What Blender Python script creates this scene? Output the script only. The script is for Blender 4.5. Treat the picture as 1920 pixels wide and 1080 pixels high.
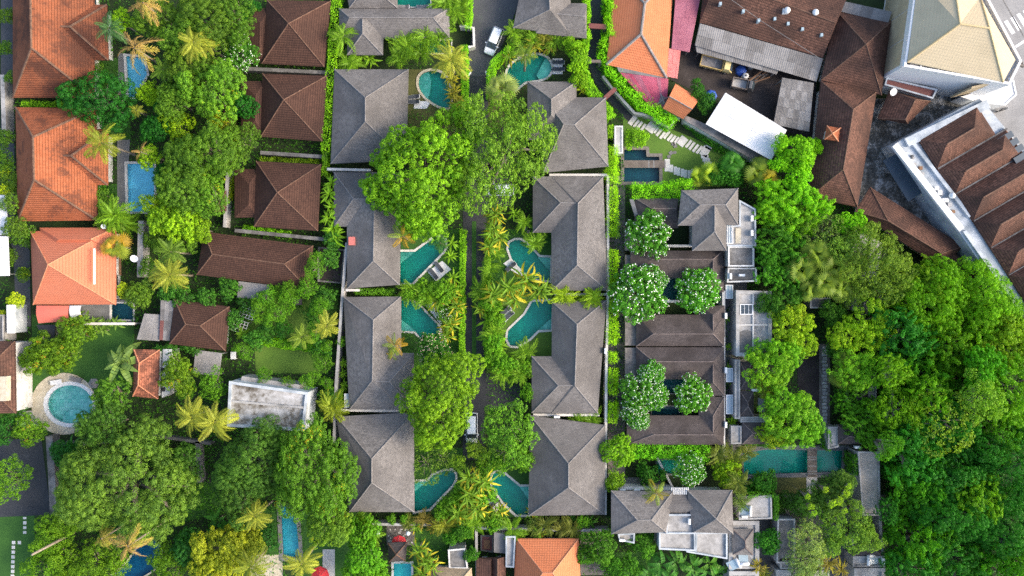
import bpy, math, random, time
import numpy as np
from mathutils import Vector, Matrix
from mathutils.geometry import delaunay_2d_cdt
T0 = time.time()
for o in list(bpy.data.objects):
    bpy.data.objects.remove(o)
scene = bpy.context.scene
C = scene.collection
R_ = math.radians
# ------------------------------------------------------------------ camera, sky, sun, exposure
H = 120.0          # drone height above ground, metres
S = 0.08           # metres on the ground per pixel of the 1920 px wide photograph
cam = bpy.data.cameras.new('camera')
cam.sensor_width = 36.0
cam.lens = 36.0 * H / (1920 * S)
cam.clip_start = 1.0
cam.clip_end = 3000.0
cam_o = bpy.data.objects.new('camera', cam)
cam_o.location = (0, 0, H)
cam_o.rotation_euler = (0, 0, 0)
C.objects.link(cam_o)
scene.camera = cam_o

SUN_EL, SUN_AZ = 34.0, 97.0     # degrees; azimuth clockwise from +Y
world = bpy.data.worlds.new('World')
scene.world = world
world.use_nodes = True
wn = world.node_tree
bg = wn.nodes['Background']
sky = wn.nodes.new('ShaderNodeTexSky')
sky.sky_type = 'NISHITA'
sky.sun_disc = False
sky.sun_elevation = R_(SUN_EL)
sky.sun_rotation = R_(SUN_AZ)
sky.air_density = 1.0
sky.dust_density = 3.0
sky.ozone_density = 1.0
wn.links.new(sky.outputs[0], bg.inputs[0])
bg.inputs[1].default_value = 0.15
sun = bpy.data.lights.new('sun', 'SUN')
sun.energy = 1.4
sun.angle = R_(24)
sun.color = (1.0, 0.84, 0.66)
sun_o = bpy.data.objects.new('sun', sun)
C.objects.link(sun_o)
_d = Vector((math.cos(R_(SUN_EL)) * math.sin(R_(SUN_AZ)), math.cos(R_(SUN_EL)) * math.cos(R_(SUN_AZ)), math.sin(R_(SUN_EL))))
sun_o.rotation_euler = _d.to_track_quat('Z', 'Y').to_euler()
sun_o.location = _d * 200
scene.view_settings.view_transform = 'Standard'
scene.view_settings.look = 'None'
scene.view_settings.exposure = 1.4
scene.view_settings.gamma = 1.0
scene.cycles.use_denoising = False
scene.cycles.max_bounces = 4
scene.cycles.diffuse_bounces = 2
scene.cycles.glossy_bounces = 2
scene.cycles.transmission_bounces = 3
scene.cycles.transparent_max_bounces = 6

# ------------------------------------------------------------------ helpers
def P(px, py, h=0.0):
    """world point at height h that stands under photograph pixel (px, py)"""
    k = (H - h) / H * S
    return Vector(((px - 960) * k, (540 - py) * k, h))

def PP(pts, h=0.0):
    return [P(x, y, h) for x, y in pts]

def mesh(name, V, F, mat=None, uv=None, smooth=False):
    me = bpy.data.meshes.new(name)
    me.from_pydata([tuple(v) for v in V], [], F)
    if mat is not None:
        for m in (mat if isinstance(mat, (list, tuple)) else [mat]):
            me.materials.append(m)
    if uv is not None:
        l = me.uv_layers.new(name='UVMap')
        l.data.foreach_set('uv', np.asarray(uv, dtype=np.float32).ravel())
    if smooth:
        me.polygons.foreach_set('use_smooth', [True] * len(me.polygons))
    me.update()
    return me

def link(name, me, parent=None, loc=(0, 0, 0), rot=(0, 0, 0), scale=None, color=None):
    o = bpy.data.objects.new(name, me)
    C.objects.link(o)
    o.parent = parent
    o.location = loc
    o.rotation_euler = rot
    if scale is not None:
        o.scale = scale if hasattr(scale, '__len__') else (scale,) * 3
    if color is not None:
        o.color = (*color[:3], 1.0)
    return o

LABELS = []          # (object, base label) resolved at the end so that each label singles out one thing
def tag(o, label=None, cat=None, group=None, kind=None):
    if label:
        o['label'] = label
    if cat:
        o['category'] = cat
    if group:
        o['group'] = group
    if kind:
        o['kind'] = kind
    return o

def thing(name, label, cat, loc, rz=0.0, group=None):
    o = bpy.data.objects.new(name, None)
    o.empty_display_size = 0.5
    C.objects.link(o)
    o.location = loc
    o.rotation_euler = (0, 0, rz)
    return tag(o, label, cat, group)

def part(name, V, F, mat, root, uv=None, smooth=False):
    """a child mesh whose vertices are given in world coordinates"""
    rl = Vector(root.location)
    p = root.parent
    while p is not None:
        rl = rl + Vector(p.location)
        p = p.parent
    return link(name, mesh(name, [Vector(v) - rl for v in V], F, mat, uv, smooth), root)

class MB:
    """collects boxes, prisms and tubes of ONE piece"""
    def __init__(self):
        self.V, self.F = [], []
    def add(self, V, F):
        n = len(self.V)
        self.V += [Vector(v) for v in V]
        self.F += [tuple(i + n for i in f) for f in F]
        return self
    def box(self, a, b):
        (x0, y0, z0), (x1, y1, z1) = a, b
        return self.add([(x0, y0, z0), (x1, y0, z0), (x1, y1, z0), (x0, y1, z0), (x0, y0, z1), (x1, y0, z1), (x1, y1, z1), (x0, y1, z1)],
                        [(3, 2, 1, 0), (4, 5, 6, 7), (0, 1, 5, 4), (1, 2, 6, 5), (2, 3, 7, 6), (3, 0, 4, 7)])
    def prism(self, poly, z0, z1):
        poly = ccw([(p[0], p[1]) for p in poly])
        n = len(poly)
        V = [(x, y, z0) for x, y in poly] + [(x, y, z1) for x, y in poly]
        F = [tuple(range(n - 1, -1, -1)), tuple(range(n, 2 * n))]
        F += [(i, (i + 1) % n, n + (i + 1) % n, n + i) for i in range(n)]
        return self.add(V, F)
    def tube(self, pts, rad, n=6, cap=True):
        pts = [Vector(p) for p in pts]
        if not hasattr(rad, '__len__'):
            rad = [rad] * len(pts)
        V, F = [], []
        for i, p in enumerate(pts):
            d = (pts[min(i + 1, len(pts) - 1)] - pts[max(i - 1, 0)]).normalized()
            u = d.cross(Vector((0, 0, 1)))
            if u.length < 1e-3:
                u = Vector((1, 0, 0))
            u.normalize()
            w = u.cross(d)
            for k in range(n):
                a = 2 * math.pi * k / n
                V.append(p + (u * math.cos(a) + w * math.sin(a)) * rad[i])
        for i in range(len(pts) - 1):
            for k in range(n):
                F.append((i * n + k, i * n + (k + 1) % n, (i + 1) * n + (k + 1) % n, (i + 1) * n + k))
        if cap:
            F.append(tuple(range(n - 1, -1, -1)))
            F.append(tuple(range((len(pts) - 1) * n, len(pts) * n)))
        return self.add(V, F)
    def lathe(self, prof, n=16, c=(0, 0, 0)):
        V, F = [], []
        for r, z in prof:
            for k in range(n):
                a = 2 * math.pi * k / n
                V.append((c[0] + r * math.cos(a), c[1] + r * math.sin(a), c[2] + z))
        for i in range(len(prof) - 1):
            for k in range(n):
                F.append((i * n + k, i * n + (k + 1) % n, (i + 1) * n + (k + 1) % n, (i + 1) * n + k))
        F.append(tuple(range(n - 1, -1, -1)))
        F.append(tuple(range((len(prof) - 1) * n, len(prof) * n)))
        return self.add(V, F)
    def rot(self, M, t=(0, 0, 0)):
        self.V = [M @ v + Vector(t) for v in self.V]
        return self
    def mesh(self, name, mat, smooth=False):
        return mesh(name, self.V, self.F, mat, None, smooth)
    def part(self, name, mat, root, smooth=False):
        return part(name, self.V, self.F, mat, root, None, smooth)
    def local(self, name, mat, root, smooth=False, **k):
        return link(name, self.mesh(name, mat, smooth), root, **k)

def area2(p):
    return sum(p[i][0] * p[(i + 1) % len(p)][1] - p[(i + 1) % len(p)][0] * p[i][1] for i in range(len(p)))

def ccw(p):
    p = list(p)
    return p if area2(p) > 0 else p[::-1]

def offset(poly, d):
    """offset a closed world polygon outward by d metres"""
    p = [Vector((q[0], q[1])) for q in ccw(poly)]
    out = []
    n = len(p)
    for i in range(n):
        a = (p[i] - p[i - 1]).normalized()
        b = (p[(i + 1) % n] - p[i]).normalized()
        na, nb = Vector((a.y, -a.x)), Vector((b.y, -b.x))
        m = na + nb
        if m.length < 1e-6:
            m = na
        m.normalize()
        out.append(p[i] + m * (d / max(0.45, m.dot(na))))
    return out

def smooth_closed(pts, k=4):
    out = []
    n = len(pts)
    for i in range(n):
        p0, p1, p2, p3 = [Vector((*pts[(i + j - 1) % n], 0)) for j in range(4)]
        for s in range(k):
            t = s / k
            q = 0.5 * ((2 * p1) + (p2 - p0) * t + (2 * p0 - 5 * p1 + 4 * p2 - p3) * t * t + (3 * p1 - p0 - 3 * p2 + p3) * t ** 3)
            out.append((q.x, q.y))
    return out

def inside(poly, X, Y):
    r = np.zeros(len(X), bool)
    n = len(poly)
    for i in range(n):
        x0, y0 = poly[i][0], poly[i][1]
        x1, y1 = poly[(i + 1) % n][0], poly[(i + 1) % n][1]
        c = ((y0 > Y) != (y1 > Y)) & (X < (x1 - x0) * (Y - y0) / ((y1 - y0) if abs(y1 - y0) > 1e-9 else 1e-9) + x0)
        r ^= c
    return r

SHEETS = [-1]
POOL_POLYS = []      # world polygons cut out of every ground sheet
def sheet(name, poly, z, mat, holes=None, grid=None, parent=None):
    """a ground sheet with the pool basins cut out of it"""
    poly = ccw([(p[0], p[1]) for p in poly])
    V = [Vector(p) for p in poly]
    Ed = [(i, (i + 1) % len(poly)) for i in range(len(poly))]
    xs, ys = [p[0] for p in poly], [p[1] for p in poly]
    hs = []
    for h in (POOL_POLYS if holes is None else holes):
        if max(q[0] for q in h) < min(xs) or min(q[0] for q in h) > max(xs) or max(q[1] for q in h) < min(ys) or min(q[1] for q in h) > max(ys):
            continue
        hs.append(h)
        n = len(V)
        V += [Vector((q[0], q[1])) for q in h]
        Ed += [(n + i, n + (i + 1) % len(h)) for i in range(len(h))]
    v, e, f, *_ = delaunay_2d_cdt(V, Ed, [], 0, 1e-5)
    cx = np.array([sum(v[i].x for i in t) / len(t) for t in f])
    cy = np.array([sum(v[i].y for i in t) / len(t) for t in f])
    keep = inside(poly, cx, cy)
    for h in hs:
        keep &= ~inside(h, cx, cy)
    F = [tuple(t) for t, k in zip(f, keep) if k]
    F = [t if area2([(v[i].x, v[i].y) for i in t]) > 0 else t[::-1] for t in F]
    if parent is None:
        SHEETS[0] += 1
        z += 0.0003 * SHEETS[0]
    me = mesh(name, [(q.x, q.y, z) for q in v], F, mat)
    o = link(name, me, parent)
    if parent is None:
        tag(o, kind='structure')
    return o

# ------------------------------------------------------------------ materials
def new_mat(name):
    m = bpy.data.materials.new(name)
    m.use_nodes = True
    nt = m.node_tree
    return m, nt, nt.nodes['Principled BSDF']

class N:
    """small node-building helper"""
    def __init__(self, nt):
        self.nt = nt
    def n(self, t, **kw):
        x = self.nt.nodes.new(t)
        for k, v in kw.items():
            setattr(x, k, v)
        return x
    def l(self, a, b):
        self.nt.links.new(a, b)
    def val(self, sock, v):
        if hasattr(v, 'is_output') or isinstance(v, bpy.types.NodeSocket):
            self.l(v, sock)
        else:
            sock.default_value = v
    def math(self, op, a, b=None, clamp=False):
        x = self.n('ShaderNodeMath', operation=op, use_clamp=clamp)
        self.val(x.inputs[0], a)
        if b is not None:
            self.val(x.inputs[1], b)
        return x.outputs[0]
    def noise(self, vec, scale, detail=3.0, rough=0.55):
        x = self.n('ShaderNodeTexNoise')
        if vec is not None:
            self.l(vec, x.inputs['Vector'])
        x.inputs['Scale'].default_value = scale
        x.inputs['Detail'].default_value = detail
        x.inputs['Roughness'].default_value = rough
        return x.outputs['Fac']
    def ramp(self, fac, stops):
        x = self.n('ShaderNodeValToRGB')
        el = x.color_ramp.elements
        el[0].position, el[0].color = stops[0][0], (*stops[0][1], 1)
        el[1].position, el[1].color = stops[-1][0], (*stops[-1][1], 1)
        for p, c in stops[1:-1]:
            e = el.new(p)
            e.color = (*c, 1)
        self.val(x.inputs[0], fac)
        return x.outputs[0]
    def mix(self, fac, a, b, blend='MIX'):
        x = self.n('ShaderNodeMix', data_type='RGBA', blend_type=blend)
        self.val(x.inputs[0], fac)
        self.val(x.inputs[6], a if not isinstance(a, tuple) or len(a) == 4 else (*a, 1))
        self.val(x.inputs[7], b if not isinstance(b, tuple) or len(b) == 4 else (*b, 1))
        return x.outputs[2]
    def scalec(self, col, f):
        x = self.n('ShaderNodeVectorMath', operation='SCALE')
        self.val(x.inputs[0], col)
        self.val(x.inputs['Scale'], f)
        return x.outputs[0]
    def obj(self):
        g = self.n('ShaderNodeNewGeometry')
        return g.outputs['Position']
    def bump(self, h, strength, dist):
        b = self.n('ShaderNodeBump')
        b.inputs['Strength'].default_value = strength
        b.inputs['Distance'].default_value = dist
        self.l(h, b.inputs['Height'])
        return b.outputs[0]

def m_noise(name, stops, scale=1.0, rough=0.85, detail=6, bump=0.0, spec=0.3, scale2=None, amt2=0.35, metallic=0.0):
    m, nt, b = new_mat(name)
    k = N(nt)
    pos = k.obj()
    f = k.noise(pos, scale, detail, 0.6)
    if scale2:
        f2 = k.noise(pos, scale2, 3, 0.6)
        f = k.math('ADD', k.math('MULTIPLY', f, 1 - amt2), k.math('MULTIPLY', f2, amt2))
    c = k.ramp(f, stops)
    k.l(c, b.inputs['Base Color'])
    b.inputs['Roughness'].default_value = rough
    b.inputs['Specular IOR Level'].default_value = spec
    b.inputs['Metallic'].default_value = metallic
    if bump:
        k.l(k.bump(k.noise(pos, scale * 4, 4), 0.6, bump), b.inputs['Normal'])
    return m

def m_tile(name, ca, cb, stain, tw=0.24, th=0.30, stain_amt=0.5, stain_scale=0.35, line=0.45, rough=0.85, var=0.5, stain_lo=0.48, stain_hi=0.62, bumpd=0.05, round_=True, stain_det=6, warp=None):
    """roof covering: courses of single tiles on the roof's own UV (metres along the eave, metres up the slope)"""
    m, nt, b = new_mat(name)
    k = N(nt)
    uv = k.n('ShaderNodeUVMap', uv_map='UVMap').outputs[0]
    sx = k.n('ShaderNodeSeparateXYZ')
    k.l(uv, sx.inputs[0])
    v = k.math('DIVIDE', sx.outputs[1], th)
    row = k.math('FLOOR', v)
    u = k.math('DIVIDE', sx.outputs[0], tw)
    if not round_:
        u = k.math('ADD', u, k.math('MULTIPLY', row, 0.37))
    fu, fv = k.math('FRACT', u), k.math('FRACT', v)
    cmb = k.n('ShaderNodeCombineXYZ')
    k.l(k.math('FLOOR', u), cmb.inputs[0])
    k.l(row, cmb.inputs[1])
    wn_ = k.n('ShaderNodeTexWhiteNoise', noise_dimensions='2D')
    k.l(cmb.outputs[0], wn_.inputs['Vector'])
    rnd = wn_.outputs['Value']
    pos = k.obj()
    big = k.noise(pos, 0.6, 4, 0.6)
    t = k.math('ADD', k.math('MULTIPLY', rnd, var), k.math('MULTIPLY', big, 1 - var))
    col = k.mix(t, ca, cb)
    # stains: one noise over the whole roof broken up tile by tile
    st = k.math('ADD', k.noise(pos, stain_scale, stain_det, 0.65), k.math('MULTIPLY', k.math('SUBTRACT', rnd, 0.5), 0.10))
    mr = k.n('ShaderNodeMapRange', interpolation_type='SMOOTHSTEP')
    k.l(st, mr.inputs[0])
    mr.inputs[1].default_value, mr.inputs[2].default_value = stain_lo, stain_hi
    mr.inputs[3].default_value, mr.inputs[4].default_value = 0.0, stain_amt
    col = k.mix(mr.outputs[0], col, stain)
    # darker line along the lower edge of every course
    jl = k.math('LESS_THAN', fv, 0.26)
    if line:
        col = k.mix(k.math('MULTIPLY', jl, line), col, tuple(c * 0.35 for c in ca))
    k.l(col, b.inputs['Base Color'])
    prof = k.math('ABSOLUTE', k.math('SINE', k.math('MULTIPLY', u, math.pi))) if round_ else k.math('LESS_THAN', fu, 0.92)
    hgt = k.math('ADD', k.math('MULTIPLY', prof, 0.5), k.math('SUBTRACT', 1.0, fv))
    k.l(k.bump(hgt, 0.7, bumpd), b.inputs['Normal'])
    b.inputs['Roughness'].default_value = rough
    b.inputs['Specular IOR Level'].default_value = 0.25
    return m

def m_plain(name, col, rough=0.5, metallic=0.0, spec=0.5, var=0.12, scale=3.0):
    m, nt, b = new_mat(name)
    k = N(nt)
    f = k.noise(k.obj(), scale, 4)
    c = k.mix(f, tuple(x * (1 - var) for x in col), tuple(min(1, x * (1 + var)) for x in col))
    k.l(c, b.inputs['Base Color'])
    b.inputs['Roughness'].default_value = rough
    b.inputs['Metallic'].default_value = metallic
    b.inputs['Specular IOR Level'].default_value = spec
    return m

def m_leaf(name, hi=(2.45, 2.38, 0.85), lo=(0.40, 0.63, 0.78), special=None, sp_amt=0.15, trans=0.32, spec=0.15):
    """foliage: the object's own colour, varied clump by clump and leaf by leaf"""
    m, nt, b = new_mat(name)
    k = N(nt)
    oi = k.n('ShaderNodeObjectInfo')
    at = k.n('ShaderNodeAttribute', attribute_name='tone')
    geo = k.n('ShaderNodeNewGeometry')
    tone = at.outputs['Fac']
    t = k.math('ADD', k.math('MULTIPLY', tone, 0.75), k.math('MULTIPLY', geo.outputs['Random Per Island'], 0.25), clamp=True)
    mul = k.mix(t, lo, hi)
    col = k.mix(1.0, oi.outputs['Color'], mul, 'MULTIPLY')
    if special:
        f = k.math('GREATER_THAN', tone, 1 - sp_amt)
        col = k.mix(k.math('MULTIPLY', f, k.math('GREATER_THAN', geo.outputs['Random Per Island'], 0.25)), col, special)
    k.l(col, b.inputs['Base Color'])
    b.inputs['Roughness'].default_value = 0.5
    b.inputs['Specular IOR Level'].default_value = spec
    tr = k.n('ShaderNodeBsdfTranslucent')
    k.l(k.mix(1.0, col, (1.2, 1.15, 0.5), 'MULTIPLY'), tr.inputs[0])
    mx = k.n('ShaderNodeMixShader')
    mx.inputs[0].default_value = trans
    k.l(b.outputs[0], mx.inputs[1])
    k.l(tr.outputs[0], mx.inputs[2])
    k.l(mx.outputs[0], nt.nodes['Material Output'].inputs[0])
    return m

def m_water(name, tint, gloss=0.55):
    m, nt, b = new_mat(name)
    k = N(nt)
    nt.nodes.remove(b)
    tr = k.n('ShaderNodeBsdfTransparent')
    tr.inputs[0].default_value = (*tint, 1)
    gl = k.n('ShaderNodeBsdfGlossy')
    gl.inputs['Roughness'].default_value = 0.04
    k.l(k.bump(k.noise(k.obj(), 2.5, 3), 0.25, 0.03), gl.inputs['Normal'])
    fr = k.n('ShaderNodeFresnel')
    fr.inputs[0].default_value = 1.33
    mx = k.n('ShaderNodeMixShader')
    k.l(fr.outputs[0], mx.inputs[0])
    k.l(tr.outputs[0], mx.inputs[1])
    k.l(gl.outputs[0], mx.inputs[2])
    k.l(mx.outputs[0], nt.nodes['Material Output'].inputs[0])
    return m

def m_mosaic(name, ca, cb, scale=0.35):
    m, nt, b = new_mat(name)
    k = N(nt)
    pos = k.obj()
    br = k.n('ShaderNodeTexBrick', offset=0.0)
    k.l(pos, br.inputs['Vector'])
    br.inputs['Color1'].default_value = (*ca, 1)
    br.inputs['Color2'].default_value = (*cb, 1)
    br.inputs['Mortar'].default_value = tuple(x * 0.7 for x in ca) + (1,)
    br.inputs['Scale'].default_value = 1.0
    br.inputs['Brick Width'].default_value = scale
    br.inputs['Row Height'].default_value = scale
    br.inputs['Mortar Size'].default_value = 0.012
    n = k.noise(pos, 0.5, 4)
    c = k.mix(1.0, br.outputs[0], k.ramp(n, [(0.3, (0.75, 0.78, 0.8)), (0.7, (1.12, 1.1, 1.08))]), 'MULTIPLY')
    k.l(c, b.inputs['Base Color'])
    b.inputs['Roughness'].default_value = 0.4
    return m

M = {}
M['shingle'] = m_tile('grey_shingle', (0.092, 0.086, 0.082), (0.265, 0.249, 0.236), (0.075, 0.069, 0.065), tw=0.30, th=0.22, stain_amt=0.6, stain_scale=0.11, line=0.25, var=0.5, stain_lo=0.42, stain_hi=0.68, round_=False, stain_det=12)
M['shingle_dark'] = m_tile('dark_shingle', (0.05, 0.041, 0.039), (0.125, 0.105, 0.10), (0.035, 0.028, 0.026), tw=0.26, th=0.20, stain_amt=0.6, stain_scale=0.25, line=0.25, var=0.5, round_=False, stain_det=8)
M['brown'] = m_tile('brown_tile', (0.046, 0.023, 0.017), (0.112, 0.055, 0.037), (0.032, 0.018, 0.014), th=0.34, stain_amt=0.5, stain_scale=0.16, line=0.55, stain_lo=0.42, stain_hi=0.72, stain_det=9, var=0.5)
M['old_brown'] = m_tile('old_brown_tile', (0.052, 0.027, 0.020), (0.205, 0.100, 0.068), (0.032, 0.020, 0.017), th=0.36, stain_amt=0.65, stain_scale=0.18, line=0.5, stain_lo=0.42, stain_hi=0.64, var=0.65, stain_det=12)
M['red'] = m_tile('weathered_red_tile', (0.215, 0.066, 0.029), (0.36, 0.125, 0.060), (0.060, 0.028, 0.020), th=0.36, stain_amt=0.85, stain_scale=0.17, line=0.65, stain_lo=0.38, stain_hi=0.60, stain_det=12, var=0.6)
M['red_clean'] = m_tile('red_tile', (0.27, 0.080, 0.032), (0.41, 0.135, 0.063), (0.085, 0.037, 0.025), th=0.36, stain_amt=0.75, stain_scale=0.35, line=0.65, stain_lo=0.50, stain_hi=0.64, stain_det=12, var=0.6)
M['orange'] = m_tile('orange_tile', (0.54, 0.165, 0.068), (0.64, 0.225, 0.105), (0.42, 0.14, 0.065), th=0.36, stain_amt=0.3, stain_scale=0.5, line=0.3, var=0.4)
M['salmon'] = m_tile('salmon_metal_tile', (0.52, 0.155, 0.078), (0.60, 0.21, 0.12), (0.36, 0.12, 0.065), th=0.40, stain_amt=0.25, stain_scale=0.3, line=0.35, var=0.3)
M['cream'] = m_tile('cream_tile', (0.50, 0.415, 0.275), (0.56, 0.465, 0.31), (0.42, 0.35, 0.23), stain_amt=0.4, stain_scale=0.2, stain_det=10, tw=0.4, th=0.42, line=0.06, var=0.25, bumpd=0.02)
M['mixed_red'] = m_tile('mossy_red_tile', (0.15, 0.055, 0.032), (0.55, 0.20, 0.11), (0.07, 0.036, 0.026), stain_amt=0.75, stain_scale=0.55, line=0.4, stain_lo=0.46, stain_hi=0.6, var=0.8)
M['thatch'] = m_tile('thatch', (0.26, 0.19, 0.115), (0.50, 0.40, 0.27), (0.20, 0.15, 0.1), tw=0.08, th=0.35, line=0.15, round_=False)
M['cap_grey'] = m_noise('grey_ridge', [(0.3, (0.15, 0.14, 0.135)), (0.7, (0.27, 0.255, 0.245))], 2.0)
M['cap_dark'] = m_noise('dark_ridge', [(0.3, (0.09, 0.07, 0.065)), (0.7, (0.21, 0.17, 0.155))], 2.0)
M['cap_brown'] = m_noise('brown_ridge', [(0.3, (0.085, 0.045, 0.03)), (0.7, (0.19, 0.11, 0.075))], 2.0)
M['cap_red'] = m_noise('mossy_ridge', [(0.3, (0.075, 0.05, 0.038)), (0.7, (0.22, 0.12, 0.075))], 2.0)
M['cap_orange'] = m_noise('orange_ridge', [(0.3, (0.50, 0.19, 0.10)), (0.7, (0.60, 0.27, 0.15))], 2.0)
M['cap_cement'] = m_noise('cement_ridge', [(0.3, (0.16, 0.145, 0.135)), (0.7, (0.30, 0.28, 0.26))], 2.0)
M['cap_cream'] = m_noise('cream_ridge', [(0.3, (0.50, 0.38, 0.2)), (0.7, (0.62, 0.48, 0.27))], 2.0)
M['plaster'] = m_noise('white_plaster', [(0.35, (0.42, 0.42, 0.40)), (0.6, (0.66, 0.66, 0.64))], 0.8, detail=8)
M['blue_plaster'] = m_noise('pale_plaster', [(0.35, (0.26, 0.30, 0.33)), (0.6, (0.50, 0.54, 0.57))], 0.5, detail=8)
M['beige'] = m_noise('beige_wall', [(0.3, (0.36, 0.29, 0.18)), (0.7, (0.46, 0.38, 0.25))], 0.6)
M['white'] = m_plain('white_paint', (0.70, 0.71, 0.71), 0.5, var=0.05)
M['white_sheet'] = m_noise('white_sheet', [(0.30, (0.42, 0.42, 0.40)), (0.42, (0.66, 0.66, 0.65)), (0.7, (0.76, 0.76, 0.76))], 0.35, rough=0.5, detail=9, scale2=3)
M['concrete'] = m_noise('stained_concrete', [(0.28, (0.12, 0.117, 0.108)), (0.45, (0.30, 0.293, 0.278)), (0.64, (0.46, 0.453, 0.437))], 0.35, detail=10, scale2=2.0, bump=0.01)
M['concrete_dark'] = m_noise('dark_concrete', [(0.3, (0.06, 0.058, 0.054)), (0.5, (0.14, 0.136, 0.13)), (0.68, (0.26, 0.255, 0.245))], 0.5, detail=10, scale2=2.5, bump=0.01)
M['mouldy'] = m_noise('mouldy_slab', [(0.36, (0.05, 0.043, 0.032)), (0.45, (0.16, 0.145, 0.12)), (0.52, (0.34, 0.335, 0.32)), (0.66, (0.55, 0.55, 0.55))], 0.22, detail=12, scale2=1.4, amt2=0.35)
M['stone'] = m_noise('pale_stone', [(0.3, (0.36, 0.31, 0.215)), (0.5, (0.50, 0.45, 0.34)), (0.7, (0.62, 0.57, 0.46))], 1.0, detail=8, scale2=4, bump=0.01)
M['stone_deck'] = m_noise('weathered_deck', [(0.3, (0.27, 0.24, 0.20)), (0.7, (0.50, 0.46, 0.40))], 0.5, detail=9, scale2=2.5)
M['coping'] = m_noise('white_coping', [(0.3, (0.50, 0.48, 0.44)), (0.7, (0.68, 0.66, 0.62))], 1.2)
M['stone_dark'] = m_noise('dark_stone', [(0.3, (0.10, 0.09, 0.08)), (0.7, (0.25, 0.225, 0.2))], 2.2, bump=0.01)
M['paver'] = m_noise('grey_paver', [(0.3, (0.34, 0.33, 0.31)), (0.7, (0.56, 0.55, 0.53))], 2.2, bump=0.006)
M['andesite'] = m_noise('andesite_paving', [(0.3, (0.11, 0.115, 0.115)), (0.7, (0.22, 0.22, 0.22))], 0.9, scale2=5)
M['asphalt'] = m_noise('dark_asphalt', [(0.30, (0.026, 0.028, 0.032)), (0.55, (0.050, 0.053, 0.058)), (0.72, (0.115, 0.118, 0.125))], 0.13, detail=10, scale2=3, amt2=0.25, bump=0.004)
M['asphalt_mid'] = m_noise('worn_asphalt', [(0.3, (0.045, 0.047, 0.050)), (0.7, (0.120, 0.122, 0.128))], 0.12, detail=8, scale2=5, bump=0.004)
M['asphalt_pale'] = m_noise('pale_asphalt', [(0.3, (0.19, 0.19, 0.19)), (0.7, (0.31, 0.31, 0.31))], 0.35, detail=8, scale2=5)
M['yard'] = m_noise('packed_dark_earth', [(0.3, (0.020, 0.016, 0.014)), (0.6, (0.055, 0.045, 0.042)), (0.8, (0.12, 0.10, 0.095))], 0.35, detail=9, scale2=3)
M['soil'] = m_noise('garden_soil', [(0.3, (0.022, 0.020, 0.012)), (0.5, (0.022, 0.042, 0.012)), (0.7, (0.04, 0.075, 0.016))], 0.35, detail=8, scale2=4)
M['lawn'] = m_noise('lawn', [(0.3, (0.062, 0.130, 0.018)), (0.55, (0.100, 0.190, 0.026)), (0.75, (0.150, 0.205, 0.045))], 0.3, detail=8, scale2=6, bump=0.02)
M['lawn_deep'] = m_noise('deep_lawn', [(0.3, (0.024, 0.080, 0.014)), (0.7, (0.050, 0.140, 0.020))], 0.4, detail=8, scale2=6, bump=0.02)
M['olive_lawn'] = m_noise('olive_lawn', [(0.3, (0.06, 0.075, 0.02)), (0.7, (0.12, 0.12, 0.04))], 0.4, detail=8, scale2=6, bump=0.02)
M['mossy_paving'] = m_noise('mossy_paving', [(0.36, (0.035, 0.036, 0.032)), (0.5, (0.11, 0.11, 0.10)), (0.62, (0.42, 0.42, 0.41))], 0.55, detail=9, scale2=2.5)
M['wood'] = m_noise('grey_deck_wood', [(0.3, (0.10, 0.082, 0.07)), (0.7, (0.22, 0.185, 0.16))], 1.2, scale2=8)
M['wood_brown'] = m_noise('brown_wood', [(0.3, (0.16, 0.085, 0.045)), (0.7, (0.30, 0.17, 0.095))], 1.2, scale2=8)
M['cement_sheet'] = m_noise('cement_sheet', [(0.3, (0.16, 0.155, 0.148)), (0.7, (0.31, 0.30, 0.29))], 0.5, detail=8, scale2=3)
M['cement_sheet_b'] = m_noise('weathered_cement_sheet', [(0.3, (0.11, 0.105, 0.10)), (0.7, (0.24, 0.23, 0.22))], 0.5, detail=8, scale2=3)
M['crimson'] = m_noise('crimson_sheet', [(0.3, (0.33, 0.045, 0.085)), (0.7, (0.46, 0.10, 0.16))], 0.5, rough=0.55, detail=6)
M['plum'] = m_noise('plum_sheet', [(0.3, (0.26, 0.065, 0.105)), (0.7, (0.38, 0.13, 0.18))], 0.4, rough=0.55, detail=7)
M['pink'] = m_noise('pink_sheet', [(0.3, (0.62, 0.18, 0.16)), (0.7, (0.74, 0.28, 0.25))], 0.5, rough=0.55)
M['maroon'] = m_plain('maroon_sheet', (0.16, 0.05, 0.04), 0.6, var=0.3)
M['navy'] = m_plain('navy_sheet', (0.035, 0.06, 0.085), 0.5, var=0.3, scale=0.8)
M['redcloth'] = m_plain('red_canvas', (0.60, 0.028, 0.035), 0.8)
M['salmon_cloth'] = m_plain('salmon_canvas', (0.62, 0.15, 0.10), 0.7, var=0.1, scale=0.8)
M['black'] = m_plain('black_plastic', (0.025, 0.025, 0.027), 0.6)
M['char'] = m_plain('charcoal_cushion', (0.055, 0.065, 0.08), 0.85)
M['tyre'] = m_plain('tyre_rubber', (0.02, 0.02, 0.02), 0.85)
M['steel'] = m_plain('steel', (0.45, 0.46, 0.47), 0.35, metallic=0.7)
M['glass'] = m_plain('dark_glass', (0.035, 0.05, 0.06), 0.08, spec=0.8)
M['skylight'] = m_plain('pale_glass', (0.34, 0.44, 0.48), 0.15, spec=0.8, var=0.2, scale=0.7)
M['carpaint'] = m_plain('white_car_paint', (0.80, 0.81, 0.82), 0.2, var=0.02)
M['silver'] = m_plain('silver_car_paint', (0.55, 0.62, 0.68), 0.25, var=0.03)
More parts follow.
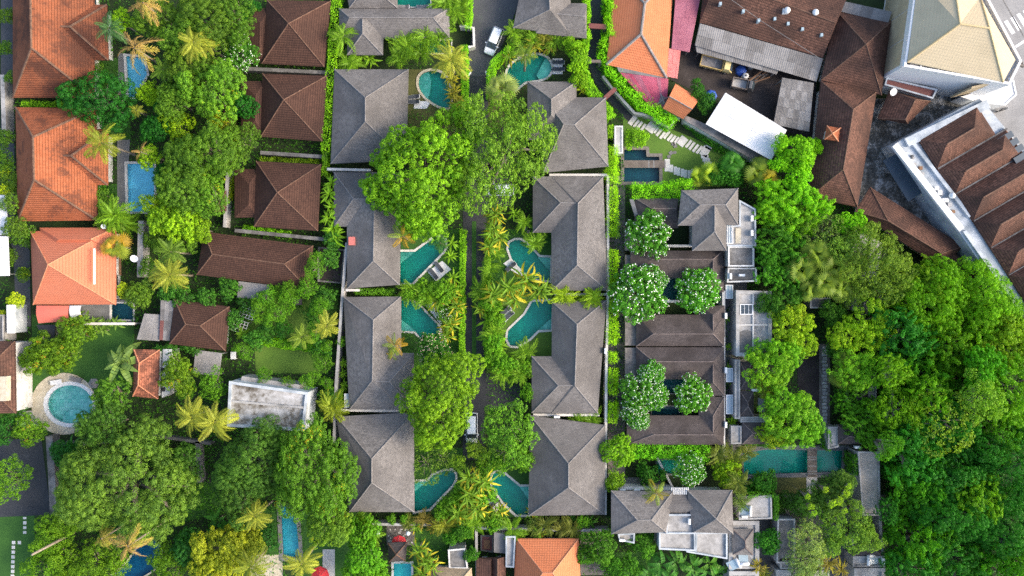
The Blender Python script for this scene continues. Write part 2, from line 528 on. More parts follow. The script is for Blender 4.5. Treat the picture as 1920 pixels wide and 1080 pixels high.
M['tan'] = m_noise('tan_truck_paint', [(0.3, (0.42, 0.28, 0.08)), (0.7, (0.56, 0.41, 0.16))], 2.0, rough=0.5)
M['cabyellow'] = m_plain('cream_truck_paint', (0.66, 0.54, 0.24), 0.35, var=0.06)
M['cargo'] = m_noise('worn_cargo_bed', [(0.3, (0.12, 0.115, 0.115)), (0.7, (0.28, 0.275, 0.28))], 2.0, rough=0.5)
M['graypaint'] = m_plain('dark_grey_paint', (0.07, 0.075, 0.08), 0.35)
M['lamp'] = m_plain('red_lens', (0.5, 0.02, 0.02), 0.2)
M['head'] = m_plain('clear_lens', (0.7, 0.72, 0.74), 0.1)
M['blue'] = m_plain('blue_tarp', (0.03, 0.10, 0.42), 0.6)
M['bark'] = m_noise('bark', [(0.3, (0.12, 0.10, 0.08)), (0.7, (0.30, 0.265, 0.22))], 3.0, bump=0.02)
M['palmbark'] = m_noise('palm_bark', [(0.3, (0.15, 0.125, 0.095)), (0.7, (0.34, 0.29, 0.22))], 3.0, bump=0.02)
M['leaf'] = m_leaf('leaf')
M['leaf_orange'] = m_leaf('leaf_with_orange_tips', special=(0.52, 0.20, 0.025), sp_amt=0.16)
M['leaf_gold'] = m_leaf('leaf_with_yellow_tips', special=(0.50, 0.36, 0.02), sp_amt=0.15)
M['frond'] = m_leaf('palm_leaf', hi=(1.3, 1.2, 0.7), lo=(0.75, 0.85, 0.9), trans=0.3, spec=0.2)
M['blossom'] = m_plain('white_blossom', (0.86, 0.86, 0.78), 0.7, var=0.05)
M['blossom_pink'] = m_plain('pink_blossom', (0.85, 0.55, 0.45), 0.7, var=0.25)
M['water'] = m_water('pool_water', (0.66, 0.98, 0.92))
M['water_blue'] = m_water('blue_pool_water', (0.82, 0.98, 1.0))
M['water_dark'] = m_water('dark_pond_water', (0.22, 0.38, 0.42))
M['tile_teal'] = m_mosaic('teal_mosaic', (0.012, 0.41, 0.31), (0.02, 0.48, 0.38))
M['tile_green'] = m_mosaic('green_stone_mosaic', (0.22, 0.66, 0.53), (0.50, 0.84, 0.72), 0.6)
M['tile_blue'] = m_mosaic('blue_mosaic', (0.30, 0.80, 1.0), (0.36, 0.86, 1.0))
M['tile_aqua'] = m_mosaic('aqua_mosaic', (0.10, 0.72, 0.80), (0.18, 0.80, 0.88))
M['tile_navy'] = m_mosaic('navy_mosaic', (0.015, 0.09, 0.14), (0.025, 0.13, 0.19))
M['tile_deep'] = m_mosaic('deep_blue_mosaic', (0.006, 0.13, 0.32), (0.01, 0.18, 0.40))
# ------------------------------------------------------------------ builders for the built things
def roof_uv(V, F):
    uv = []
    for f in F:
        p = [Vector(V[i]) for i in f]
        n = Vector((0, 0, 0))
        for i in range(len(p)):
            n += p[i].cross(p[(i + 1) % len(p)])
        if n.length < 1e-9:
            uv += [(0, 0)] * len(p)
            continue
        n.normalize()
        u = Vector((0, 0, 1)).cross(n)
        u = Vector((1, 0, 0)) if u.length < 1e-3 else u.normalized()
        v = n.cross(u)
        uv += [(q.dot(u) + 50, q.dot(v) + 50) for q in p]
    return uv

def dedupe(f, V):
    out = []
    for i in f:
        if not out or (Vector(V[i]) - Vector(V[out[-1]])).length > 1e-4:
            out.append(i)
    if len(out) > 1 and (Vector(V[out[0]]) - Vector(V[out[-1]])).length < 1e-4:
        out.pop()
    return out

def roof_mesh(root, E, faces, V, mat, thick=0.2, name='roof'):
    """E: eave loop indices; faces: slopes (index lists); closed underneath"""
    V = [Vector(v) for v in V]
    n0 = len(V)
    Fs = []
    for f in faces:
        f = dedupe(f, V)
        if len(f) < 3:
            continue
        a = area2([(V[i].x, V[i].y) for i in f])
        Fs.append(tuple(f) if a > 0 else tuple(f[::-1]))
    low = [V[i] - Vector((0, 0, thick)) for i in E]
    V += low
    ne = len(E)
    up = area2([(V[i].x, V[i].y) for i in E]) > 0
    for i in range(ne):
        q = (E[i], E[(i + 1) % ne], n0 + (i + 1) % ne, n0 + i)
        Fs.append(q[::-1] if up else q)
    Fs.append(tuple(range(n0 + ne - 1, n0 - 1, -1)) if up else tuple(range(n0, n0 + ne)))
    return part(name, V, Fs, mat, root, roof_uv(V, Fs))

def cap(root, roof, a, b, mat, r=0.13, name='ridge_cap'):
    a, b = Vector(a), Vector(b)
    if (b - a).length < 0.3:
        return
    MB().tube([a + Vector((0, 0, 0.02)), b + Vector((0, 0, 0.02))], r, 6).part(name, mat, roof)

def hip(root, q, ridge, he=3.0, hr=None, mat='shingle', capm='cap_grey', caps='r0123', lower=0.0, pitch=0.62, capr=0.085, wall='plaster', inset=0.75, gable='', walls=True, base=0.0):
    """hipped roof block: q = eave corners TL TR BR BL in photo pixels, ridge = two pixels (or one for a pyramid)"""
    E = [P(x, y, he - lower) for x, y in q]
    hw = min((E[0] - E[1]).length + (E[3] - E[2]).length, (E[0] - E[3]).length + (E[1] - E[2]).length) / 4
    if hr is None:
        hr = he + hw * pitch
    hr -= lower
    if len(ridge) == 1:
        ridge = [ridge[0], ridge[0]]
    Rg = [P(x, y, hr) for x, y in ridge]
    d = Rg[1] - Rg[0]
    ax, ay = E[1] - E[0], E[3] - E[0]
    if d.length < 0.05:
        horiz = ax.length >= ay.length
    else:
        horiz = abs(d.normalized().dot(ax.normalized())) > abs(d.normalized().dot(ay.normalized()))
    V = E + Rg
    if horiz:
        faces = [[0, 1, 5, 4], [1, 2, 5], [2, 3, 4, 5], [3, 0, 4]]
        hips = [(0, 4), (1, 5), (2, 5), (3, 4)]
    else:
        faces = [[0, 1, 4], [1, 2, 5, 4], [2, 3, 5], [3, 0, 4, 5]]
        hips = [(0, 4), (1, 4), (2, 5), (3, 5)]
    ro = roof_mesh(root, [0, 1, 2, 3], faces, V, M[mat])
    if 'r' in caps:
        cap(root, ro, V[4], V[5], M[capm], capr)
    for i in range(4):
        if str(i) in caps:
            cap(root, ro, V[hips[i][0]], V[hips[i][1]], M[capm], capr)
    if walls:
        body([(p.x, p.y) for p in E], he - 0.22 - lower, root, wall, inset, base)
    return ro

def body(poly, top, root, wall='plaster', inset=0.75, base=0.0):
    w = offset(poly, -inset)
    MB().prism(w, base, top).part('wall', M[wall], root)
    return w

def openings(root, poly, h=2.6, wm='glass', sides=None):
    """a door and windows set into the walls of a house"""
    w = ccw([(p[0], p[1]) for p in poly])
    n = len(w)
    for i in range(n):
        if sides is not None and i not in sides:
            continue
        a, b = Vector((*w[i], 0)), Vector((*w[(i + 1) % n], 0))
        L = (b - a).length
        if L < 3:
            continue
        t = (b - a) / L
        nrm = Vector((t.y, -t.x, 0))
        for k, s in enumerate((0.3, 0.7)):
            c = a + t * (L * s) + nrm * 0.02
            door = (k == 0 and i == 0)
            hw, z0, z1 = (0.55, 0.0, 2.1) if door else (0.75, 0.95, 2.1)
            m = MB()
            m.prism([c - t * hw - nrm * 0.06, c + t * hw - nrm * 0.06, c + t * hw + nrm * 0.03, c - t * hw + nrm * 0.03], z0 + 0.02, z1)
            m.part('door' if door else 'window', M['wood_brown'] if door else M['glass'], root)

def house(label, blocks, mat='shingle', capm='cap_grey', he=3.0, name='house', cat='house', group=None, wall='plaster', open_=True, **kw):
    q0 = blocks[0][0]
    c = P(sum(p[0] for p in q0) / 4, sum(p[1] for p in q0) / 4, 0)
    root = thing(name, label, cat, c, 0, group)
    for i, b in enumerate(blocks):
        o = dict(mat=mat, capm=capm, he=he, wall=wall)
        o.update(kw)
        if len(b) > 2:
            o.update(b[2])
        if i and 'lower' not in o:
            o['lower'] = 0.045 * i
        hip(root, b[0], b[1], **o)
    if open_:
        E = [P(x, y, he) for x, y in q0]
        openings(root, offset([(p.x, p.y) for p in E], -0.75))
    return root

def rect(x0, y0, x1, y1):
    return [(x0, y0), (x1, y0), (x1, y1), (x0, y1)]

def flat(label, poly, h, mat='concrete', wall='blue_plaster', parapet=0.35, pw=0.22, name='flat_roofed_building', cat='building', group=None, base=0.0, root=None, pm=None):
    """flat-roofed building or terrace: walls, slab, parapet round the edge"""
    E = ccw([(P(x, y, h).x, P(x, y, h).y) for x, y in poly])
    if root is None:
        root = thing(name, label, cat, (sum(p[0] for p in E) / len(E), sum(p[1] for p in E) / len(E), 0), 0, group)
    MB().prism(offset(E, -0.06), base, h - 0.2).part('wall', M[wall], root)
    MB().prism(offset(E, -0.01), h - 0.2, h).part('roof_slab', M[mat], root)
    if parapet:
        o, i = offset(E, 0.0), offset(E, -pw)
        n = len(o)
        V, F = [], []
        for a, b in zip(o, i):
            V += [(a.x, a.y, h + 0.002), (a.x, a.y, h + parapet), (b.x, b.y, h + parapet), (b.x, b.y, h + 0.002)]
        for k in range(n):
            k2 = (k + 1) % n
            for s in range(3):
                F.append((4 * k + s, 4 * k2 + s, 4 * k2 + s + 1, 4 * k + s + 1)[::-1])
        part('parapet', V, F, M[pm or wall], root)
    return root

def lerp2(q, u, v):
    a = q[0] + (q[1] - q[0]) * u
    b = q[3] + (q[2] - q[3]) * u
    return a + (b - a) * v

def sheets(label, quad, hs, nx, ny, mats, posts=True, name='sheet_roof', cat='roof', group=None, gap=0.04, corr=True, root=None, seed=1, th=0.05):
    """roof of separate corrugated sheets: quad TL TR BR BL in pixels, hs = heights there"""
    rnd = random.Random(seed)
    q = [P(x, y, h) for (x, y), h in zip(quad, hs)]
    c = sum(q, Vector()) / 4
    own = root is None
    if own:
        root = thing(name, label, cat, (c.x, c.y, 0), 0, group)
    for i in range(nx):
        for j in range(ny):
            du, dv = gap / nx, 0.0
            dz = rnd.uniform(0, 0.03) + 0.035 * (ny - j)
            p00 = lerp2(q, i / nx, j / ny)
            p10 = lerp2(q, (i + 1 - du) / nx, j / ny)
            p11 = lerp2(q, (i + 1 - du) / nx, (j + 1.06) / ny)
            p01 = lerp2(q, i / nx, (j + 1.06) / ny)
            V, F = [], []
            k = 9
            up = (p10 - p00).cross(p01 - p00).normalized()
            if up.z < 0:
                up = -up
            for s in range(k):
                t = s / (k - 1)
                w = up * ((0.03 if s % 2 else 0.0) + dz) if corr else up * dz
                V += [p00 + (p10 - p00) * t + w, p01 + (p11 - p01) * t + w, p00 + (p10 - p00) * t + w - up * th, p01 + (p11 - p01) * t + w - up * th]
            for s in range(k - 1):
                a = 4 * s
                F += [(a, a + 1, a + 5, a + 4), (a + 2, a + 6, a + 7, a + 3), (a + 1, a + 3, a + 7, a + 5), (a, a + 4, a + 6, a + 2)]
            F += [(0, 2, 3, 1), (4 * k - 4, 4 * k - 3, 4 * k - 1, 4 * k - 2)]
            part('panel', V, F, rnd.choice(mats), root)
    if posts:
        for p in q:
            b = p + (c - p) * 0.06
            MB().box((b.x - .06, b.y - .06, 0), (b.x + .06, b.y + .06, b.z - 0.12)).part('post', M['steel'], root)
    return root

def wall(label, pts, h=2.2, t=0.22, mat='concrete', name='boundary_wall', capw=0.06, group='boundary walls'):
    """free-standing wall; pts = pixels of its top"""
    p = [P(x, y, h) for x, y in pts]
    c = p[len(p) // 2]
    root = thing(name, label, 'wall', (c.x, c.y, 0), 0, group)
    for nm, tt, z0, z1, mm in (('masonry', t, 0, h - 0.12, M[mat]), ('coping', t + 2 * capw, h - 0.118, h, M['coping' if mat == 'plaster' else mat])):
        L, Rr = [], []
        for i in range(len(p)):
            d = (p[min(i + 1, len(p) - 1)] - p[max(i - 1, 0)])
            d.z = 0
            d.normalize()
            n = Vector((d.y, -d.x, 0)) * (tt / 2)
            L.append(p[i] + n)
            Rr.append(p[i] - n)
        V, F = [], []
        for a, b in zip(L, Rr):
            V += [(a.x, a.y, z0), (a.x, a.y, z1), (b.x, b.y, z1), (b.x, b.y, z0)]
        for i in range(len(p) - 1):
            a, b = 4 * i, 4 * i + 4
            for s in range(4):
                F.append((a + s, a + (s + 1) % 4, b + (s + 1) % 4, b + s)[::-1])
        F += [(3, 2, 1, 0), (len(V) - 4, len(V) - 3, len(V) - 2, len(V) - 1)]
        part(nm, V, F, mm, root)
    return root

POOLS = []
def pool(label, pts, curve=0, tile='tile_teal', water='water', cw=5.0, copm='coping', depth=1.05, ledge=None, coping=True, copz=0.12):
    POOLS.append((label, pts, curve, tile, water, cw, copm, depth, ledge, coping, copz))
    q = smooth_closed(pts, curve) if curve else pts
    POOL_POLYS.append(ccw([(P(x, y).x, P(x, y).y) for x, y in q]))

def ring(poly, w, z0, z1):
    o = offset(poly, w)
    i = [Vector((p[0], p[1])) for p in ccw(poly)]
    V, F = [], []
    n = len(o)
    for a, b in zip(o, i):
        V += [(a.x, a.y, z0), (a.x, a.y, z1), (b.x, b.y, z1), (b.x, b.y, z0 - 0.3)]
    for k in range(n):
        k2 = (k + 1) % n
        for s in range(3):
            F.append((4 * k + s, 4 * k2 + s, 4 * k2 + s + 1, 4 * k + s + 1)[::-1])
    return V, F

def build_pools():
    for (label, pts, curve, tile, water, cw, copm, depth, ledge, coping, copz), poly in zip(POOLS, POOL_POLYS):
        cx, cy = sum(p[0] for p in poly) / len(poly), sum(p[1] for p in poly) / len(poly)
        root = thing('swimming_pool', label, 'pool', (cx, cy, 0), 0, 'swimming pools')
        n = len(poly)
        out = offset(poly, 0.01)
        V = [(p.x, p.y, 0.01) for p in out] + [(p[0], p[1], -depth) for p in poly]
        F = [(i, (i + 1) % n, n + (i + 1) % n, n + i)[::-1] for i in range(n)]
        part('basin', V, F + [tuple(range(n, 2 * n))], M[tile], root)
        wp = offset(poly, -0.005)
        sheet('water', wp, -0.10, M[water], holes=[], parent=root).location = -root.location
        if coping:
            V, F = ring(poly, cw * S, -0.02, copz)
            part('coping', V, F, M[copm], root)
        if ledge:
            for lp, lz in ledge:
                MB().prism([P(x, y) for x, y in lp], -depth + 0.01, lz).part('shallow_ledge', M['tile_green'], root)

# ------------------------------------------------------------------ foliage meshes
def quads_mesh(name, Pq, tone, mat):
    """Pq: (n,4,3) leaf quads; tone: (n,) value of the clump"""
    n = len(Pq)
    me = bpy.data.meshes.new(name)
    me.vertices.add(n * 4)
    me.vertices.foreach_set('co', np.ascontiguousarray(Pq, dtype=np.float32).ravel())
    me.loops.add(n * 4)
    me.loops.foreach_set('vertex_index', np.arange(n * 4, dtype=np.int32))
    me.polygons.add(n)
    me.polygons.foreach_set('loop_start', np.arange(0, n * 4, 4, dtype=np.int32))
    me.polygons.foreach_set('loop_total', np.full(n, 4, dtype=np.int32))
    a = me.attributes.new('tone', 'FLOAT', 'FACE')
    a.data.foreach_set('value', np.asarray(tone, dtype=np.float32))
    me.materials.append(mat)
    me.update(calc_edges=True)
    return me

def unit(v):
    return v / np.maximum(np.linalg.norm(v, axis=-1, keepdims=True), 1e-9)

def leaf_quads(pos, nrm, axis, L, W, bend=0.0):
    """rhombic leaves lying across nrm, pointing along axis"""
    axis = unit(axis - nrm * np.sum(axis * nrm, axis=1, keepdims=True))
    side = np.cross(nrm, axis)
    L = L[:, None]
    W = W[:, None]
    base = pos - axis * L * 0.45
    tip = pos + axis * L * 0.55 - nrm * L * bend
    return np.stack([base, pos + side * W * 0.5, tip, pos - side * W * 0.5], axis=1)

def crown_points(rng, R, nl, lobe, clump, flat_, zmin=-0.35, spread=0.55, domed=False, amp=1.0):
    lobes = [np.array([0, 0, 0.0, (0.62 if not domed else 0.60) * R])]
    a0 = rng.uniform(0, 6.28)
    if domed:
        # many separate lobes over an uneven dome: billows with dark creases between
        acc, tries = [], 0
        ph = rng.uniform(0, 6.28, 3)
        while len(acc) < nl and tries < nl * 30:
            tries += 1
            v = unit(rng.normal(size=3))
            v[2] = abs(v[2]) * 1.0 - 0.18
            az = math.atan2(v[1], v[0])
            f = 1 + amp * (0.16 * math.sin(2 * az + ph[0]) + 0.13 * math.sin(3 * az + ph[1]) + 0.09 * math.sin(5 * az + ph[2]))
            rr = lobe * R * rng.uniform(0.65, 1.35)
            q = v * (R * f - rr) * np.array([1, 1, flat_])
            if all(np.linalg.norm(q - o[:3]) > 0.75 * (rr + o[3]) * 0.9 for o in acc):
                acc.append(np.array([*q, rr]))
        lobes += acc
        nl = 0
    for i in range(nl):
        a = a0 + 6.283 * i / nl + rng.normal(0, 0.2)
        d = R * spread * rng.uniform(0.8, 1.18)
        lobes.append(np.array([d * math.cos(a), d * math.sin(a), rng.uniform(-0.18, 0.16) * R * flat_, R * lobe * rng.uniform(0.8, 1.2)]))
    for i in range(0 if domed else max(2, nl // 3)):
        a = rng.uniform(0, 6.28)
        d = R * rng.uniform(0.12, 0.35)
        lobes.append(np.array([d * math.cos(a), d * math.sin(a), 0.3 * R * flat_, R * lobe * rng.uniform(0.75, 1.0)]))
    lobes = np.array(lobes)
    area = lobes[:, 3] ** 2
    if domed:
        area[0] *= 0.5
    cand_n = int(14 * R * R / clump ** 2) + 60
    li = rng.choice(len(lobes), cand_n, p=area / area.sum())
    d = unit(rng.normal(size=(cand_n, 3)))
    d[:, 2] = np.where(d[:, 2] < zmin, -d[:, 2], d[:, 2])
    sc = np.array([1, 1, flat_])
    p = lobes[li, :3] + d * lobes[li, 3:4] * sc
    keep = np.ones(cand_n, bool)
    for k in range(len(lobes)):
        q = (p - lobes[k, :3]) / sc
        keep &= ~((np.linalg.norm(q, axis=1) < lobes[k, 3] * 0.93) & (li != k))
    p, d, li = p[keep], unit(d[keep] / sc), li[keep]
    out = []
    md = (clump * 1.2) ** 2
    acc = np.zeros((0, 3))
    for i in range(len(p)):
        if len(acc) == 0 or np.min(np.sum((acc - p[i]) ** 2, axis=1)) > md:
            acc = np.vstack([acc, p[i]])
            out.append(i)
    return p[out], d[out], lobes, li[out]

def crown_mesh(name, seed, R=4.0, nl=8, lobe=0.42, clump=0.7, per=55, leaf=0.3, asp=0.55, jit=0.5, flat_=0.75, dome=1.0, fill=0.25, mat='leaf', flowers=0, sparse=0.0, stretch=0.0, gaps=0.0, up=0.25, domed=False, amp=1.0):
    rng = np.random.default_rng(seed)
    p, d, lobes, li0 = crown_points(rng, R, nl, lobe, clump, flat_, domed=domed, amp=amp)
    if gaps:
        k = rng.random(len(p)) > gaps
        p, d, li0 = p[k], d[k], li0[k]
    n = len(p)
    rc = clump * rng.uniform(0.75, 1.2, n)
    ct = 0.45 * rng.uniform(0.0, 1.0, len(lobes))[li0] + 0.55 * rng.uniform(0.0, 1.0, n)
    idx = np.repeat(np.arange(n), per)
    m = len(idx)
    e = unit(rng.normal(size=(m, 3)))
    dd = d[idx]
    dot = np.sum(e * dd, axis=1, keepdims=True)
    e = np.where(dot < -0.15, e - 2 * dot * dd, e)
    rad = rc[idx][:, None] * rng.uniform(0.7, 1.0, (m, 1)) * dome
    off = e * rad
    if stretch:
        ax = unit(rng.normal(size=(n, 3)) * np.array([1, 1, 0.4]) + d * 0.8)
        t = rng.uniform(-0.2, 1.0, (m, 1))
        off = off * 0.55 + ax[idx] * t * (stretch * rc[idx][:, None])
    pos = p[idx] + off
    nrm = unit(e + np.array([0, 0, up]) + rng.normal(size=(m, 3)) * jit)
    nrm = np.where(nrm[:, 2:3] < -0.3, -nrm, nrm)
    axis = e + rng.normal(size=(m, 3)) * 0.6
    L = leaf * rng.uniform(0.7, 1.3, m)
    Q = leaf_quads(pos, nrm, axis, L, L * asp, 0.12)
    tone = np.clip(ct[idx] * 0.7 + rng.uniform(0, 0.3, m), 0, 1)
    if fill:
        k = int(m * fill)
        li = rng.integers(0, len(lobes), k)
        g = unit(rng.normal(size=(k, 3)))
        g[:, 2] = np.abs(g[:, 2]) * 0.9 - 0.1
        q = lobes[li, :3] + g * lobes[li, 3:4] * rng.uniform(0.35, 0.85, (k, 1)) * np.array([1, 1, flat_])
        nn = unit(rng.normal(size=(k, 3)) + np.array([0, 0, 0.8]))
        LL = leaf * 1.3 * rng.uniform(0.8, 1.3, k)
        Q = np.concatenate([Q, leaf_quads(q, nn, rng.normal(size=(k, 3)), LL, LL * max(asp, 0.5))])
        tone = np.concatenate([tone, rng.uniform(0, 0.8, k)])
    # fit the finished outline to radius R
    lo_, hi_ = np.percentile(Q[:, 0, :2], 0.6, axis=0), np.percentile(Q[:, 0, :2], 99.4, axis=0)
    cen, sc2 = (lo_ + hi_) / 2, 2 * R / (hi_ - lo_)
    fit = lambda A: np.concatenate([(A[..., :2] - cen) * sc2, A[..., 2:]], axis=-1)
    Q, p = fit(Q), fit(p)
    lobes[:, :2] = (lobes[:, :2] - cen) * sc2
    me = quads_mesh(name, Q, tone, M[mat])
    fl = None
    if flowers:
        pick = rng.choice(n, size=min(n, int(n * 0.8)), replace=False)
        ii = np.repeat(pick, flowers)
        k = len(ii)
        e = unit(d[ii] + rng.normal(size=(k, 3)) * 0.55 + np.array([0, 0, 0.3]))
        pos = p[ii] + e * rc[ii][:, None] * 1.12
        pos += rng.normal(size=(k, 3)) * 0.05
        nn = unit(e + rng.normal(size=(k, 3)) * 0.3 + np.array([0, 0, 0.4]))
        qs = []
        for s in range(2):
            LL = rng.uniform(0.10, 0.17, k)
            qs.append(leaf_quads(pos + rng.normal(size=(k, 3)) * 0.03, nn, rng.normal(size=(k, 3)), LL, LL * 0.8))
        fl = quads_mesh(name + '_blossoms', np.concatenate(qs), np.ones(2 * k), M['blossom'])
    return me, fl, lobes

def trunk_mesh(name, seed, lobes, R):
    """unit-height trunk (z 0..1 is ground to crown centre) with limbs into every lobe"""
    rng = random.Random(seed)
    m = MB()
    r0 = 0.045 * R + 0.05
    j = [(0, 0, -0.03), (rng.uniform(-.1, .1) * R * .3, rng.uniform(-.1, .1) * R * .3, 0.3), (rng.uniform(-.1, .1) * R * .4, rng.uniform(-.1, .1) * R * .4, 0.62)]
    m.tube(j, [r0 * 1.25, r0 * 0.9, r0 * 0.75], 8)
    top = Vector(j[-1])
    for l in (lobes[1:] if len(lobes) < 14 else lobes[1::max(1, len(lobes) // 9)]):
        e = Vector((l[0] * 0.95, l[1] * 0.95, 1.0 + 0.02 * l[2]))
        mid = top.lerp(e, 0.5) + Vector((rng.uniform(-.08, .08) * R, rng.uniform(-.08, .08) * R, 0.06))
        m.tube([top - Vector((0, 0, 0.05)), mid, e], [r0 * 0.5, r0 * 0.34, r0 * 0.12], 5)
    return m.mesh(name, M['bark'], True)

SPEC = {}
def species(key, n, **kw):
    SPEC[key] = []
    for i in range(n):
        c, f, l = crown_mesh('crown_' + key, hash_(key) + i, **kw)
        SPEC[key].append((c, f, trunk_mesh('trunk_' + key, i, l, kw.get('R', 4.0)), kw.get('R', 4.0), kw.get('flat_', 0.75)))

def hash_(s):
    return sum((i + 1) * ord(c) for i, c in enumerate(s)) % 9973

species('broad', 4, R=4.5, nl=16, lobe=0.27, clump=0.55, per=64, leaf=0.27, asp=0.6, jit=0.35, gaps=0.05, domed=True)
species('airy', 3, R=4.5, nl=18, lobe=0.25, clump=0.50, per=34, leaf=0.25, asp=0.6, jit=0.6, gaps=0.14, fill=0.2, domed=True)
species('mango', 4, R=4.5, nl=22, lobe=0.24, clump=0.52, per=95, leaf=0.19, asp=0.5, jit=0.25, fill=0.2, domed=True)
species('feather', 4, R=4.5, nl=18, lobe=0.26, clump=0.70, per=110, leaf=0.30, asp=0.34, jit=0.35, stretch=1.3, fill=0.2, gaps=0.12, domed=True)
species('cauli', 3, R=3.5, nl=16, lobe=0.25, clump=0.50, per=95, leaf=0.17, asp=0.6, jit=0.2, gaps=0.16, fill=0.2, domed=True, amp=0.6)
species('broad_large', 2, R=9.0, nl=34, lobe=0.20, clump=0.62, per=62, leaf=0.30, asp=0.6, jit=0.35, gaps=0.06, fill=0.2, domed=True)
species('airy_large', 1, R=9.0, nl=38, lobe=0.19, clump=0.55, per=36, leaf=0.27, asp=0.6, jit=0.6, gaps=0.15, fill=0.2, domed=True)
species('mango_large', 2, R=9.0, nl=60, lobe=0.15, clump=0.62, per=100, leaf=0.22, asp=0.5, jit=0.25, fill=0.15, domed=True)
species('gold_large', 1, R=8.0, nl=40, lobe=0.18, clump=0.62, per=80, leaf=0.24, asp=0.55, jit=0.35, mat='leaf_gold', fill=0.2, domed=True)
species('feather_large', 4, R=6.5, nl=28, lobe=0.22, clump=0.80, per=120, leaf=0.32, asp=0.34, jit=0.35, stretch=1.4, fill=0.16, gaps=0.14, domed=True)
species('frangi', 4, R=3.2, nl=14, lobe=0.30, clump=0.42, per=50, leaf=0.26, asp=0.42, jit=0.4, flowers=3, flat_=0.7, domed=True, amp=0.35)
species('bush', 4, R=1.6, nl=9, lobe=0.34, clump=0.30, per=48, leaf=0.16, asp=0.55, jit=0.4, domed=True)
species('bamboo', 2, R=2.4, nl=10, lobe=0.34, clump=0.55, per=130, leaf=0.30, asp=0.16, jit=0.6, stretch=1.0, up=0.5, domed=True)
species('orange', 2, R=3.2, nl=14, lobe=0.26, clump=0.46, per=75, leaf=0.20, asp=0.55, jit=0.35, mat='leaf_orange', domed=True)
species('gold', 2, R=4.5, nl=18, lobe=0.26, clump=0.52, per=75, leaf=0.22, asp=0.55, jit=0.35, mat='leaf_gold', domed=True)
species('thin', 2, R=3.5, nl=9, clump=0.42, per=20, leaf=0.24, asp=0.5, jit=0.8, gaps=0.30, fill=0.05)

TREES = []       # for the label pass: (root, look, px, py)
RT = random.Random(7)
CNT = {}
def tree(kind, px, py, r, color, look, top=None, cat='tree', name=None, group=None, sq=(1, 1), rot=None, var=None):
    """tree or bush whose crown shows at pixel px,py with radius r pixels"""
    R = r * S
    if top is None:
        top = 1.8 + R * 1.15
    if R > 5.4 and kind + '_large' in SPEC:
        kind, var = kind + '_large', None
    lst = SPEC[kind]
    CNT[kind] = CNT.get(kind, -1) + 1
    cm, fm, tm, R0, fl = lst[CNT[kind] % len(lst) if var is None else var]
    s = R / R0
    hc = max(0.35 * R, top - 0.72 * R * fl / 0.75)
    s *= (H - hc) / H
    p = P(px, py, hc)
    root = thing(name or ('tree' if cat == 'tree' else 'shrub'), None, cat, (p.x, p.y, 0), 0, group)
    a = RT.uniform(0, 6.28) if rot is None else rot
    jig = RT.uniform(0.88, 1.12)
    col = tuple(c * jig * RT.uniform(0.94, 1.06) for c in color)
    link('crown', cm, root, (0, 0, hc), (0, 0, a), (s * sq[0], s * sq[1], s), col)
    if fm is not None:
        link('blossoms', fm, root, (0, 0, hc), (0, 0, a), (s * sq[0], s * sq[1], s))
    link('trunk', tm, root, (0, 0, 0), (0, 0, a), (s * sq[0], s * sq[1], hc))
    TREES.append((root, look, px, py))
    return root

def frond_mesh(name, n=20, wid=0.30, droop=0.45, rise=0.35, thick=0.055, sweep=0.55, jit=0.15, seed=1, mat='frond', fold=0.25):
    """unit-length pinnate frond along +X"""
    rng = np.random.default_rng(seed)
    Q, tone = [], []
    def c(t):
        return np.array([t * (1 - 0.12 * t), 0, rise * t - (rise + droop) * t * t])
    for i in range(8):
        a, b = c(i / 8), c((i + 1) / 8)
        w = 0.012 * (1 - i / 9)
        Q.append([a + [0, w, 0], a - [0, w, 0], b - [0, w, 0], b + [0, w, 0]])
        tone.append(0.9)
    for i in range(n):
        t = 0.14 + 0.86 * i / (n - 1)
        for sd in (-1, 1):
            L = wid * (math.sin(math.pi * min(1, 0.12 + 0.84 * t)) ** 0.7) * rng.uniform(1 - jit, 1 + jit) + 0.05
            a = c(t)
            ang = sweep + 0.35 * t + rng.normal(0, 0.07)
            dr = np.array([math.sin(ang), sd * math.cos(ang), -fold - rng.uniform(0, 0.2)])
            mid = a + dr * L * 0.5 + np.array([0, 0, 0.05 * L])
            tip = a + dr * L - np.array([0, 0, 0.15 * L])
            sdv = np.array([math.cos(ang), -sd * math.sin(ang), 0]) * thick * 0.5
            Q.append([a, mid + sdv, tip, mid - sdv])
            tone.append(rng.uniform(0.1, 0.9))
    return quads_mesh(name, np.array(Q), np.array(tone), M[mat])

def fan_mesh(name, n=14, seed=1):
    rng = np.random.default_rng(seed)
    Q, tone = [], []
    b = np.array([0.45, 0, 0.16])
    Q.append([[0, 0.012, 0], [0, -0.012, 0], b + [0, -0.012, 0], b + [0, 0.012, 0]])
    tone.append(0.8)
    for i in range(n):
        a = -2.0 + 4.0 * i / (n - 1)
        L = 0.55 * (0.75 + 0.25 * math.cos(a * 0.6)) * rng.uniform(0.9, 1.1)
        d = np.array([math.cos(a), math.sin(a), -0.25])
        s = np.array([-math.sin(a), math.cos(a), 0]) * 0.034
        Q.append([b, b + d * L * 0.6 + s, b + d * L - [0, 0, 0.08], b + d * L * 0.6 - s])
        tone.append(rng.uniform(0.2, 0.9))
    return quads_mesh(name, np.array(Q), np.array(tone), M['frond'])

